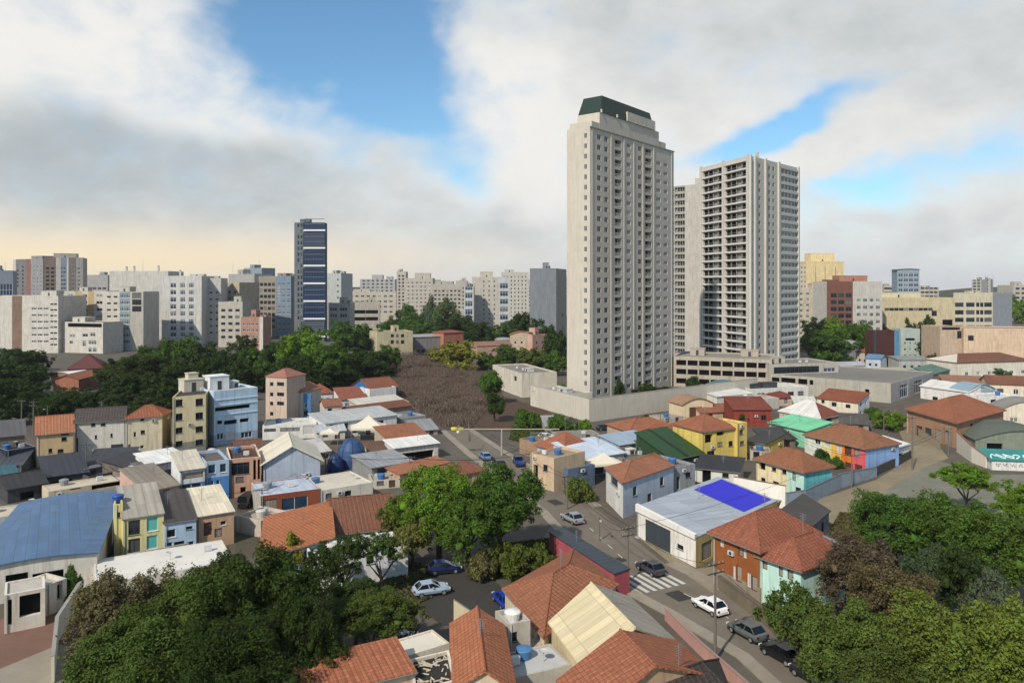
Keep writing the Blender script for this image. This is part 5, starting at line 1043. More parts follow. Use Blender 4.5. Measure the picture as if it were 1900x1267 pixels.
bld('house', 'grey walled yard house with arched black door behind the workshop', (1248, 868), (1290, 860, 912), depth=8, wall='#94969a', cat='house', roofm=conc('#7f7d79'), wins=[(0, (1256, 884, 1262, 908), 'o'), (0, (1272, 876, 1282, 886), 'k')], extras=(('tank', .6, .4, 1.1),))
bld('shed', 'black roofed shed with a white framed doorway behind the workshop', (1290, 868), (1369, 876, 902), depth=7, wall='#d6d3cb', roof='shed', rise=.9, roofm=metal('#2f3036', .8, .4), cat='shed', wins=[(0, (1303, 872, 1319, 898), 'o'), (0, (1340, 878, 1352, 886), 'k')])
bld('house', 'beige corner house with a narrow black doorway by the narrow street', (984, 840), (1028, 850, 912), depth=8, wall='#c6ae92', roofm=conc('#a6957f'), cat='house', wins=[(0, (990, 862, 998, 886), 'o'), (0, (1008, 862, 1016, 874), 'k')], extras=(('tank', .5, .5, 1.0), ('ac', .2, .3)))
bld('house', 'brown low flat roofed house behind the beige corner house', (996, 824), (1046, 818, 846), depth=7, wall='#a3876e', roofm=conc('#a08c76'), cat='house', wins=[(0, (1002, 829, 1018, 840), 'o'), (0, (1028, 828, 1036, 836), 'k')])
bld('garage', 'dark blue gated garage right of the beige corner house', (1029, 862), (1054, 870, 910), depth=6, wall='#5d6f86', roofm=conc('#8a8880'), cat='garage', wins=[(0, (.5, .05, 2.2, 2.2), 'g')])
bld('house', 'small house with a red brown hip roof behind the big street tree', (838, 882), (902, 872, 894), depth=6, wall='#b79c83', roof='hip', rise=1.2, roofm=tile('#9c5a45'), wins=[(0, (.5, .4, 1.2, 1), 'k')])
bld('industrial_building', 'white flat roofed plant house below the compound wall at centre right', (1396, 722), (1500, 717, 738), depth=10, wall='#d7d4cd', roofm=conc('#d5d2ca', .9, .4), cat='building', wins=grid(0, 5, 1, 2.2, 1.4, .8, 3, .05, .95, 'k'), extras=(('box', .2, .5, (4, 2.4, 1.3), '#3b3c3d'), ('box', .45, .5, (5, 2.6, 1.5), '#45464a'), ('ac', .6, .4), ('ac', .7, .4), ('ac', .8, .5)))
bld('industrial_building', 'grey white flat roof crowded with vents below the big grey hall', (1380, 742), (1446, 738, 758), depth=8, wall='#b9b3a8', roofm=conc('#c9c5bc'), cat='building', wins=[(0, (.4, .3, 4, 1.6), 'o')], extras=(('tank', .3, .5, 1.2, '#d0d0cc'), ('ac', .55, .4), ('ac', .65, .6), ('chim', .8, .5, .9)))
bld('shed', 'white sheet roof strip squeezed along the compound wall', (1330, 736), (1396, 730, 748), depth=7, wall='#cfcbc2', roof='shed', rise=.8, roofm=metal('#dcd9d1', .9, .3), cat='shed', wins=[(0, (.5, .2, 4, 1.4), 'o')])
# ------------------------------------------------------------------ behind the brown lot
bld('house', 'cream cubic house with paired windows behind the brown lot', (700, 616), (766, 614, 662), depth=12, wall='#d0c3a4', cat='house', roofm=conc('#a39c8e'), wins=[(0, q, 'k') for q in ((725, 620, 731, 626), (735, 620, 740, 626), (744, 620, 750, 626), (725, 631, 731, 638), (735, 631, 740, 638), (744, 631, 750, 638))], extras=(('box', .6, .5, (3, 3, 3)),))
bld('commercial_building', 'low grey shed with a pale roof right of the cream cubic house', (768, 626), (822, 624, 656), depth=10, wall='#8e8c88', cat='building', roof='shed', rise=.7, roofm=metal('#a09d96'), wins=grid(0, 5, 1, 2, 1.6, 1, 3, .05, .95, 'k'))
bld('house', 'salmon brick house on the skyline of trees right of the grey shed', (823, 618), (860, 616, 654), depth=9, wall=brick('#ad6f57'), roof='hip', rise=1.0, roofm=tile('#a4563f'), wins=grid(0, 2, 1, 1.4, 1.4, 5, 3, .2, .9, 'k'))
bld('house', 'house with an orange vaulted roof near the white round tank', (946, 622), (990, 622, 654), depth=8, wall='#c9b6a0', roof='barrel', rise=1.7, roofm=tile('#c0683f'), wins=grid(0, 3, 1, 1.2, 1.4, 4.5, 3, .1, .9, 'w'))
bld('house', 'pink walled house just left of the cream tower among trees', (988, 622), (1015, 620, 652), depth=8, wall='#cda796', roofm=conc('#b39a8c'), cat='house', wins=grid(0, 2, 2, 1.2, 1.3, 1.5, 3, .1, .9, 'k'))
bld('house', 'pinkish long low roof house in front of the orange vaulted house', (885, 642), (950, 640, 662), depth=10, wall='#b9998a', roof='gable', ridge='x', rise=1.6, roofm=tile('#a87762'), wins=grid(0, 4, 1, 1.3, 1.2, 1, 3, .05, .95, 'k'))
bld('house', 'tent shaped maroon roofed house among the dark trees at left', (126, 684), (190, 682, 700), depth=13, wall='#8d6a63', roof='hip', rise=4.5, roofm=tile('#7a3f41', .85, .3), wins=grid(0, 4, 1, 1.4, 1.4, .7, 3, .08, .92, 'k'))
bld('house', 'brown fronted house with a sagging white roof in the left trees', (95, 694), (146, 704, 720), depth=8, wall='#8d735c', roof='barrel', rise=1.5, roofm=metal('#e3dcd8', .9, .25), wins=[(0, (.5, .2, 3, 1.6), 'o')])
bld('house', 'orange roofed house beside the sagging white roof in the left trees', (146, 704), (186, 694, 716), depth=8, wall='#a5715a', roof='gable', ridge='x', rise=1.4, roofm=tile('#b5643f'), wins=[(0, (.5, .3, 2, 1.4), 'k')])
bld('house', 'small white house with lit porch posts in front of the dark tree dome', (232, 716), (266, 714, 730), depth=6, wall='#c9bda8', roof='hip', rise=1.1, roofm=tile('#7c5a4a'), wins=[(0, (.5, .1, 3.4, 1.6), 'o')])
# ------------------------------------------------------------------ left side: houses below the dark trees
bld('house', 'ochre house with an orange roof, first of the left row', (68, 806), (136, 800, 860), depth=9, wall='#c7ad84', roof='gable', ridge='x', rise=2.6, roofm=tile('#c0744c', .85, .3), wins=[(0, (113, 800, 128, 807), 'k'), (0, (114, 811, 124, 818), 'k'), (0, (90, 832, 97, 840), 'k'), (0, (107, 833, 118, 840), 'k')])
bld('house', 'off white house with a dark grey roof next to the ochre house', (139, 784), (231, 778, 848), depth=9, wall='#d3cdc1', roof='gable', ridge='x', rise=1.9, roofm=tile('#5a5250', .85, .3), wins=[(0, (169, 785, 177, 791), 'k'), (0, (187, 785, 196, 790), 'k'), (0, (176, 807, 180, 814), 'k'), (0, (205, 804, 209, 811), 'k'), (0, (142, 812, 145, 842), 'k'), (0, (206, 824, 229, 847), 'g')])
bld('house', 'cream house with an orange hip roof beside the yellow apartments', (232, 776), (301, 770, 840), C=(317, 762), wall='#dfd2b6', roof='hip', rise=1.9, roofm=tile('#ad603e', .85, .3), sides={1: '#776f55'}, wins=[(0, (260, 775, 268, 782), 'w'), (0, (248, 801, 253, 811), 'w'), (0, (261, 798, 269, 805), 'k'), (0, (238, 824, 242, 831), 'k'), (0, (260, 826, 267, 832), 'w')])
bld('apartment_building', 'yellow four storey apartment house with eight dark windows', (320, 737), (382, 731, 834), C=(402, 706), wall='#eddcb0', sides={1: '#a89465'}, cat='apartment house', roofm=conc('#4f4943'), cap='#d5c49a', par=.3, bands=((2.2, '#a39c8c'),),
    wins=[(0, (x0, y, x1, y + d), 'k') for x0, x1, dy in ((326, 339, 0), (363, 377, -1.5)) for y, d in ((741 + dy, 13), (767 + dy * 1.3, 13), (793 + dy * 1.6, 11), (818 + dy * 2, 10.5))], extras=(('box', .35, .45, (4.2, 3.5, 2.6), '#cfc6b4'), ('box', .36, .48, (2.2, 2, 3.8), '#c4bba9'), ('ac', .7, .5), ('ac', .75, .35), ('tank', .62, .7, 1.2, '#7d7f7c')))
def blueblk():
    root, Q, H = bld('apartment_building', 'light blue modern block with a long black slot window', (397, 726), (478, 718, 816), depth=17, wall='#bcd4e6', cat='building', roofm=conc('#b9bcbd'), cap='#e4e8ea', bands=((2.3, '#9db2c2'),), sides={1: '#c3cbd1'},
        wins=[(0, (399, 753, 464, 760), 'o'), (0, (403, 780, 413, 787), 'o'), (0, (416, 779, 440, 787), 'o'), (0, (445, 776, 462, 783), 'o'), (0, (402, 803, 415, 816), 'b'), (0, (419, 801, 438, 815), 'l'), (0, (447, 800, 468, 812), 'b'), (1, (.3, 5, 1, 1.5), 'k')], extras=(('box', .33, .4, (4.4, 4, 3), '#e6e8ea'), ('box', .75, .4, (1.2, 2.5, 1.4), '#dfe2e4')))
    la, lb, lc, ld = Q; q = MB(); L = (lb - la).length
    for z, h in ((H - 3.3, .16), (H - 2.05, .12), (H - 5.4, .14)): q.box(la.x - .02, la.y - .14, z, lb.x + .02, la.y - .003, z + h)
    q.build('string_course', paint('#d7e3ec', .2), root)
blueblk()
bld('apartment_building', 'slim brick pink four storey house right of the light blue block', (493, 699), (532, 701, 782), depth=8, wall='#c6b3a3', cat='apartment house', roof='hip', rise=1.8, over=.15, roofm=tile('#b3705f', .85, .3), wins=[(0, (501, y, 507, y + 7), 'k') for y in (709, 728, 745, 764)] + [(0, (514, y, 527, y + 7), 'k') for y in (709, 728, 745)])
bld('house', 'house with a pale orange roof beside the slim pink house', (533, 724), (558, 726, 776), depth=8, wall='#c9bdb2', roof='hip', rise=1.8, roofm=tile('#c07a5d'), wins=[(0, (541, 742, 548, 749), 'k'), (0, (538, 760, 552, 768), 'k')])
bld('house', 'narrow bright blue house beside the pale orange roof', (558, 731), (577, 730, 774), depth=7, wall='#5b8fc4', cat='house', roofm=conc('#8b8f93'), wins=[(0, (564, 748, 571, 757), 'b'), (0, (561, 762, 572, 771), 'k')])
bld('house', 'small white house with a red roof beyond the narrow blue house', (577, 730), (617, 728, 750), depth=8, wall='#cdd3d8', roof='hip', rise=2.0, roofm=tile('#a9583f'), wins=grid(0, 3, 1, 1.1, 1.2, .8, 3, .06, .94, 'b'))
bld('house', 'white house with a broad red tiled slope left of the deep blue wall', (634, 742), (680, 739, 760), depth=10, wall='#d5d7d6', roof='shed', rise=2.0, roofm=tile('#a8573d'), wins=[(0, (640, 747, 652, 754), 'w'), (0, (661, 746, 668, 754), 'k')])
bld('house', 'house with a deep blue wall under a red brown roof', (686, 722), (738, 717, 742), depth=11, wall='#2f6aa6', roof='gable', ridge='x', rise=2.4, roofm=tile('#9a573e'), wins=[])
bld('house', 'white parapet gable strip left of the deep blue walled house', (667, 718), (686, 722, 750), depth=9, wall='#e0dedb', cat='house', roofm=conc('#bdb8af'), wins=[(0, (.5, 1, 1.1, 1.2), 'k')])
bld('warehouse', 'long shed with a cream sheet roof below the deep blue wall', (672, 756), (756, 746, 764), depth=7, wall='#b9b2a6', roof='shed', rise=1.2, roofm=metal('#cdc6b8', .9, .35), cat='shed', wins=[(0, (.4, .1, 4, 1.3), 'o')])
bld('house', 'low house with a long brown tiled strip roof in the left middle', (642, 768), (764, 752, 772), depth=4, wall='#a08a78', roof='shed', rise=.9, roofm=tile('#8c5138'), wins=[(0, (.7, .2, 3, 1.2), 'o')])
bld('warehouse', 'white walled shed with a wide pale grey roof, left middle', (604, 786), (736, 770, 796), depth=9, wall='#d8d8d4', roof='shed', rise=1.0, roofm=metal('#b4b5b3', .9, .4), cat='shed', wins=[(0, (612, 787, 622, 797), 'k'), (0, (634, 785, 646, 797), 'g'), (0, (700, 780, 712, 789), 'k')])
bld('house', 'cream gabled hut at the left end of the brown strip roof', (602, 754), (634, 752, 786), depth=7, wall='#cfc6b6', roof='gable', ridge='x', rise=1.2, roofm=tile('#a4664c'), wins=[(0, (608, 758, 616, 768), 'k'), (0, (620, 772, 628, 784), 'd')])
bld('shed', 'flat grey roof left over behind the empty lot fence', (744, 776), (790, 770, 786), depth=8, wall='#9a9a98', roofm=conc('#8b8b89'), cat='shed', wins=[(0, (.5, .1, 3, 1), 'o')], extras=(('ac', .3, .5), ('tank', .7, .5, 1.0)))
bld('commercial_building', 'low white flat roofed building below the slim pink house', (487, 790), (587, 786, 812), depth=9, wall='#dcd9d2', roofm=conc('#d8d5cc', .9, .4), cat='building', wins=[(0, (490, 795, 512, 801), 'k'), (0, (520, 793, 556, 800), 'k'), (0, (562, 789, 584, 806), 'l')])
bld('warehouse', 'cream gabled hall with a blue grey gable wall, left of centre', (489, 860), (594, 852, 908), depth=12, wall='#a9b4c4', roof='gable', ridge='y', rise=2.6, over=.6, roofm=metal('#d9cfb8', .9, .35), cat='hall', sides={3: '#a8a596'}, wins=[(3, (.3, 1, 1.4, 1.2), 'k')])
bld('house', 'single storey house with a pale blue grey flat roof before the gabled hall', (484, 920), (594, 906, 948), depth=8.5, wall='#8e4f36', sides={1: '#b8b3a8', 3: '#b8b3a8'}, roofm=metal('#b9c2ce', .9, .3, .5), par=.12, cat='house', cap='#c9cdd2', wins=[(0, (522, 922, 571, 945), 'b'), (0, (489, 926, 514, 946), 's')])
bld('house', 'house with a cream flat roof right of the pale blue grey roof', (594, 910), (692, 894, 930), depth=9, wall='#d8d1c2', roofm=conc('#d3cab8', .9, .4), cat='house', par=.15, wins=[(0, (604, 915, 616, 925), 'k'), (0, (640, 910, 652, 920), 'k')], extras=(('dish', .8, .4), ('tank', .15, .6, .9, '#4a6d94')))
def dome(x, yb, ytop, wpx, hexc, label):
    p = at(x, yb); s = p.y / FOC; h = (yb - ytop) * s; r = wpx * s / 2; rt = empty('dome_tent', (p.x, p.y, 0), .3, label, 'tent')
    n = 24; b = MB(); pr = [(r, 0), (r * .99, h * .3), (r * .86, h * .62), (r * .55, h * .88), (r * .22, h * .98), (0, h)]; b.lathe(pr, n=n); b.build('cover', plain(hexc, .55, .3), rt, True)
    q = MB()
    for k in range(8):
        t = k * math.pi / 4
        for (r0, z0), (r1, z1) in zip(pr, pr[1:]): q.tube((r0 * 1.005 * math.cos(t), r0 * 1.005 * math.sin(t), z0), (r1 * 1.005 * math.cos(t), r1 * 1.005 * math.sin(t), z1 + .01), .06, n=5)
    q.build('rib', plain('#1c2c44', .5), rt)
dome(652, 864, 813, 54, '#34507a', 'large dark blue ribbed dome cover beside the gabled hall'); dome(622, 874, 842, 30, '#26406e', 'smaller navy dome cover left of the big blue one')
def marquee(x, y, w, d, h, rise, label, rz=0):
    p = at(x, y); rt = empty('marquee', (p.x, p.y, 0), rz, label, 'marquee'); m_ = MB(); n = 6
    a = [(-w / 2, -d / 2), (w / 2, -d / 2), (w / 2, d / 2), (-w / 2, d / 2)]
    for i in range(4):
        j = (i + 1) % 4
        for k in range(n):
            f0, f1 = k / n, (k + 1) / n; z = lambda f: h + rise * f ** 1.7; P = lambda c, f: (c[0] * (1 - f), c[1] * (1 - f), z(f)); m_.face([P(a[i], f0), P(a[j], f0), P(a[j], f1), P(a[i], f1)])
        m_.face([(a[i][0], a[i][1], h - .35), (a[j][0], a[j][1], h - .35), (a[j][0], a[j][1], h), (a[i][0], a[i][1], h)])
    m_.build('canopy_cloth', plain('#ddd3bd', .7, .2), rt); 
    for c in a: l = MB(); l.tube((c[0] * .97, c[1] * .97, 0), (c[0] * .97, c[1] * .97, h), .06, n=6); l.build('leg', STEEL, rt)
marquee(684, 815, 8, 6, 3.0, 2.6, 'cream peaked marquee in the yard behind the blue domes', .2); marquee(1120, 888, 6, 5, 3.2, 1.6, 'creamy white peaked marquee before the bluish white shed', .3); marquee(612, 826, 4, 3.5, 3.0, .8, 'small pale marquee left of the cream peaked one', .1)
bld('house', 'house with a flat sloping orange roof beside the empty lot street', (722, 818), (796, 810, 832), depth=9, wall='#b5a594', roof='shed', rise=1.4, roofm=tile('#b5683f'), wins=[(0, (.4, .2, 2.4, 1.3), 'o')])
bld('shed', 'long white sheet roofed carport with a dark open side', (732, 832), (813, 822, 850), depth=5, wall='#cfccc4', roof='shed', rise=.7, roofm=metal('#e2dfd6', .92, .2), cat='carport', wins=[(0, (.5, .1, 7.5, 1.8), 'o')])
bld('shed', 'low grey roofed workshop in front of the white carport', (690, 868), (765, 856, 882), depth=8, wall='#8d8d8c', roof='shed', rise=.7, roofm=metal('#9c9ea0', .85, .5), cat='workshop', wins=[(0, (700, 868, 716, 880), 'g'), (0, (730, 864, 750, 878), 'o')])
bld('shed', 'narrow shed with an orange tiled strip roof by the street', (742, 880), (832, 858, 880), depth=3.4, wall='#b39a84', roof='shed', rise=.5, roofm=tile('#bd7048'), cat='shed', wins=[(0, (.3, .1, 2, 1.3), 'k')])
# terrace row, back line
bld('house', 'house with a plain white sheet roof behind the terrace row', (283, 862), (351, 850, 884), depth=7, wall='#dcdad4', roof='shed', rise=.8, roofm=metal('#e4e2dc', .92, .2), wins=[(0, (.4, 1, 1.2, 1), 'k')])
bld('house', 'pink walled terrace house with a taupe sheet roof', (270, 913), (333, 900, 944), depth=9, wall='#c9a598', roof='shed', rise=2.0, over=.15, roofm=metal('#8e8272', .9, .45), wins=[(0, (302, 908, 315, 915), 'k'), (0, (280, 924, 290, 934), 'k')])
bld('house', 'white over blue terrace house with a cream awning roof', (334, 874), (380, 868, 934), depth=7, wall='#d9dbdb', bands=((3.6, '#4d86bd'),), roof='shed', rise=1.6, over=.2, roofm=metal('#cdc3ae', .9, .3), wins=[(0, (339, 876, 377, 887), 's'), (0, (336, 897, 374, 918), 'b'), (0, (336, 924, 354, 933), 'k'), (0, (357, 923, 375, 932), 'k')])
bld('house', 'blue terrace house with pale blue upper floor and grey roof', (381, 857), (425, 852, 926), depth=9, wall='#a9bfd6', bands=((3.9, '#4f87c2'),), cat='house', roofm=conc('#6f6660'), wins=[(0, (391, 891, 397, 900), 'b'), (0, (401, 890, 408, 899), 'b'), (0, (386, 862, 400, 878), 'b'), (0, (408, 860, 420, 876), 'b'), (0, (384, 894, 388, 920), 'b')])
bld('house', 'salmon terrace house with a brown roof and two tall black slots', (426, 852), (484, 847, 918), depth=10, wall='#c49b82', cat='house', cap='#e3ddd2', roofm=tile('#6d4a38'), wins=[(0, (429, 858, 463, 880), 'k'), (0, (437, 884, 452, 894), 'k'), (0, (470, 853, 475, 890), 'o'), (0, (478, 852, 482.5, 889), 'o'), (0, (446, 903, 456, 914), 'o')])
# front line
bld('house', 'pale yellow two storey house with two teal shutters', (228, 964), (304, 953, 1032), depth=9, wall='#dcd39a', roof='shed', rise=2.0, over=.12, roofm=metal('#a79f90', .9, .5), wins=[(0, (238, 965, 260, 992), 'k'), (0, (272, 958, 293, 985), 't'), (0, (238, 999, 260, 1025), 'k'), (0, (272, 993, 292, 1018), 't')])
bld('house', 'narrow yellow stair bay left of the pale yellow house', (212, 936), (228, 934, 1036), depth=5, wall='#d6cc86', cat='house', roofm=conc('#bdb594'), wins=[(0, (216, 950, 223, 960), 'k')], extras=(('tank', .5, .5, 1.1, '#2b4f9e'),))
bld('house', 'light blue house with a dark slate roof in the front terrace', (305, 972), (364, 963, 1024), depth=9, wall='#b5cbe0', roof='shed', rise=1.8, over=.15, roofm=metal('#4c443e', .85, .5), wins=[(0, (308, 982, 326, 997), 'w'), (0, (345, 976, 357, 982), 'k'), (0, (306, 1006, 320, 1022), 'b'), (0, (323, 1004, 342, 1019), 'k'), (0, (347, 1004, 360, 1016), 'b')])
bld('house', 'tan house with a cream roof and brown door in the front terrace', (364, 960), (434, 949, 1008), depth=9, wall='#c49f80', sides={1: '#e2dfd8'}, roof='shed', rise=1.6, over=.15, roofm=metal('#ddd0b4', .9, .3), wins=[(0, (378, 969, 393, 993), 'd'), (0, (409, 966, 420, 974), 'w'), (0, (398, 980, 412, 996), 's')])
bld('house', 'low white flat roofed annex in front of the terrace houses', (176, 1084), (433, 1040, 1082), depth=8.5, wall='#dad5cb', roofm=conc('#ddd8cd', .95, .35), par=.06, cat='annex', wins=[(0, (250, 1078, 266, 1092), 'k')], extras=(('ac', .85, .6), ('dish', .55, .5)))
pwall('perimeter_wall', 'white coping wall across the terrace front below the teal shutters', [(236, 1062), (312, 1048), (350, 1040)], 2.2, .25, paint('#e0dcd3', .4), 'wall')
# blue roofed hall and its neighbours
bld('warehouse', 'long hall with a smooth blue roof at the left edge', (-70, 1066), (180, 1026, 1088), C=(226, 912), wall='#d8d2c6', cat='hall', roof='barrel', rise=.5, over=.3, roofm=metal('#587ca3', .68, .3, .45), wins=[(0, (60, 1060, 118, 1078), 'o'), (0, (10, 1064, 52, 1084), 'o')])
bld('porch', 'white entrance porch with a dark doorway before the blue roofed hall', (8, 1104), (84, 1090, 1160), depth=4, wall='#d3cbbe', cat='porch', roofm=conc('#c9c2b5'), par=.2, cap='#e0dacd', wins=[(0, (36, 1102, 75, 1142), 'o'), (0, (12, 1112, 22, 1160), 'o')])
bld('porch', 'narrow white side bay right of the entrance porch', (85, 1086), (124, 1072, 1128), depth=3.5, wall='#cfc9bd', cat='porch', roofm=conc('#bdb7ab'), wins=[(0, (106, 1072, 116, 1112), 'o')])
bld('house', 'long beige flat roofed wing behind the blue roofed hall', (90, 912), (254, 886, 912), depth=5, wall='#c9bda5', roofm=conc('#cbbfa8', .9, .4), cat='wing', par=.15, wins=[(0, (130, 900, 150, 908), 'o'), (0, (170, 894, 230, 904), 'o')])
bld('house', 'curved beige roofed wing with pale shopfronts at the left edge', (-60, 966), (126, 944, 990), depth=6, wall='#9aa3ab', roofm=conc('#cdc0a9', .9, .4), cat='wing', par=.15, cap='#d6cab4', wins=grid(0, 9, 1, 1.6, 1.9, .3, 3, .04, .96, 'b'))
bld('shed', 'dark navy sheet roof shed behind the beige wing', (84, 886), (162, 876, 900), depth=10, wall='#4c4b50', roof='shed', rise=1.6, roofm=metal('#33363f', .8, .4), cat='shed', wins=[(0, (.4, .1, 3, 1.4), 'o')])
bld('shed', 'black low hipped shed at the left edge beside the teal roof', (14, 908), (86, 896, 922), depth=8, wall='#47474a', roof='gable', ridge='x', rise=1.4, roofm=metal('#3a3836', .8, .4), cat='shed', wins=[(0, (.5, .2, 2, 1.3), 'o')])
bld('shed', 'teal sheet roofed shed cut by the left edge', (-50, 906), (36, 894, 912), depth=8, wall='#2d4b52', roof='shed', rise=1.3, roofm=metal('#2d6670', .75, .3), cat='shed', wins=[(0, (.7, .1, 2, 1.2), 'o')])
bld('house', 'grey house with a dark roof at the left edge', (-60, 816), (46, 806, 858), depth=9, wall='#77726b', roof='shed', rise=1.6, roofm=metal('#5d5a5a', .8, .4), cat='house', wins=[(0, (6, 822, 16, 832), 'k'), (0, (26, 822, 34, 832), 'k'), (0, (20, 840, 38, 855), 'o')])
bld('garage', 'navy garage with a pale top line between the grey and ochre houses', (12, 836), (66, 828, 866), depth=7, wall='#26303f', cat='garage', cap='#8e98a0', roofm=conc('#4a4f57'), wins=[(0, (.5, .1, 4, 2), 'g')])
bld('garage', 'dark flat garage roof below the off white houses', (164, 884), (246, 868, 888), depth=8, wall='#55524e', cat='garage', roofm=conc('#46484e', .9, .4), wins=[(0, (.3, .1, 3, 1.4), 'o'), (0, (.7, .1, 3, 1.4), 'o')], extras=(('box', .3, .5, (3, 2, 1.0), '#6b6d70'),))
bld('shed', 'slate roofed lean-to under the cream hip roofed house', (246, 870), (302, 850, 876), depth=6, wall='#6d665d', roof='shed', rise=1.2, roofm=metal('#3d3c3e', .8, .4), cat='shed', wins=[(0, (.4, .1, 2.5, 1.5), 'o')])
bld('shed', 'grey yard shed below the yellow apartment house', (262, 880), (300, 868, 900), depth=6, wall='#7f776c', roofm=conc('#5f5a55'), cat='shed', wins=[(0, (.5, .1, 1.5, 1.5), 'o')])
bld('shed', 'flat grey strip roof between the yellow apartments and the white roof', (330, 850), (480, 832, 850), depth=4.5, wall='#8f8f8e', roofm=conc('#77797c'), cat='shed', wins=[(0, (.3, .1, 3, 1.2), 'k'), (0, (.7, .1, 3, 1.2), 'o')])
# centre left: orange roofs in front of the alley
bld('house', 'low house with a bright orange roof and blue posts, left of centre', (483, 1036), (618, 998, 1056), C=(612, 944), wall='#9dc0d6', roof='shed', rise=.9, over=.35, roofm=tile('#c26c3a', .9, .25), wins=[(0, (520, 1030, 545, 1055), 'o'), (0, (560, 1020, 582, 1042), 'b')])
bld('house', 'low tan flat roofed house behind the bright orange roof', (484, 966), (536, 948, 978), depth=5, wall='#bdb2a4', roofm=conc('#b3a799', .9, .4), cat='house', wins=[(0, (.4, .2, 1.4, 1.6), 'k')])
bld('house', 'house with a dull brown gabled roof behind the flowering trees', (624, 990), (738, 978, 1015), depth=14, wall='#cbbfb0', roof='gable', ridge='x', rise=2.6, roofm=tile('#8a553d', .9, .6), wins=[(0, (640, 995, 650, 1008), 'k'), (0, (700, 990, 712, 1002), 'w')])
bld('house', 'low white house half hidden by the flowering trees', (585, 1040), (757, 1012, 1068), depth=6, wall='#e4e4e4', roofm=conc('#cfcdc9'), cat='house', wins=[(0, (612, 1044, 626, 1060), 'k'), (0, (680, 1030, 694, 1046), 'k'), (0, (720, 1024, 734, 1040), 'k')])
# foreground roofs
bld('house', 'big orange tiled roof house in the bottom centre left', (846, 1275), (952, 1278, 1425), C=(930, 1160), wall='#cbb79d', roof='gable', ridge='y', rise=1.3, over=.35, roofm=tile('#b8673c', .9, .35), wins=[(1, (.4, 2.2, 1.2, 1.3), 'k')])
def skyl():
    root, Q, H = bld('house', 'bottom edge house with dark glazed roof frames beside the orange roof', (768, 1282), (846, 1262, 1405), C=(833, 1205), wall='#d3c8b4', cat='house', roofm=conc('#3a3835'), par=.25, wins=[], cap='#ded5c2')
    la, lb, lc, ld = Q; q = MB(); P = lambda s, t, z: (la + (lb - la) * s + (ld - la) * t).to_3d() + Vector((0, 0, z)); r = random.Random(5)
    for k in range(46):
        s, t = r.uniform(.1, .9), r.uniform(.1, .9); a = r.uniform(0, 3.1); p = P(s, t, H - .25 + .05 + .012 * k / 46); d = Vector((math.cos(a), math.sin(a), 0)); n = Vector((-d.y, d.x, 0)); l = r.uniform(.12, .38)
        q.hexa([p - d * l - n * .06, p + d * l - n * .05, p + d * l * .9 + n * .05, p - d * l + n * .06], [p - d * l - n * .05 + Vector((0, 0, .05)), p + d * l - n * .04 + Vector((0, 0, .05)), p + d * l * .9 + n * .04 + Vector((0, 0, .05)), p - d * l + n * .05 + Vector((0, 0, .05))])
    tag(q.build('broken_slab', conc('#c9bda4', .9, .3), root), kind='stuff')
skyl()
bld('house', 'house with an orange slope and a white roof edge at the bottom', (566, 1296), (766, 1246, 1400), depth=4.2, wall='#cdb9a2', roof='shed', rise=.6, over=.25, roofm=tile('#b5633b', .9, .3), wins=[(0, (.5, 1, 1.2, 1.2), 'k')])
bld('shed', 'white flat roof strip behind the bottom orange slope', (664, 1244), (834, 1192, 1310), depth=3.0, wall='#d9d1c0', roofm=conc('#ded6c4', .92, .25), par=.12, cat='roof annex', wins=[])
bld('house', 'house with a faded orange hip roof above the bottom courtyard', (938, 1092), (1010, 1176, 1262), C=(1142, 1084), wall='#cdbb9d', roof='hip', rise=1.7, over=.4, roofm=tile('#a9623f', .9, .5), sides={0: '#d6c7a8'}, wins=[(0, (.7, 1.4, .5, 2.0), 'k'), (0, (.3, 1.5, 1.2, 1.2), 'k')])
bld('garage', 'low garage with slate roof and a pinkish red street wall', (1019, 988), (1140, 1070, 1112), C=(1168, 1060), wall='#b35a63', cat='garage', roof='shedl', rise=.25, over=.08, roofm=metal('#3d464f', .85, .3), wins=[])
bld('house', 'cream corrugated gable roof house in the bottom centre', (1093, 1248), (1252, 1190, 1300), C=(1168, 1110), wall='#c8b794', roof='gable', ridge='y', rise=2.3, over=.3, roofm=[metal('#d8c79f', .9, .35, .6), metal('#a39a8a', .9, .4, .6)], cat='house', wins=[])  # right slope in greyer sheet: its shade is put into the colour
bld('house', 'orange tiled gable house at the bottom edge beside the street', (1092, 1338), (1322, 1252, 1392), C=(1256, 1192), wall='#b99c7c', roof='gable', ridge='y', rise=2.2, over=.3, roofm=tile('#ac5f3b', .9, .4), wins=[])
bld('house', 'charcoal hip roofed house at the very bottom by the street', (1176, 1352), (1352, 1282, 1410), C=(1330, 1226), wall='#8d8478', roof='hip', rise=1.5, over=.3, roofm=tile('#4a423e', .9, .5), wins=[])
bld('house', 'narrow pale grey tower house in the bottom centre courtyard', (943, 1158), (984, 1150, 1268), depth=3, wall='#bdb6aa', cat='house', roofm=conc('#e0ddd6'), wins=[(0, (950, 1172, 960, 1190), 'k')], extras=(('tank', .5, .5, .9, '#e4e2dc'),))
bld('house', 'cream side wall house with a slit window right of the narrow tower', (994, 1168), (1030, 1160, 1240), depth=3, wall='#d9c8a6', cat='house', roofm=conc('#a9997f'), wins=[(0, (1000, 1160, 1006, 1184), 'o')])
bld('shed', 'pale flat concrete roof at the bottom centre with a folded edge', (934, 1262), (1062, 1232, 1318), depth=4, wall='#b9b3a8', roofm=conc('#c4c4c0', .9, .4), cat='roof annex', par=.12, wins=[], extras=(('ac', .3, .5), ('dish', .7, .4), ('tank', .5, .7, .9, '#4a7aa8')))
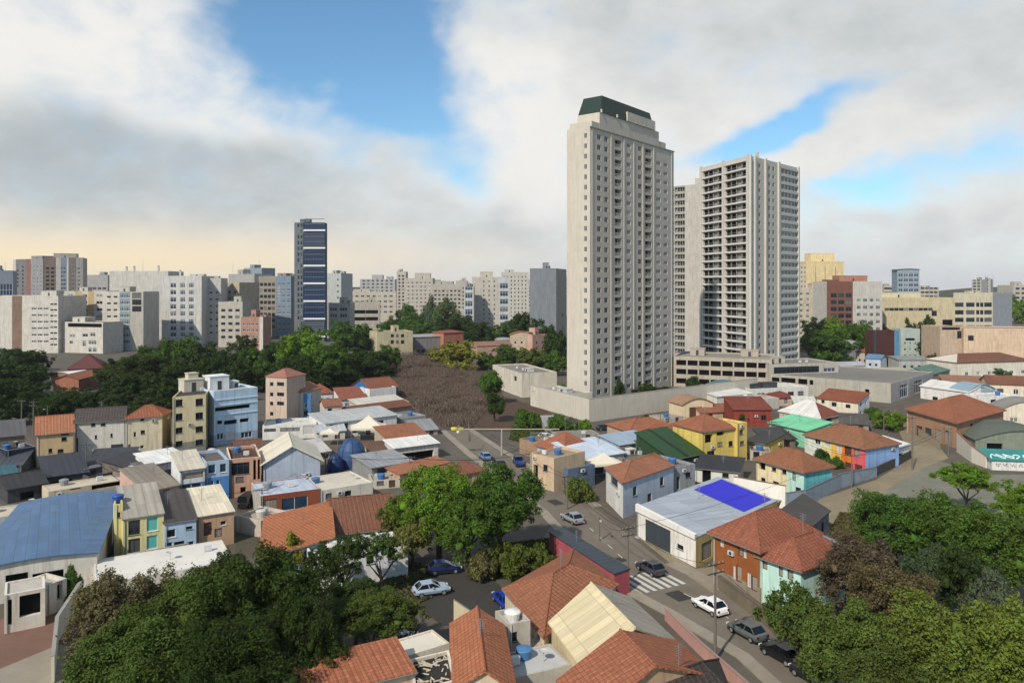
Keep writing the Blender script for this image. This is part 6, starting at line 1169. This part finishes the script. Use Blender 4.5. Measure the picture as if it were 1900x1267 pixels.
bld('shed', 'small grey corrugated roof over the bottom courtyard', (1002, 1244), (1080, 1238, 1290), depth=4, wall='#a39c8f', roof='shed', rise=.6, roofm=metal('#b5aa97', .9, .5), cat='shed', wins=[])
pwall('perimeter_wall', 'cream pointed garden wall beside the bottom left street', [(842, 1175), (890, 1170)], [3.4, 1.4], .2, paint('#d9cba8', .4), 'wall')
pwall('perimeter_wall', 'low pinkish kerbside wall along the street by the cream gable', [(1235, 1150), (1300, 1215), (1395, 1300)], 1.2, .22, paint('#b98f84', .5), 'wall', conc('#a98f86'))
pwall('perimeter_wall', 'rough stone retaining wall below the brown corner house', [(1334, 1092), (1410, 1150), (1540, 1262), (1600, 1310)], 1.5, .35, conc('#857a68', .8, .7, 'Object', 'stone', 2), 'wall', conc('#6f6658'))
pwall('perimeter_wall', 'pale boundary wall edging the bottom left courtyard', [(98, 1268), (106, 1190), (150, 1118)], 2.4, .25, paint('#cfc9b9', .5), 'wall')

def fill(x0, x1, yt, yb, depth, roof, rm, wall, label, name='house', tilt=4, **kw):
    w = kw.pop('wins', None); bld(name, label, (x0, yt + tilt), (x1, yt, yb), depth=depth, wall=wall, roof=roof, roofm=rm, wins=w if w is not None else [(0, (.3, .7, 1.2, 1.1), 'k'), (0, (.72, .1, 1.1, 1.7), 'd')], **kw)
fill(586, 612, 836, 850, 5, 'shed', metal('#c4c0b8', .9, .4), '#b8aa98', 'tiny pale roofed hut left of the navy dome cover', 'shed')
fill(640, 700, 790, 806, 6, 'flat', conc('#c9c4ba', .9, .4), '#d3cfc6', 'low cream block behind the cream peaked marquee', extras=(('ac', .3, .5), ('tank', .7, .5, 1.0, '#d8d8d4')))
fill(690, 728, 842, 858, 5, 'shed', tile('#7d5a48'), '#b9a893', 'little brown roofed shed left of the white carport', 'shed')
fill(588, 640, 798, 814, 6, 'gable', metal('#b8bcc0', .85, .4), '#cfccc6', 'pale grey gabled shed right of the low white flat building', 'shed', rise=1.0)
fill(690, 742, 888, 904, 5, 'flat', conc('#b1aca3', .9, .5), '#c4bdb0', 'grey flat roofed yard house left of the orange strip roof', extras=(('tank', .4, .5, 1.0), ('dish', .75, .4)))
fill(770, 812, 796, 806, 5, 'shed', metal('#8e8f90', .85, .5), '#a39c92', 'grey lean-to behind the sloping orange roof by the street', 'shed')
fill(436, 484, 830, 846, 5, 'gable', tile('#86553f'), '#c1b3a2', 'brown gabled house under the light blue block', rise=1.2)
fill(250, 284, 884, 900, 5, 'shed', metal('#6d6a66', .85, .5), '#8c857a', 'small grey roofed shed left of the plain white sheet roof', 'shed')
fill(160, 240, 858, 872, 6, 'shed', metal('#45474d', .8, .5), '#6e6b67', 'dark sheet roof across the yard of the off white house', 'shed')
fill(86, 140, 862, 876, 5, 'flat', conc('#6f6b66', .9, .5), '#85796b', 'dull flat roof in front of the ochre house', 'shed')
fill(-30, 40, 862, 880, 6, 'shed', metal('#4a4e55', .8, .5), '#595a5c', 'dark grey shed behind the teal roof at the left edge', 'shed')
fill(1425, 1476, 814, 830, 5, 'shed', metal('#45413d', .8, .5), '#7d756a', 'black sheet roof in front of the mint green shed', 'shed')
fill(1392, 1430, 838, 856, 5, 'flat', conc('#8f887e', .9, .5), '#b3a999', 'grey flat roofed annex left of the cream and turquoise house', tilt=-2, extras=(('tank', .5, .5, 1.1),))
fill(1500, 1562, 712, 728, 6, 'shed', metal('#d9d7d1', .9, .3), '#cfcac0', 'white sheet roof in front of the big grey hall', 'shed')
fill(1560, 1604, 716, 732, 6, 'flat', conc('#b9b4aa', .9, .4), '#c9c3b8', 'pale flat roofed hut at the foot of the grey hall wall', 'shed', tilt=2, extras=(('ac', .4, .5),))
fill(1036, 1112, 804, 816, 5, 'flat', conc('#8b8983', .9, .5), '#9b968d', 'long grey flat roof before the bushes of the compound wall', 'shed', extras=(('ac', .7, .5),))
fill(1690, 1738, 700, 714, 6, 'hip', tile('#9c5a42'), '#d3c6b4', 'small brown roofed house behind the plain white house', tilt=1)
fill(1640, 1684, 684, 694, 6, 'flat', conc('#aaa59b', .9, .4), '#bdb8ae', 'grey hut on the roof line left of the green lean-to', 'shed', tilt=1)
fill(1560, 1606, 678, 690, 6, 'gable', metal('#a9adb0', .85, .4), '#c4c0b8', 'grey gabled shed below the round metal tank', 'shed', rise=1.2, tilt=1)
fill(1720, 1770, 668, 680, 7, 'hip', tile('#8d4f3c'), '#c9b9a6', 'brown roofed house left of the cream ended long house', tilt=1)
fill(1476, 1516, 752, 768, 5, 'shed', metal('#c9c5bc', .9, .4), '#b3a797', 'pale lean-to between the white hip roof and cream two storey house', 'shed', tilt=-1)
fill(1560, 1612, 788, 802, 5, 'shed', metal('#57524c', .8, .5), '#8a8177', 'dark sheet roof below the cream two storey house', 'shed', tilt=-3)
fill(1300, 1362, 762, 778, 6, 'gable', tile('#a9634a'), '#c2b09c', 'orange gabled house left of the dark red walled house', rise=1.4)
fill(1226, 1268, 772, 786, 5, 'flat', conc('#a9a297', .9, .5), '#b8ad9e', 'grey flat roof left of the cream house with rounded porch', 'shed', extras=(('tank', .5, .5, 1.0),))
fill(1420, 1470, 868, 884, 4, 'shed', metal('#8c877e', .85, .5), '#a79f92', 'narrow grey shed behind the long white rendered wall', 'shed', tilt=-3)
fill(1205, 1246, 838, 856, 5, 'shed', tile('#8f5f49'), '#9f9183', 'dull brown roofed shed left of the green roof', 'shed')
fill(560, 602, 952, 972, 4, 'flat', conc('#a79d90', .9, .5), '#b5a798', 'small tan block between the blue grey flat roof and orange roof', 'shed', tilt=2)
fill(1012, 1052, 790, 800, 5, 'shed', metal('#9a9a96', .85, .5), '#a39e94', 'grey guard hut by the grass under the compound wall', 'shed', tilt=1)
# ------------------------------------------------------------------ trees
DK, MID, BRT, OLV, YEL, BRN = '#34491f', '#456526', '#5e8228', '#5a682c', '#858a34', '#5e543f'
G1 = 'dark trees below the left skyline'; G2 = 'trees around the brown lot'; G3 = 'trees in the foreground'; G4 = 'street and garden trees'
for a in (
    (20, 668, 740, 140, 'dark broad tree at the far left edge below the white slab', DK, 'wood', G1), (50, 648, 715, 90, 'dark tree left of the tent shaped maroon roof', DK, 'wood', G1), (28, 646, 690, 110, 'dark tree directly under the white slab block', DK, 'wood', G1),
    (45, 700, 765, 100, 'dark tree behind the ochre house row, left', DK, 'wood', G1), (118, 722, 775, 100, 'dark tree behind the ochre house', DK, 'wood', G1), (170, 722, 770, 90, 'dark tree behind the off white house', DK, 'wood', G1),
    (265, 655, 735, 160, 'big dome shaped dark tree in the middle of the left woods', '#3b4a20', 'wood', G1), (232, 692, 752, 90, 'dark tree left of the lit porch posts', DK, 'wood', G1), (318, 700, 760, 110, 'dark tree behind the yellow apartment house', DK, 'wood', G1),
    (292, 628, 700, 90, 'dark green tree below the white slab with blue windows', MID, 'wood', G1), (335, 624, 705, 90, 'taller dark tree right below the blue windowed slab', MID, 'wood', G1), (375, 636, 715, 100, 'dark tree above the yellow apartment house roof', DK, 'wood', G1), (425, 640, 715, 90, 'dark tree above the light blue block', DK, 'wood', G1),
    (465, 646, 715, 90, 'mid green tree between the light blue block and slim pink house', MID, 'wood', G1), (510, 640, 705, 80, 'dark tree behind the slim pink house', DK, 'wood', G1), (405, 690, 745, 90, 'dark low tree behind the light blue block roof', DK, 'wood', G1),
    (562, 615, 712, 120, 'bright green rounded tree at the foot of the slim blue tower', BRT, 'wood', G2), (612, 640, 716, 110, 'dark green tree right of the bright green rounded tree', MID, 'wood', G2), (655, 645, 705, 110, 'dark tree above the deep blue walled house', DK, 'wood', G2),
    (690, 650, 700, 90, 'dark tree at the edge of the brown lot', DK, 'wood', G2), (640, 596, 665, 110, 'dark tree behind, right of the slim blue tower', MID, 'wood', G2), (690, 600, 660, 90, 'dark tree left of the cream cubic house', MID, 'wood', G2), (530, 690, 730, 80, 'low dark tree behind the pale orange roof', DK, 'wood', G2), (590, 680, 724, 100, 'low dark tree behind the small white red roofed house', DK, 'wood', G2)):
    x, yt, yb, w, lab, colr, sty, grp = a; tree(x, yt, yb, w, lab, colr, sty, group=grp, crown_from=.04)
for a in ((760, 562, 622, 60, 'distant dark tree on the left of the far green belt', MID), (800, 545, 620, 55, 'distant tall tree before the broad hazy beige tower', '#56664a'), (828, 550, 622, 60, 'distant round tree below the beige stepped block', '#4f6338'), (790, 590, 640, 110, 'broad tree in the far green belt', MID), (850, 585, 640, 110, 'broad dark tree in the far green belt, below the narrow blue glass block', DK),
          (890, 598, 645, 80, 'tree at the right end of the far green belt', DK), (735, 585, 635, 70, 'tree behind the cream cubic house', MID), (970, 580, 640, 80, 'dark tree behind the orange vaulted house', DK), (930, 600, 645, 70, 'tree right of the far green belt by the white tank', MID), (1000, 590, 650, 50, 'tree beside the pink walled house', DK), (1032, 600, 668, 60, 'dark tree touching the left edge of the cream tower', DK)):
    tree(*a[:6], 'wood', group='far green belt', crown_from=.12)
for a in ((848, 632, 688, 100, 'yellow green tree at the top of the brown lot', YEL), (815, 640, 676, 50, 'small reddish green tree left of the yellow green tree', '#7d7a3c'), (940, 640, 684, 70, 'mid green tree above the cream gatehouse', MID), (985, 645, 690, 80, 'olive tree above the low garage block', OLV), (1030, 648, 696, 60, 'mid green tree beside the cream tower foot', MID), (905, 652, 684, 50, 'low green tree at the upper right of the brown lot', MID)):
    tree(*a[:6], 'wood', group='trees at the edge of the brown lot', crown_from=.15)
for a in ((1515, 590, 660, 80, 'bright green round tree right of the white tower', BRT), (1555, 586, 662, 90, 'biggest bright green tree in the clump right of the white tower', BRT), (1595, 596, 664, 70, 'green tree at the right of the clump beside the red brown block', MID), (1535, 612, 672, 110, 'darker green tree in front of the bright clump', MID), (1648, 600, 650, 70, 'dark tree above the dark red panelled building', '#2c3a1e'), (1690, 588, 650, 40, 'dark small tree left of the round headed one', DK), (1722, 582, 648, 38, 'dark round headed tree before the cream grid block', DK),
          (1720, 622, 668, 40, 'dark tree beside the pale green house', DK), (1888, 545, 600, 60, 'green hill tree at the extreme right of the skyline', BRT), (1930, 540, 602, 70, 'tree beyond the right edge of the skyline', BRT)):
    tree(*a[:6], 'wood', group='trees before the right skyline', crown_from=.12)
for a in ((1835, 640, 664, 100, 'olive hedge tree below the long beige wall building', OLV), (1738, 645, 682, 40, 'brown bare bush right of the pale green house', BRN), (1840, 674, 697, 70, 'green bush in front of the long brown roofed house', MID), (1650, 752, 796, 70, 'green bush left of the large orange hip roof', BRT), (1620, 750, 778, 40, 'small green bush beside the white side wall', MID), (1700, 766, 790, 24, 'small round bush at the left of the street doors', MID), (1545, 838, 868, 40, 'green bush against the yellow row house front', MID), (1525, 824, 862, 34, 'small bush left of the row house bush', DK),
          (975, 748, 796, 58, 'dark green bush left of the fence below the compound wall', MID), (1038, 756, 800, 55, 'dark green bush in front of the compound wall corner', MID), (1085, 772, 800, 34, 'small lit bush beside the compound wall corner', BRT), (1062, 766, 800, 30, 'greyish bush between two green ones', '#6d7158'), (1200, 763, 785, 24, 'square dark bush against the right compound wall', DK), (1073, 870, 930, 66, 'dark olive bush left of the white house with arched window', OLV), (1375, 750, 790, 36, 'dark bush above the yellow stair tower', DK),
          (1395, 664, 714, 40, 'green bush between parking deck and upper terrace', MID), (1285, 690, 722, 30, 'dark bush at the foot of the cream tower', DK), (1146, 695, 738, 30, 'dark conical bush at the cream tower corner', DK), (1212, 708, 732, 70, 'low dark hedge along the cream tower base', DK), (1112, 712, 742, 24, 'small bush at the very corner of the cream tower', MID), (1065, 705, 742, 30, 'pale green bush on the low garage block edge', YEL), (1045, 700, 738, 18, 'bright green bush above the square openings', BRT)):
    tree(*a[:6], 'bush', 'bush', group='garden bushes')
for a in ((-10, 700, 772, 100, 'dark tree behind the grey house at the left edge', DK), (215, 664, 722, 80, 'dark tree left of the big dome shaped tree', DK), (290, 690, 748, 90, 'dark tree behind the orange hip roof of the cream house', DK), (345, 672, 738, 90, 'dark tree just behind the yellow apartment roof box', DK),
          (220, 726, 772, 90, 'low dark tree behind the dark grey roof', DK), (270, 732, 776, 80, 'low dark tree behind the orange hip roof', DK), (395, 660, 728, 80, 'dark tree between the yellow and light blue blocks', DK), (445, 670, 730, 80, 'dark tree right behind the light blue block', DK), (490, 662, 724, 70, 'mid dark tree left of the slim pink house top', MID), (545, 660, 724, 90, 'dark tree behind the bright blue narrow house', DK),
          (600, 660, 718, 90, 'dark tree at the back of the small red roofed house', DK), (640, 668, 714, 90, 'dark tree over the broad red slope', DK), (700, 670, 706, 70, 'low tree at the lot edge behind the red brown roof', DK), (720, 640, 690, 70, 'green tree right below the cream cubic house', MID), (570, 600, 660, 60, 'tree just left of the slim blue tower foot', MID), (520, 632, 690, 80, 'tree beside the brick red block', MID), (455, 622, 680, 70, 'tree in front of the brick red block', DK), (10, 730, 790, 90, 'lowest dark tree at the left edge', DK), (90, 735, 785, 80, 'low dark tree behind the white lamp pole', DK)):
    tree(*a[:6], 'wood', group='dense woods on the left')
# garden and street trees nearer the camera
tree(815, 866, 1045, 175, 'big lit green tree, left one of the pair in the centre', BRT, 'round', group=G4, crown_from=.16)
tree(930, 870, 1045, 185, 'big dark green tree, right one of the pair in the centre', MID, 'round', group=G4, crown_from=.12)
tree(868, 905, 1062, 150, 'lower green tree between the central pair', '#4d6a26', 'round', group=G4, crown_from=.1)
tree(908, 690, 750, 55, 'small green tree at the right edge of the brown thicket', MID, 'round', group='trees at the edge of the brown lot', crown_from=.05)
tree(918, 728, 782, 50, 'dark green bushy tree below the cream entrance block', DK, 'round', group='trees at the edge of the brown lot', crown_from=.05)
tree(738, 912, 1015, 80, 'olive tree left of the big central pair', OLV, 'round', group=G4, crown_from=.1)
tree(765, 960, 1060, 90, 'yellowish lower tree beside the olive tree', '#70743a', 'round', group=G4, crown_from=.1)
for a in ((945, 985, 1065, 110, 'bush on the corner left of the pinkish red wall', OLV), (1000, 1000, 1060, 70, 'smaller bush nearest the pinkish red wall', OLV), (895, 1005, 1078, 60, 'dry bush behind the faded orange hip roof', '#6a6a3e')):
    tree(*a[:6], 'bush', 'bush', group='bushes at the street corner')
tree(640, 990, 1120, 110, 'loose leaved street tree with white blossom, left', '#3f5426', 'loose', group=G4, crown_from=.3)
tree(705, 985, 1110, 100, 'small street tree with a bare trunk by the white house', '#46602a', 'loose', group=G4, crown_from=.45)
tree(600, 1020, 1150, 100, 'dark loose street tree in front of the bright orange roof', '#37491f', 'loose', group=G4, crown_from=.25)
tree(660, 1075, 1200, 130, 'dark street tree in the middle of the lower left trees', '#34461e', 'round', group=G4, crown_from=.3)
tree(690, 1100, 1245, 170, 'broad green tree above the bottom courtyard', '#4d5f28', 'round', group=G4, crown_from=.4)
tree(760, 1110, 1230, 90, 'lighter thin tree right of the broad courtyard tree', OLV, 'loose', group=G4, crown_from=.35)
tree(545, 985, 1075, 40, 'yellow green shrub by the blue posts', YEL, 'round', group=G4, crown_from=.1)
# bottom left foreground
tree(235, 1062, 1290, 200, 'olive brown leaved tree at the left of the big foreground mass', '#666140', 'round', group=G3, crown_from=.15)
tree(360, 1070, 1330, 280, 'big olive green tree in the left foreground mass', '#475a26', 'round', group=G3, crown_from=.12)
tree(480, 1030, 1300, 230, 'dark green tree at the top right of the left foreground mass', '#384b1d', 'round', group=G3, crown_from=.12)
tree(250, 1165, 1420, 300, 'lowest left tree of the foreground mass', '#4a5f28', 'round', group=G3, crown_from=.12)
tree(450, 1150, 1420, 300, 'very dark tree at the bottom of the left foreground mass', '#304119', 'round', group=G3, crown_from=.1)
tree(565, 1110, 1370, 170, 'dark tree at the right side of the left foreground mass', '#31421a', 'round', group=G3, crown_from=.15)
tree(420, 1020, 1180, 110, 'small dark tree at the alley end of the left foreground mass', '#3a4a20', 'round', group=G3, crown_from=.1)
tree(134, 1030, 1120, 40, 'slender shrub beside the white side bay', MID, 'bush', 'bush', group='garden bushes'); tree(140, 1078, 1124, 44, 'low green shrub at the side bay foot', MID, 'bush', 'bush', group='garden bushes')
# bottom right foreground
tree(1795, 858, 958, 115, 'single green tree with a clear trunk in the parking yard', BRT, 'round', group=G3, crown_from=.36)
tree(1885, 893, 1010, 100, 'bright green tree cut by the right edge', BRT, 'round', group=G3, crown_from=.15)
tree(1665, 912, 1075, 170, 'green tree at the left top of the right foreground mass', '#46662a', 'round', group=G3, crown_from=.1)
tree(1760, 925, 1110, 190, 'broad green tree in the right foreground mass', '#4b6a28', 'round', group=G3, crown_from=.1)
tree(1865, 945, 1140, 190, 'large green tree at the right edge foreground', '#4c6826', 'round', group=G3, crown_from=.1)
tree(1720, 1010, 1150, 90, 'bluish green shrub tree between the right foreground trees', '#48593a', 'round', group=G3, crown_from=.05)
tree(1850, 1050, 1240, 110, 'grey green rounded tree at the right edge', '#556049', 'round', group=G3, crown_from=.05)
tree(1600, 1002, 1165, 175, 'brownish dry leaved tree beside the pale blue grey shed', BRN, 'round', group=G3, crown_from=.05)
tree(1660, 1050, 1250, 190, 'brown olive tree in the middle of the right foreground', '#625a3a', 'round', group=G3, crown_from=.05)
tree(1480, 1075, 1245, 140, 'green tree at the mint wing of the corner house', '#4e622c', 'round', group=G3, crown_from=.06)
tree(1575, 1120, 1330, 200, 'olive tree over the parked black cars', '#55682e', 'round', group=G3, crown_from=.06)
tree(1730, 1120, 1380, 260, 'large olive tree at the bottom of the right foreground', '#61722f', 'round', group=G3, crown_from=.06)
tree(1880, 1120, 1390, 230, 'yellowish green tree in the bottom right corner', '#687a30', 'round', group=G3, crown_from=.06)
tree(1640, 1215, 1430, 220, 'low green tree at the bottom right by the wooden post', '#4c5a28', 'round', group=G3, crown_from=.06)
tree(1800, 1020, 1190, 130, 'dark tree in the hollow of the right foreground mass', '#33451f', 'round', group=G3, crown_from=.05)
for a in ((1450, 1072, 1110, 40, 'dark clipped bush at the end of the mint wing', DK), (1578, 976, 1010, 40, 'dry shrub beside the arched outbuilding', OLV), (1560, 1000, 1035, 44, 'green weed bush below the arched outbuilding', MID), (1617, 905, 940, 40, 'scrub beside the earth lane', OLV)):
    tree(*a[:6], 'bush', 'bush', group='scrub by the earth lane')
# ------------------------------------------------------------------ vehicles
car(1207, 1062, 118, '#3b4046', 'dark grey car driving just above the zebra crossing')
car(1317, 1133, 118, '#e9e9e7', 'white car parked below the brown corner house')
car(1386, 1180, 118, '#59605d', 'grey green car parked behind the white one')
car(1450, 1222, 118, '#141518', 'first black car in the row under the retaining wall')
car(1508, 1262, 118, '#1d2024', 'second black car by the wooden post at the bottom', )
car(1556, 1298, 118, '#7f97b0', 'light blue car cut by the bottom edge')
car(962, 862, 100, '#1f3f7c', 'blue pickup truck standing beside the beige corner house', 'pickup', 'truck')
car(900, 852, 108, '#5f82a8', 'pale blue car on the upper street'); car(925, 866, 108, '#33363c', 'dark car behind the pale blue one on the upper street')
car(824, 1062, 15, '#1a2450', 'dark blue car parked at the lower left street'); car(800, 1102, 20, '#a3b5c6', 'pale blue white car in front of the dark blue one')
car(1122, 798, 12, '#2e3136', 'dark car parked below the compound wall'); car(1146, 804, 12, '#dcdcd8', 'white car parked right of the dark one below the compound wall'); car(1186, 792, 20, '#22252a', 'black car at the right under the compound wall')
car(1062, 968, 118, '#8b9097', 'grey car parked on the kerb near the crossing'); car(461, 938, 85, '#1b1e22', 'black car parked in the alley between the terraces', 'van', 'van'); car(744, 1200, 30, '#d9d9d6', 'white car half hidden by the courtyard trees'); car(1015, 815, 10, '#c9ccd0', 'white car beside the fence below the bushes')
car(936, 1122, 110, '#1d3aa0', 'bright blue car beside the faded orange hip roof')
# ------------------------------------------------------------------ poles, lamps, fences
P1, t1_ = pole(1327, 1226, 1040, 'tall thin dark pole standing beside the white car', arms=2, r=.12, rz=28)
P2, t2_ = pole(1165, 1080, 975, 'dark utility pole by the zebra crossing', arms=2, r=.11, rz=28, lamp=1.6)
P3, t3_ = pole(1693, 872, 772, 'utility pole at the earth lane corner', arms=1, r=.12, rz=-30)
P4, t4_ = pole(1533, 1300, 1216, 'short wooden post at the bottom right end of the car row', 'wooden_post', 'post', arms=0, r=.2, group=None)
P5, t5_ = pole(1112, 1003, 958, 'short street pole near the pinkish red wall', arms=0, r=.1, lamp=1.2)
P6, t6_ = pole(62, 808, 744, 'pale utility pole behind the navy garage', arms=2, r=.13); P7, t7_ = pole(40, 792, 742, 'grey utility pole at the far left before the dark trees', arms=1, r=.12); P8, t8_ = pole(88, 800, 752, 'white lamp pole beside the ochre house', arms=0, r=.1, lamp=1.0)
P9, t9_ = pole(1288, 998, 948, 'thin mast pole at the corner of the grey workshop', 'thin_mast', 'pole', arms=0, r=.06, group=None)
P10, t10 = pole(1334, 990, 938, 'thin mast on the far side of the grey workshop roof', 'thin_mast', 'pole', arms=0, r=.05, group=None)
for k, (a, b, lab) in enumerate(((t1_, t2_, 'cable from the white car pole to the crossing pole'), (t2_, t5_, 'cable from the crossing pole to the short street pole'), (t6_, t7_, 'cable between the two left utility poles'), (t6_, t8_, 'cable from the pale pole to the ochre house lamp'), (t2_, t3_, 'long cable crossing to the earth lane pole'), (t1_, t4_ + Vector((0, 0, 1.5)), 'cable from the tall thin pole down to the wooden post'))):
    cable(a - Vector((0, 0, .3)), b - Vector((0, 0, .3)), .5 + .02 * (a - b).length, lab)
PL = [(985, 890, 838, 'pole beside the big tree pair on the upper street', 20), (1052, 945, 880, 'pole on the kerb across from the beige corner house', 25), (870, 818, 776, 'pole at the top of the upper street', 20), (604, 880, 838, 'pole between the gabled hall and navy dome', 0), (486, 958, 905, 'pole at the alley mouth behind the tan block', 5), (262, 948, 905, 'pole behind the pale yellow house roofs', 5),
      (1225, 800, 764, 'pole above the orange tiled hip roof', -20), (1432, 818, 780, 'pole beside the mint green shed', -25), (1640, 800, 752, 'pole behind the coloured row house', -30), (1580, 905, 842, 'pole at the sloping grey blue lane wall', -30), (1760, 848, 792, 'pole in front of the orange hip roofed house', -30), (760, 888, 846, 'pole by the orange strip roof', 20), (160, 868, 822, 'pole in the yard before the off white house', 5)]
TT = [pole(x, yb, yt, lab, arms=1, r=.1, rz=rz)[1] for x, yb, yt, lab, rz in PL]
LK = [(0, 1), (0, 2), (1, -1), (3, 4), (4, 5), (6, 7), (7, 8), (9, 10), (7, 9), (11, 0), (3, 11), (5, 12)]
NMS = ['upper street tree pole', 'kerb pole', 'top street pole', 'dome pole', 'alley pole', 'yellow house pole', 'orange hip pole', 'mint shed pole', 'row house pole', 'lane wall pole', 'earth lane pole', 'orange strip pole', 'off white yard pole']
for a, b in LK:
    for k in (-.7, .7):
        A, B = TT[a], (TT[b] if b >= 0 else t2_); o_ = Vector((k, 0, -.28)); cable(A + o_, B + o_, .4 + .018 * (A - B).length, '%s cable from the %s to the %s' % ('left hand' if k < 0 else 'right hand', NMS[a], NMS[b] if b >= 0 else 'crossing pole'), .028)
def boom():
    p = at(931, 845); s = p.y / FOC; h = (845 - 796) * s; rt = empty('lamp_post', (p.x, p.y, 0), 0, 'concrete post with a long horizontal boom and yellow end lamp', 'lamp post')
    m_ = MB(); m_.tube((0, 0, 0), (0, 0, h + .1), .22, .15, 10); m_.build('post', conc('#b3ab9c', .85), rt)
    x0, x1 = (842 - 931) * s, (1038 - 931) * s; m_ = MB(); m_.tube((x0, 0, h), (x1, 0, h), .1, n=8); b = m_.build('boom', conc('#c4bca2', .85), rt)
    m_ = MB(); m_.lathe([(.0, -.35), (.3, -.25), (.38, .1), (.3, .38), (0, .45)], n=14); l = m_.build('lamp_head', plain('#c9bd3e', .5), rt, True); l.location = (x0 + .1, 0, h); l.scale = (2.0, 1, 1)
    m_ = MB(); m_.box(x0 + 1.1, -.25, h - .15, x0 + 2.0, .25, h + .3); m_.build('fitting_box', plain('#b7a94a', .5), rt)
    m_ = MB(); m_.lathe([(0, -.3), (.3, -.15), (.33, .1), (.2, .3), (0, .34)], n=12); g_ = m_.build('round_sign', plain('#d9d6cc', .5), rt, True); g_.location = (x0 + .9, -.1, h - .6)
boom()
def fence(label, pts, h, hexc, gap=2.0, group=None):
    P = [at(*p) for p in pts]; c = sum(P, Vector((0, 0, 0))) / len(P); rt = empty('fence', (c.x, c.y, 0), 0, label, 'fence', group); m_ = MB(); q_ = 0
    for a, b in zip(P, P[1:]):
        a, b = a - c, b - c; L = (b - a).length; d = (b - a) / L; n = max(1, int(L / gap))
        for i in range(n):
            t = MB(); t.tube(a + d * (L * i / n), a + d * (L * i / n) + Vector((0, 0, h + .1)), .07, n=6); t.build('post', plain(hexc, .7), rt)
        k = int(L / .22); m_.hexa([tuple(a + Vector((0, 0, h * .9))), tuple(b + Vector((0, 0, h * .9))), tuple(b + Vector((0, .05, h * .9))), tuple(a + Vector((0, .05, h * .9)))], [tuple(a + Vector((0, 0, h))), tuple(b + Vector((0, 0, h))), tuple(b + Vector((0, .05, h))), tuple(a + Vector((0, .05, h)))])
        for i in range(k): p = a + d * (L * (i + .5) / k); m_.tube(p + Vector((0, 0, .05)), p + Vector((0, 0, h)), .035, n=4, cap=False)
    m_.build('panel', plain(hexc, .7), rt)
fence('grey railing fence between the grass and the upper street', [(850, 800), (925, 858), (985, 905)], 1.5, '#7b766c'); fence('old board fence along the earth lane below the orange hip roof', [(1660, 772), (1700, 806), (1745, 836)], 1.9, '#8a7d69')
fence('rail fence along the dirt lot behind the long boom post', [(985, 812), (1060, 812), (1150, 822)], 1.2, '#84806f')
# ------------------------------------------------------------------ the air over the town
hz = MB(); hz.box(-1650, -130, -1, 1650, 2950, 97); h_ = hz.build('haze', plain('#ffffff'))
hm = bpy.data.materials.new('town_air'); hm.use_nodes = True; nt = hm.node_tree; nt.nodes.clear(); out = nt.nodes.new('ShaderNodeOutputMaterial'); pv = nt.nodes.new('ShaderNodeVolumePrincipled')
pv.inputs['Color'].default_value = (.88, .92, 1, 1); pv.inputs['Density'].default_value = .00007; pv.inputs['Anisotropy'].default_value = .1; nt.links.new(pv.outputs[0], out.inputs['Volume'])
h_.data.materials.clear(); h_.data.materials.append(hm); tag(h_, kind='stuff')
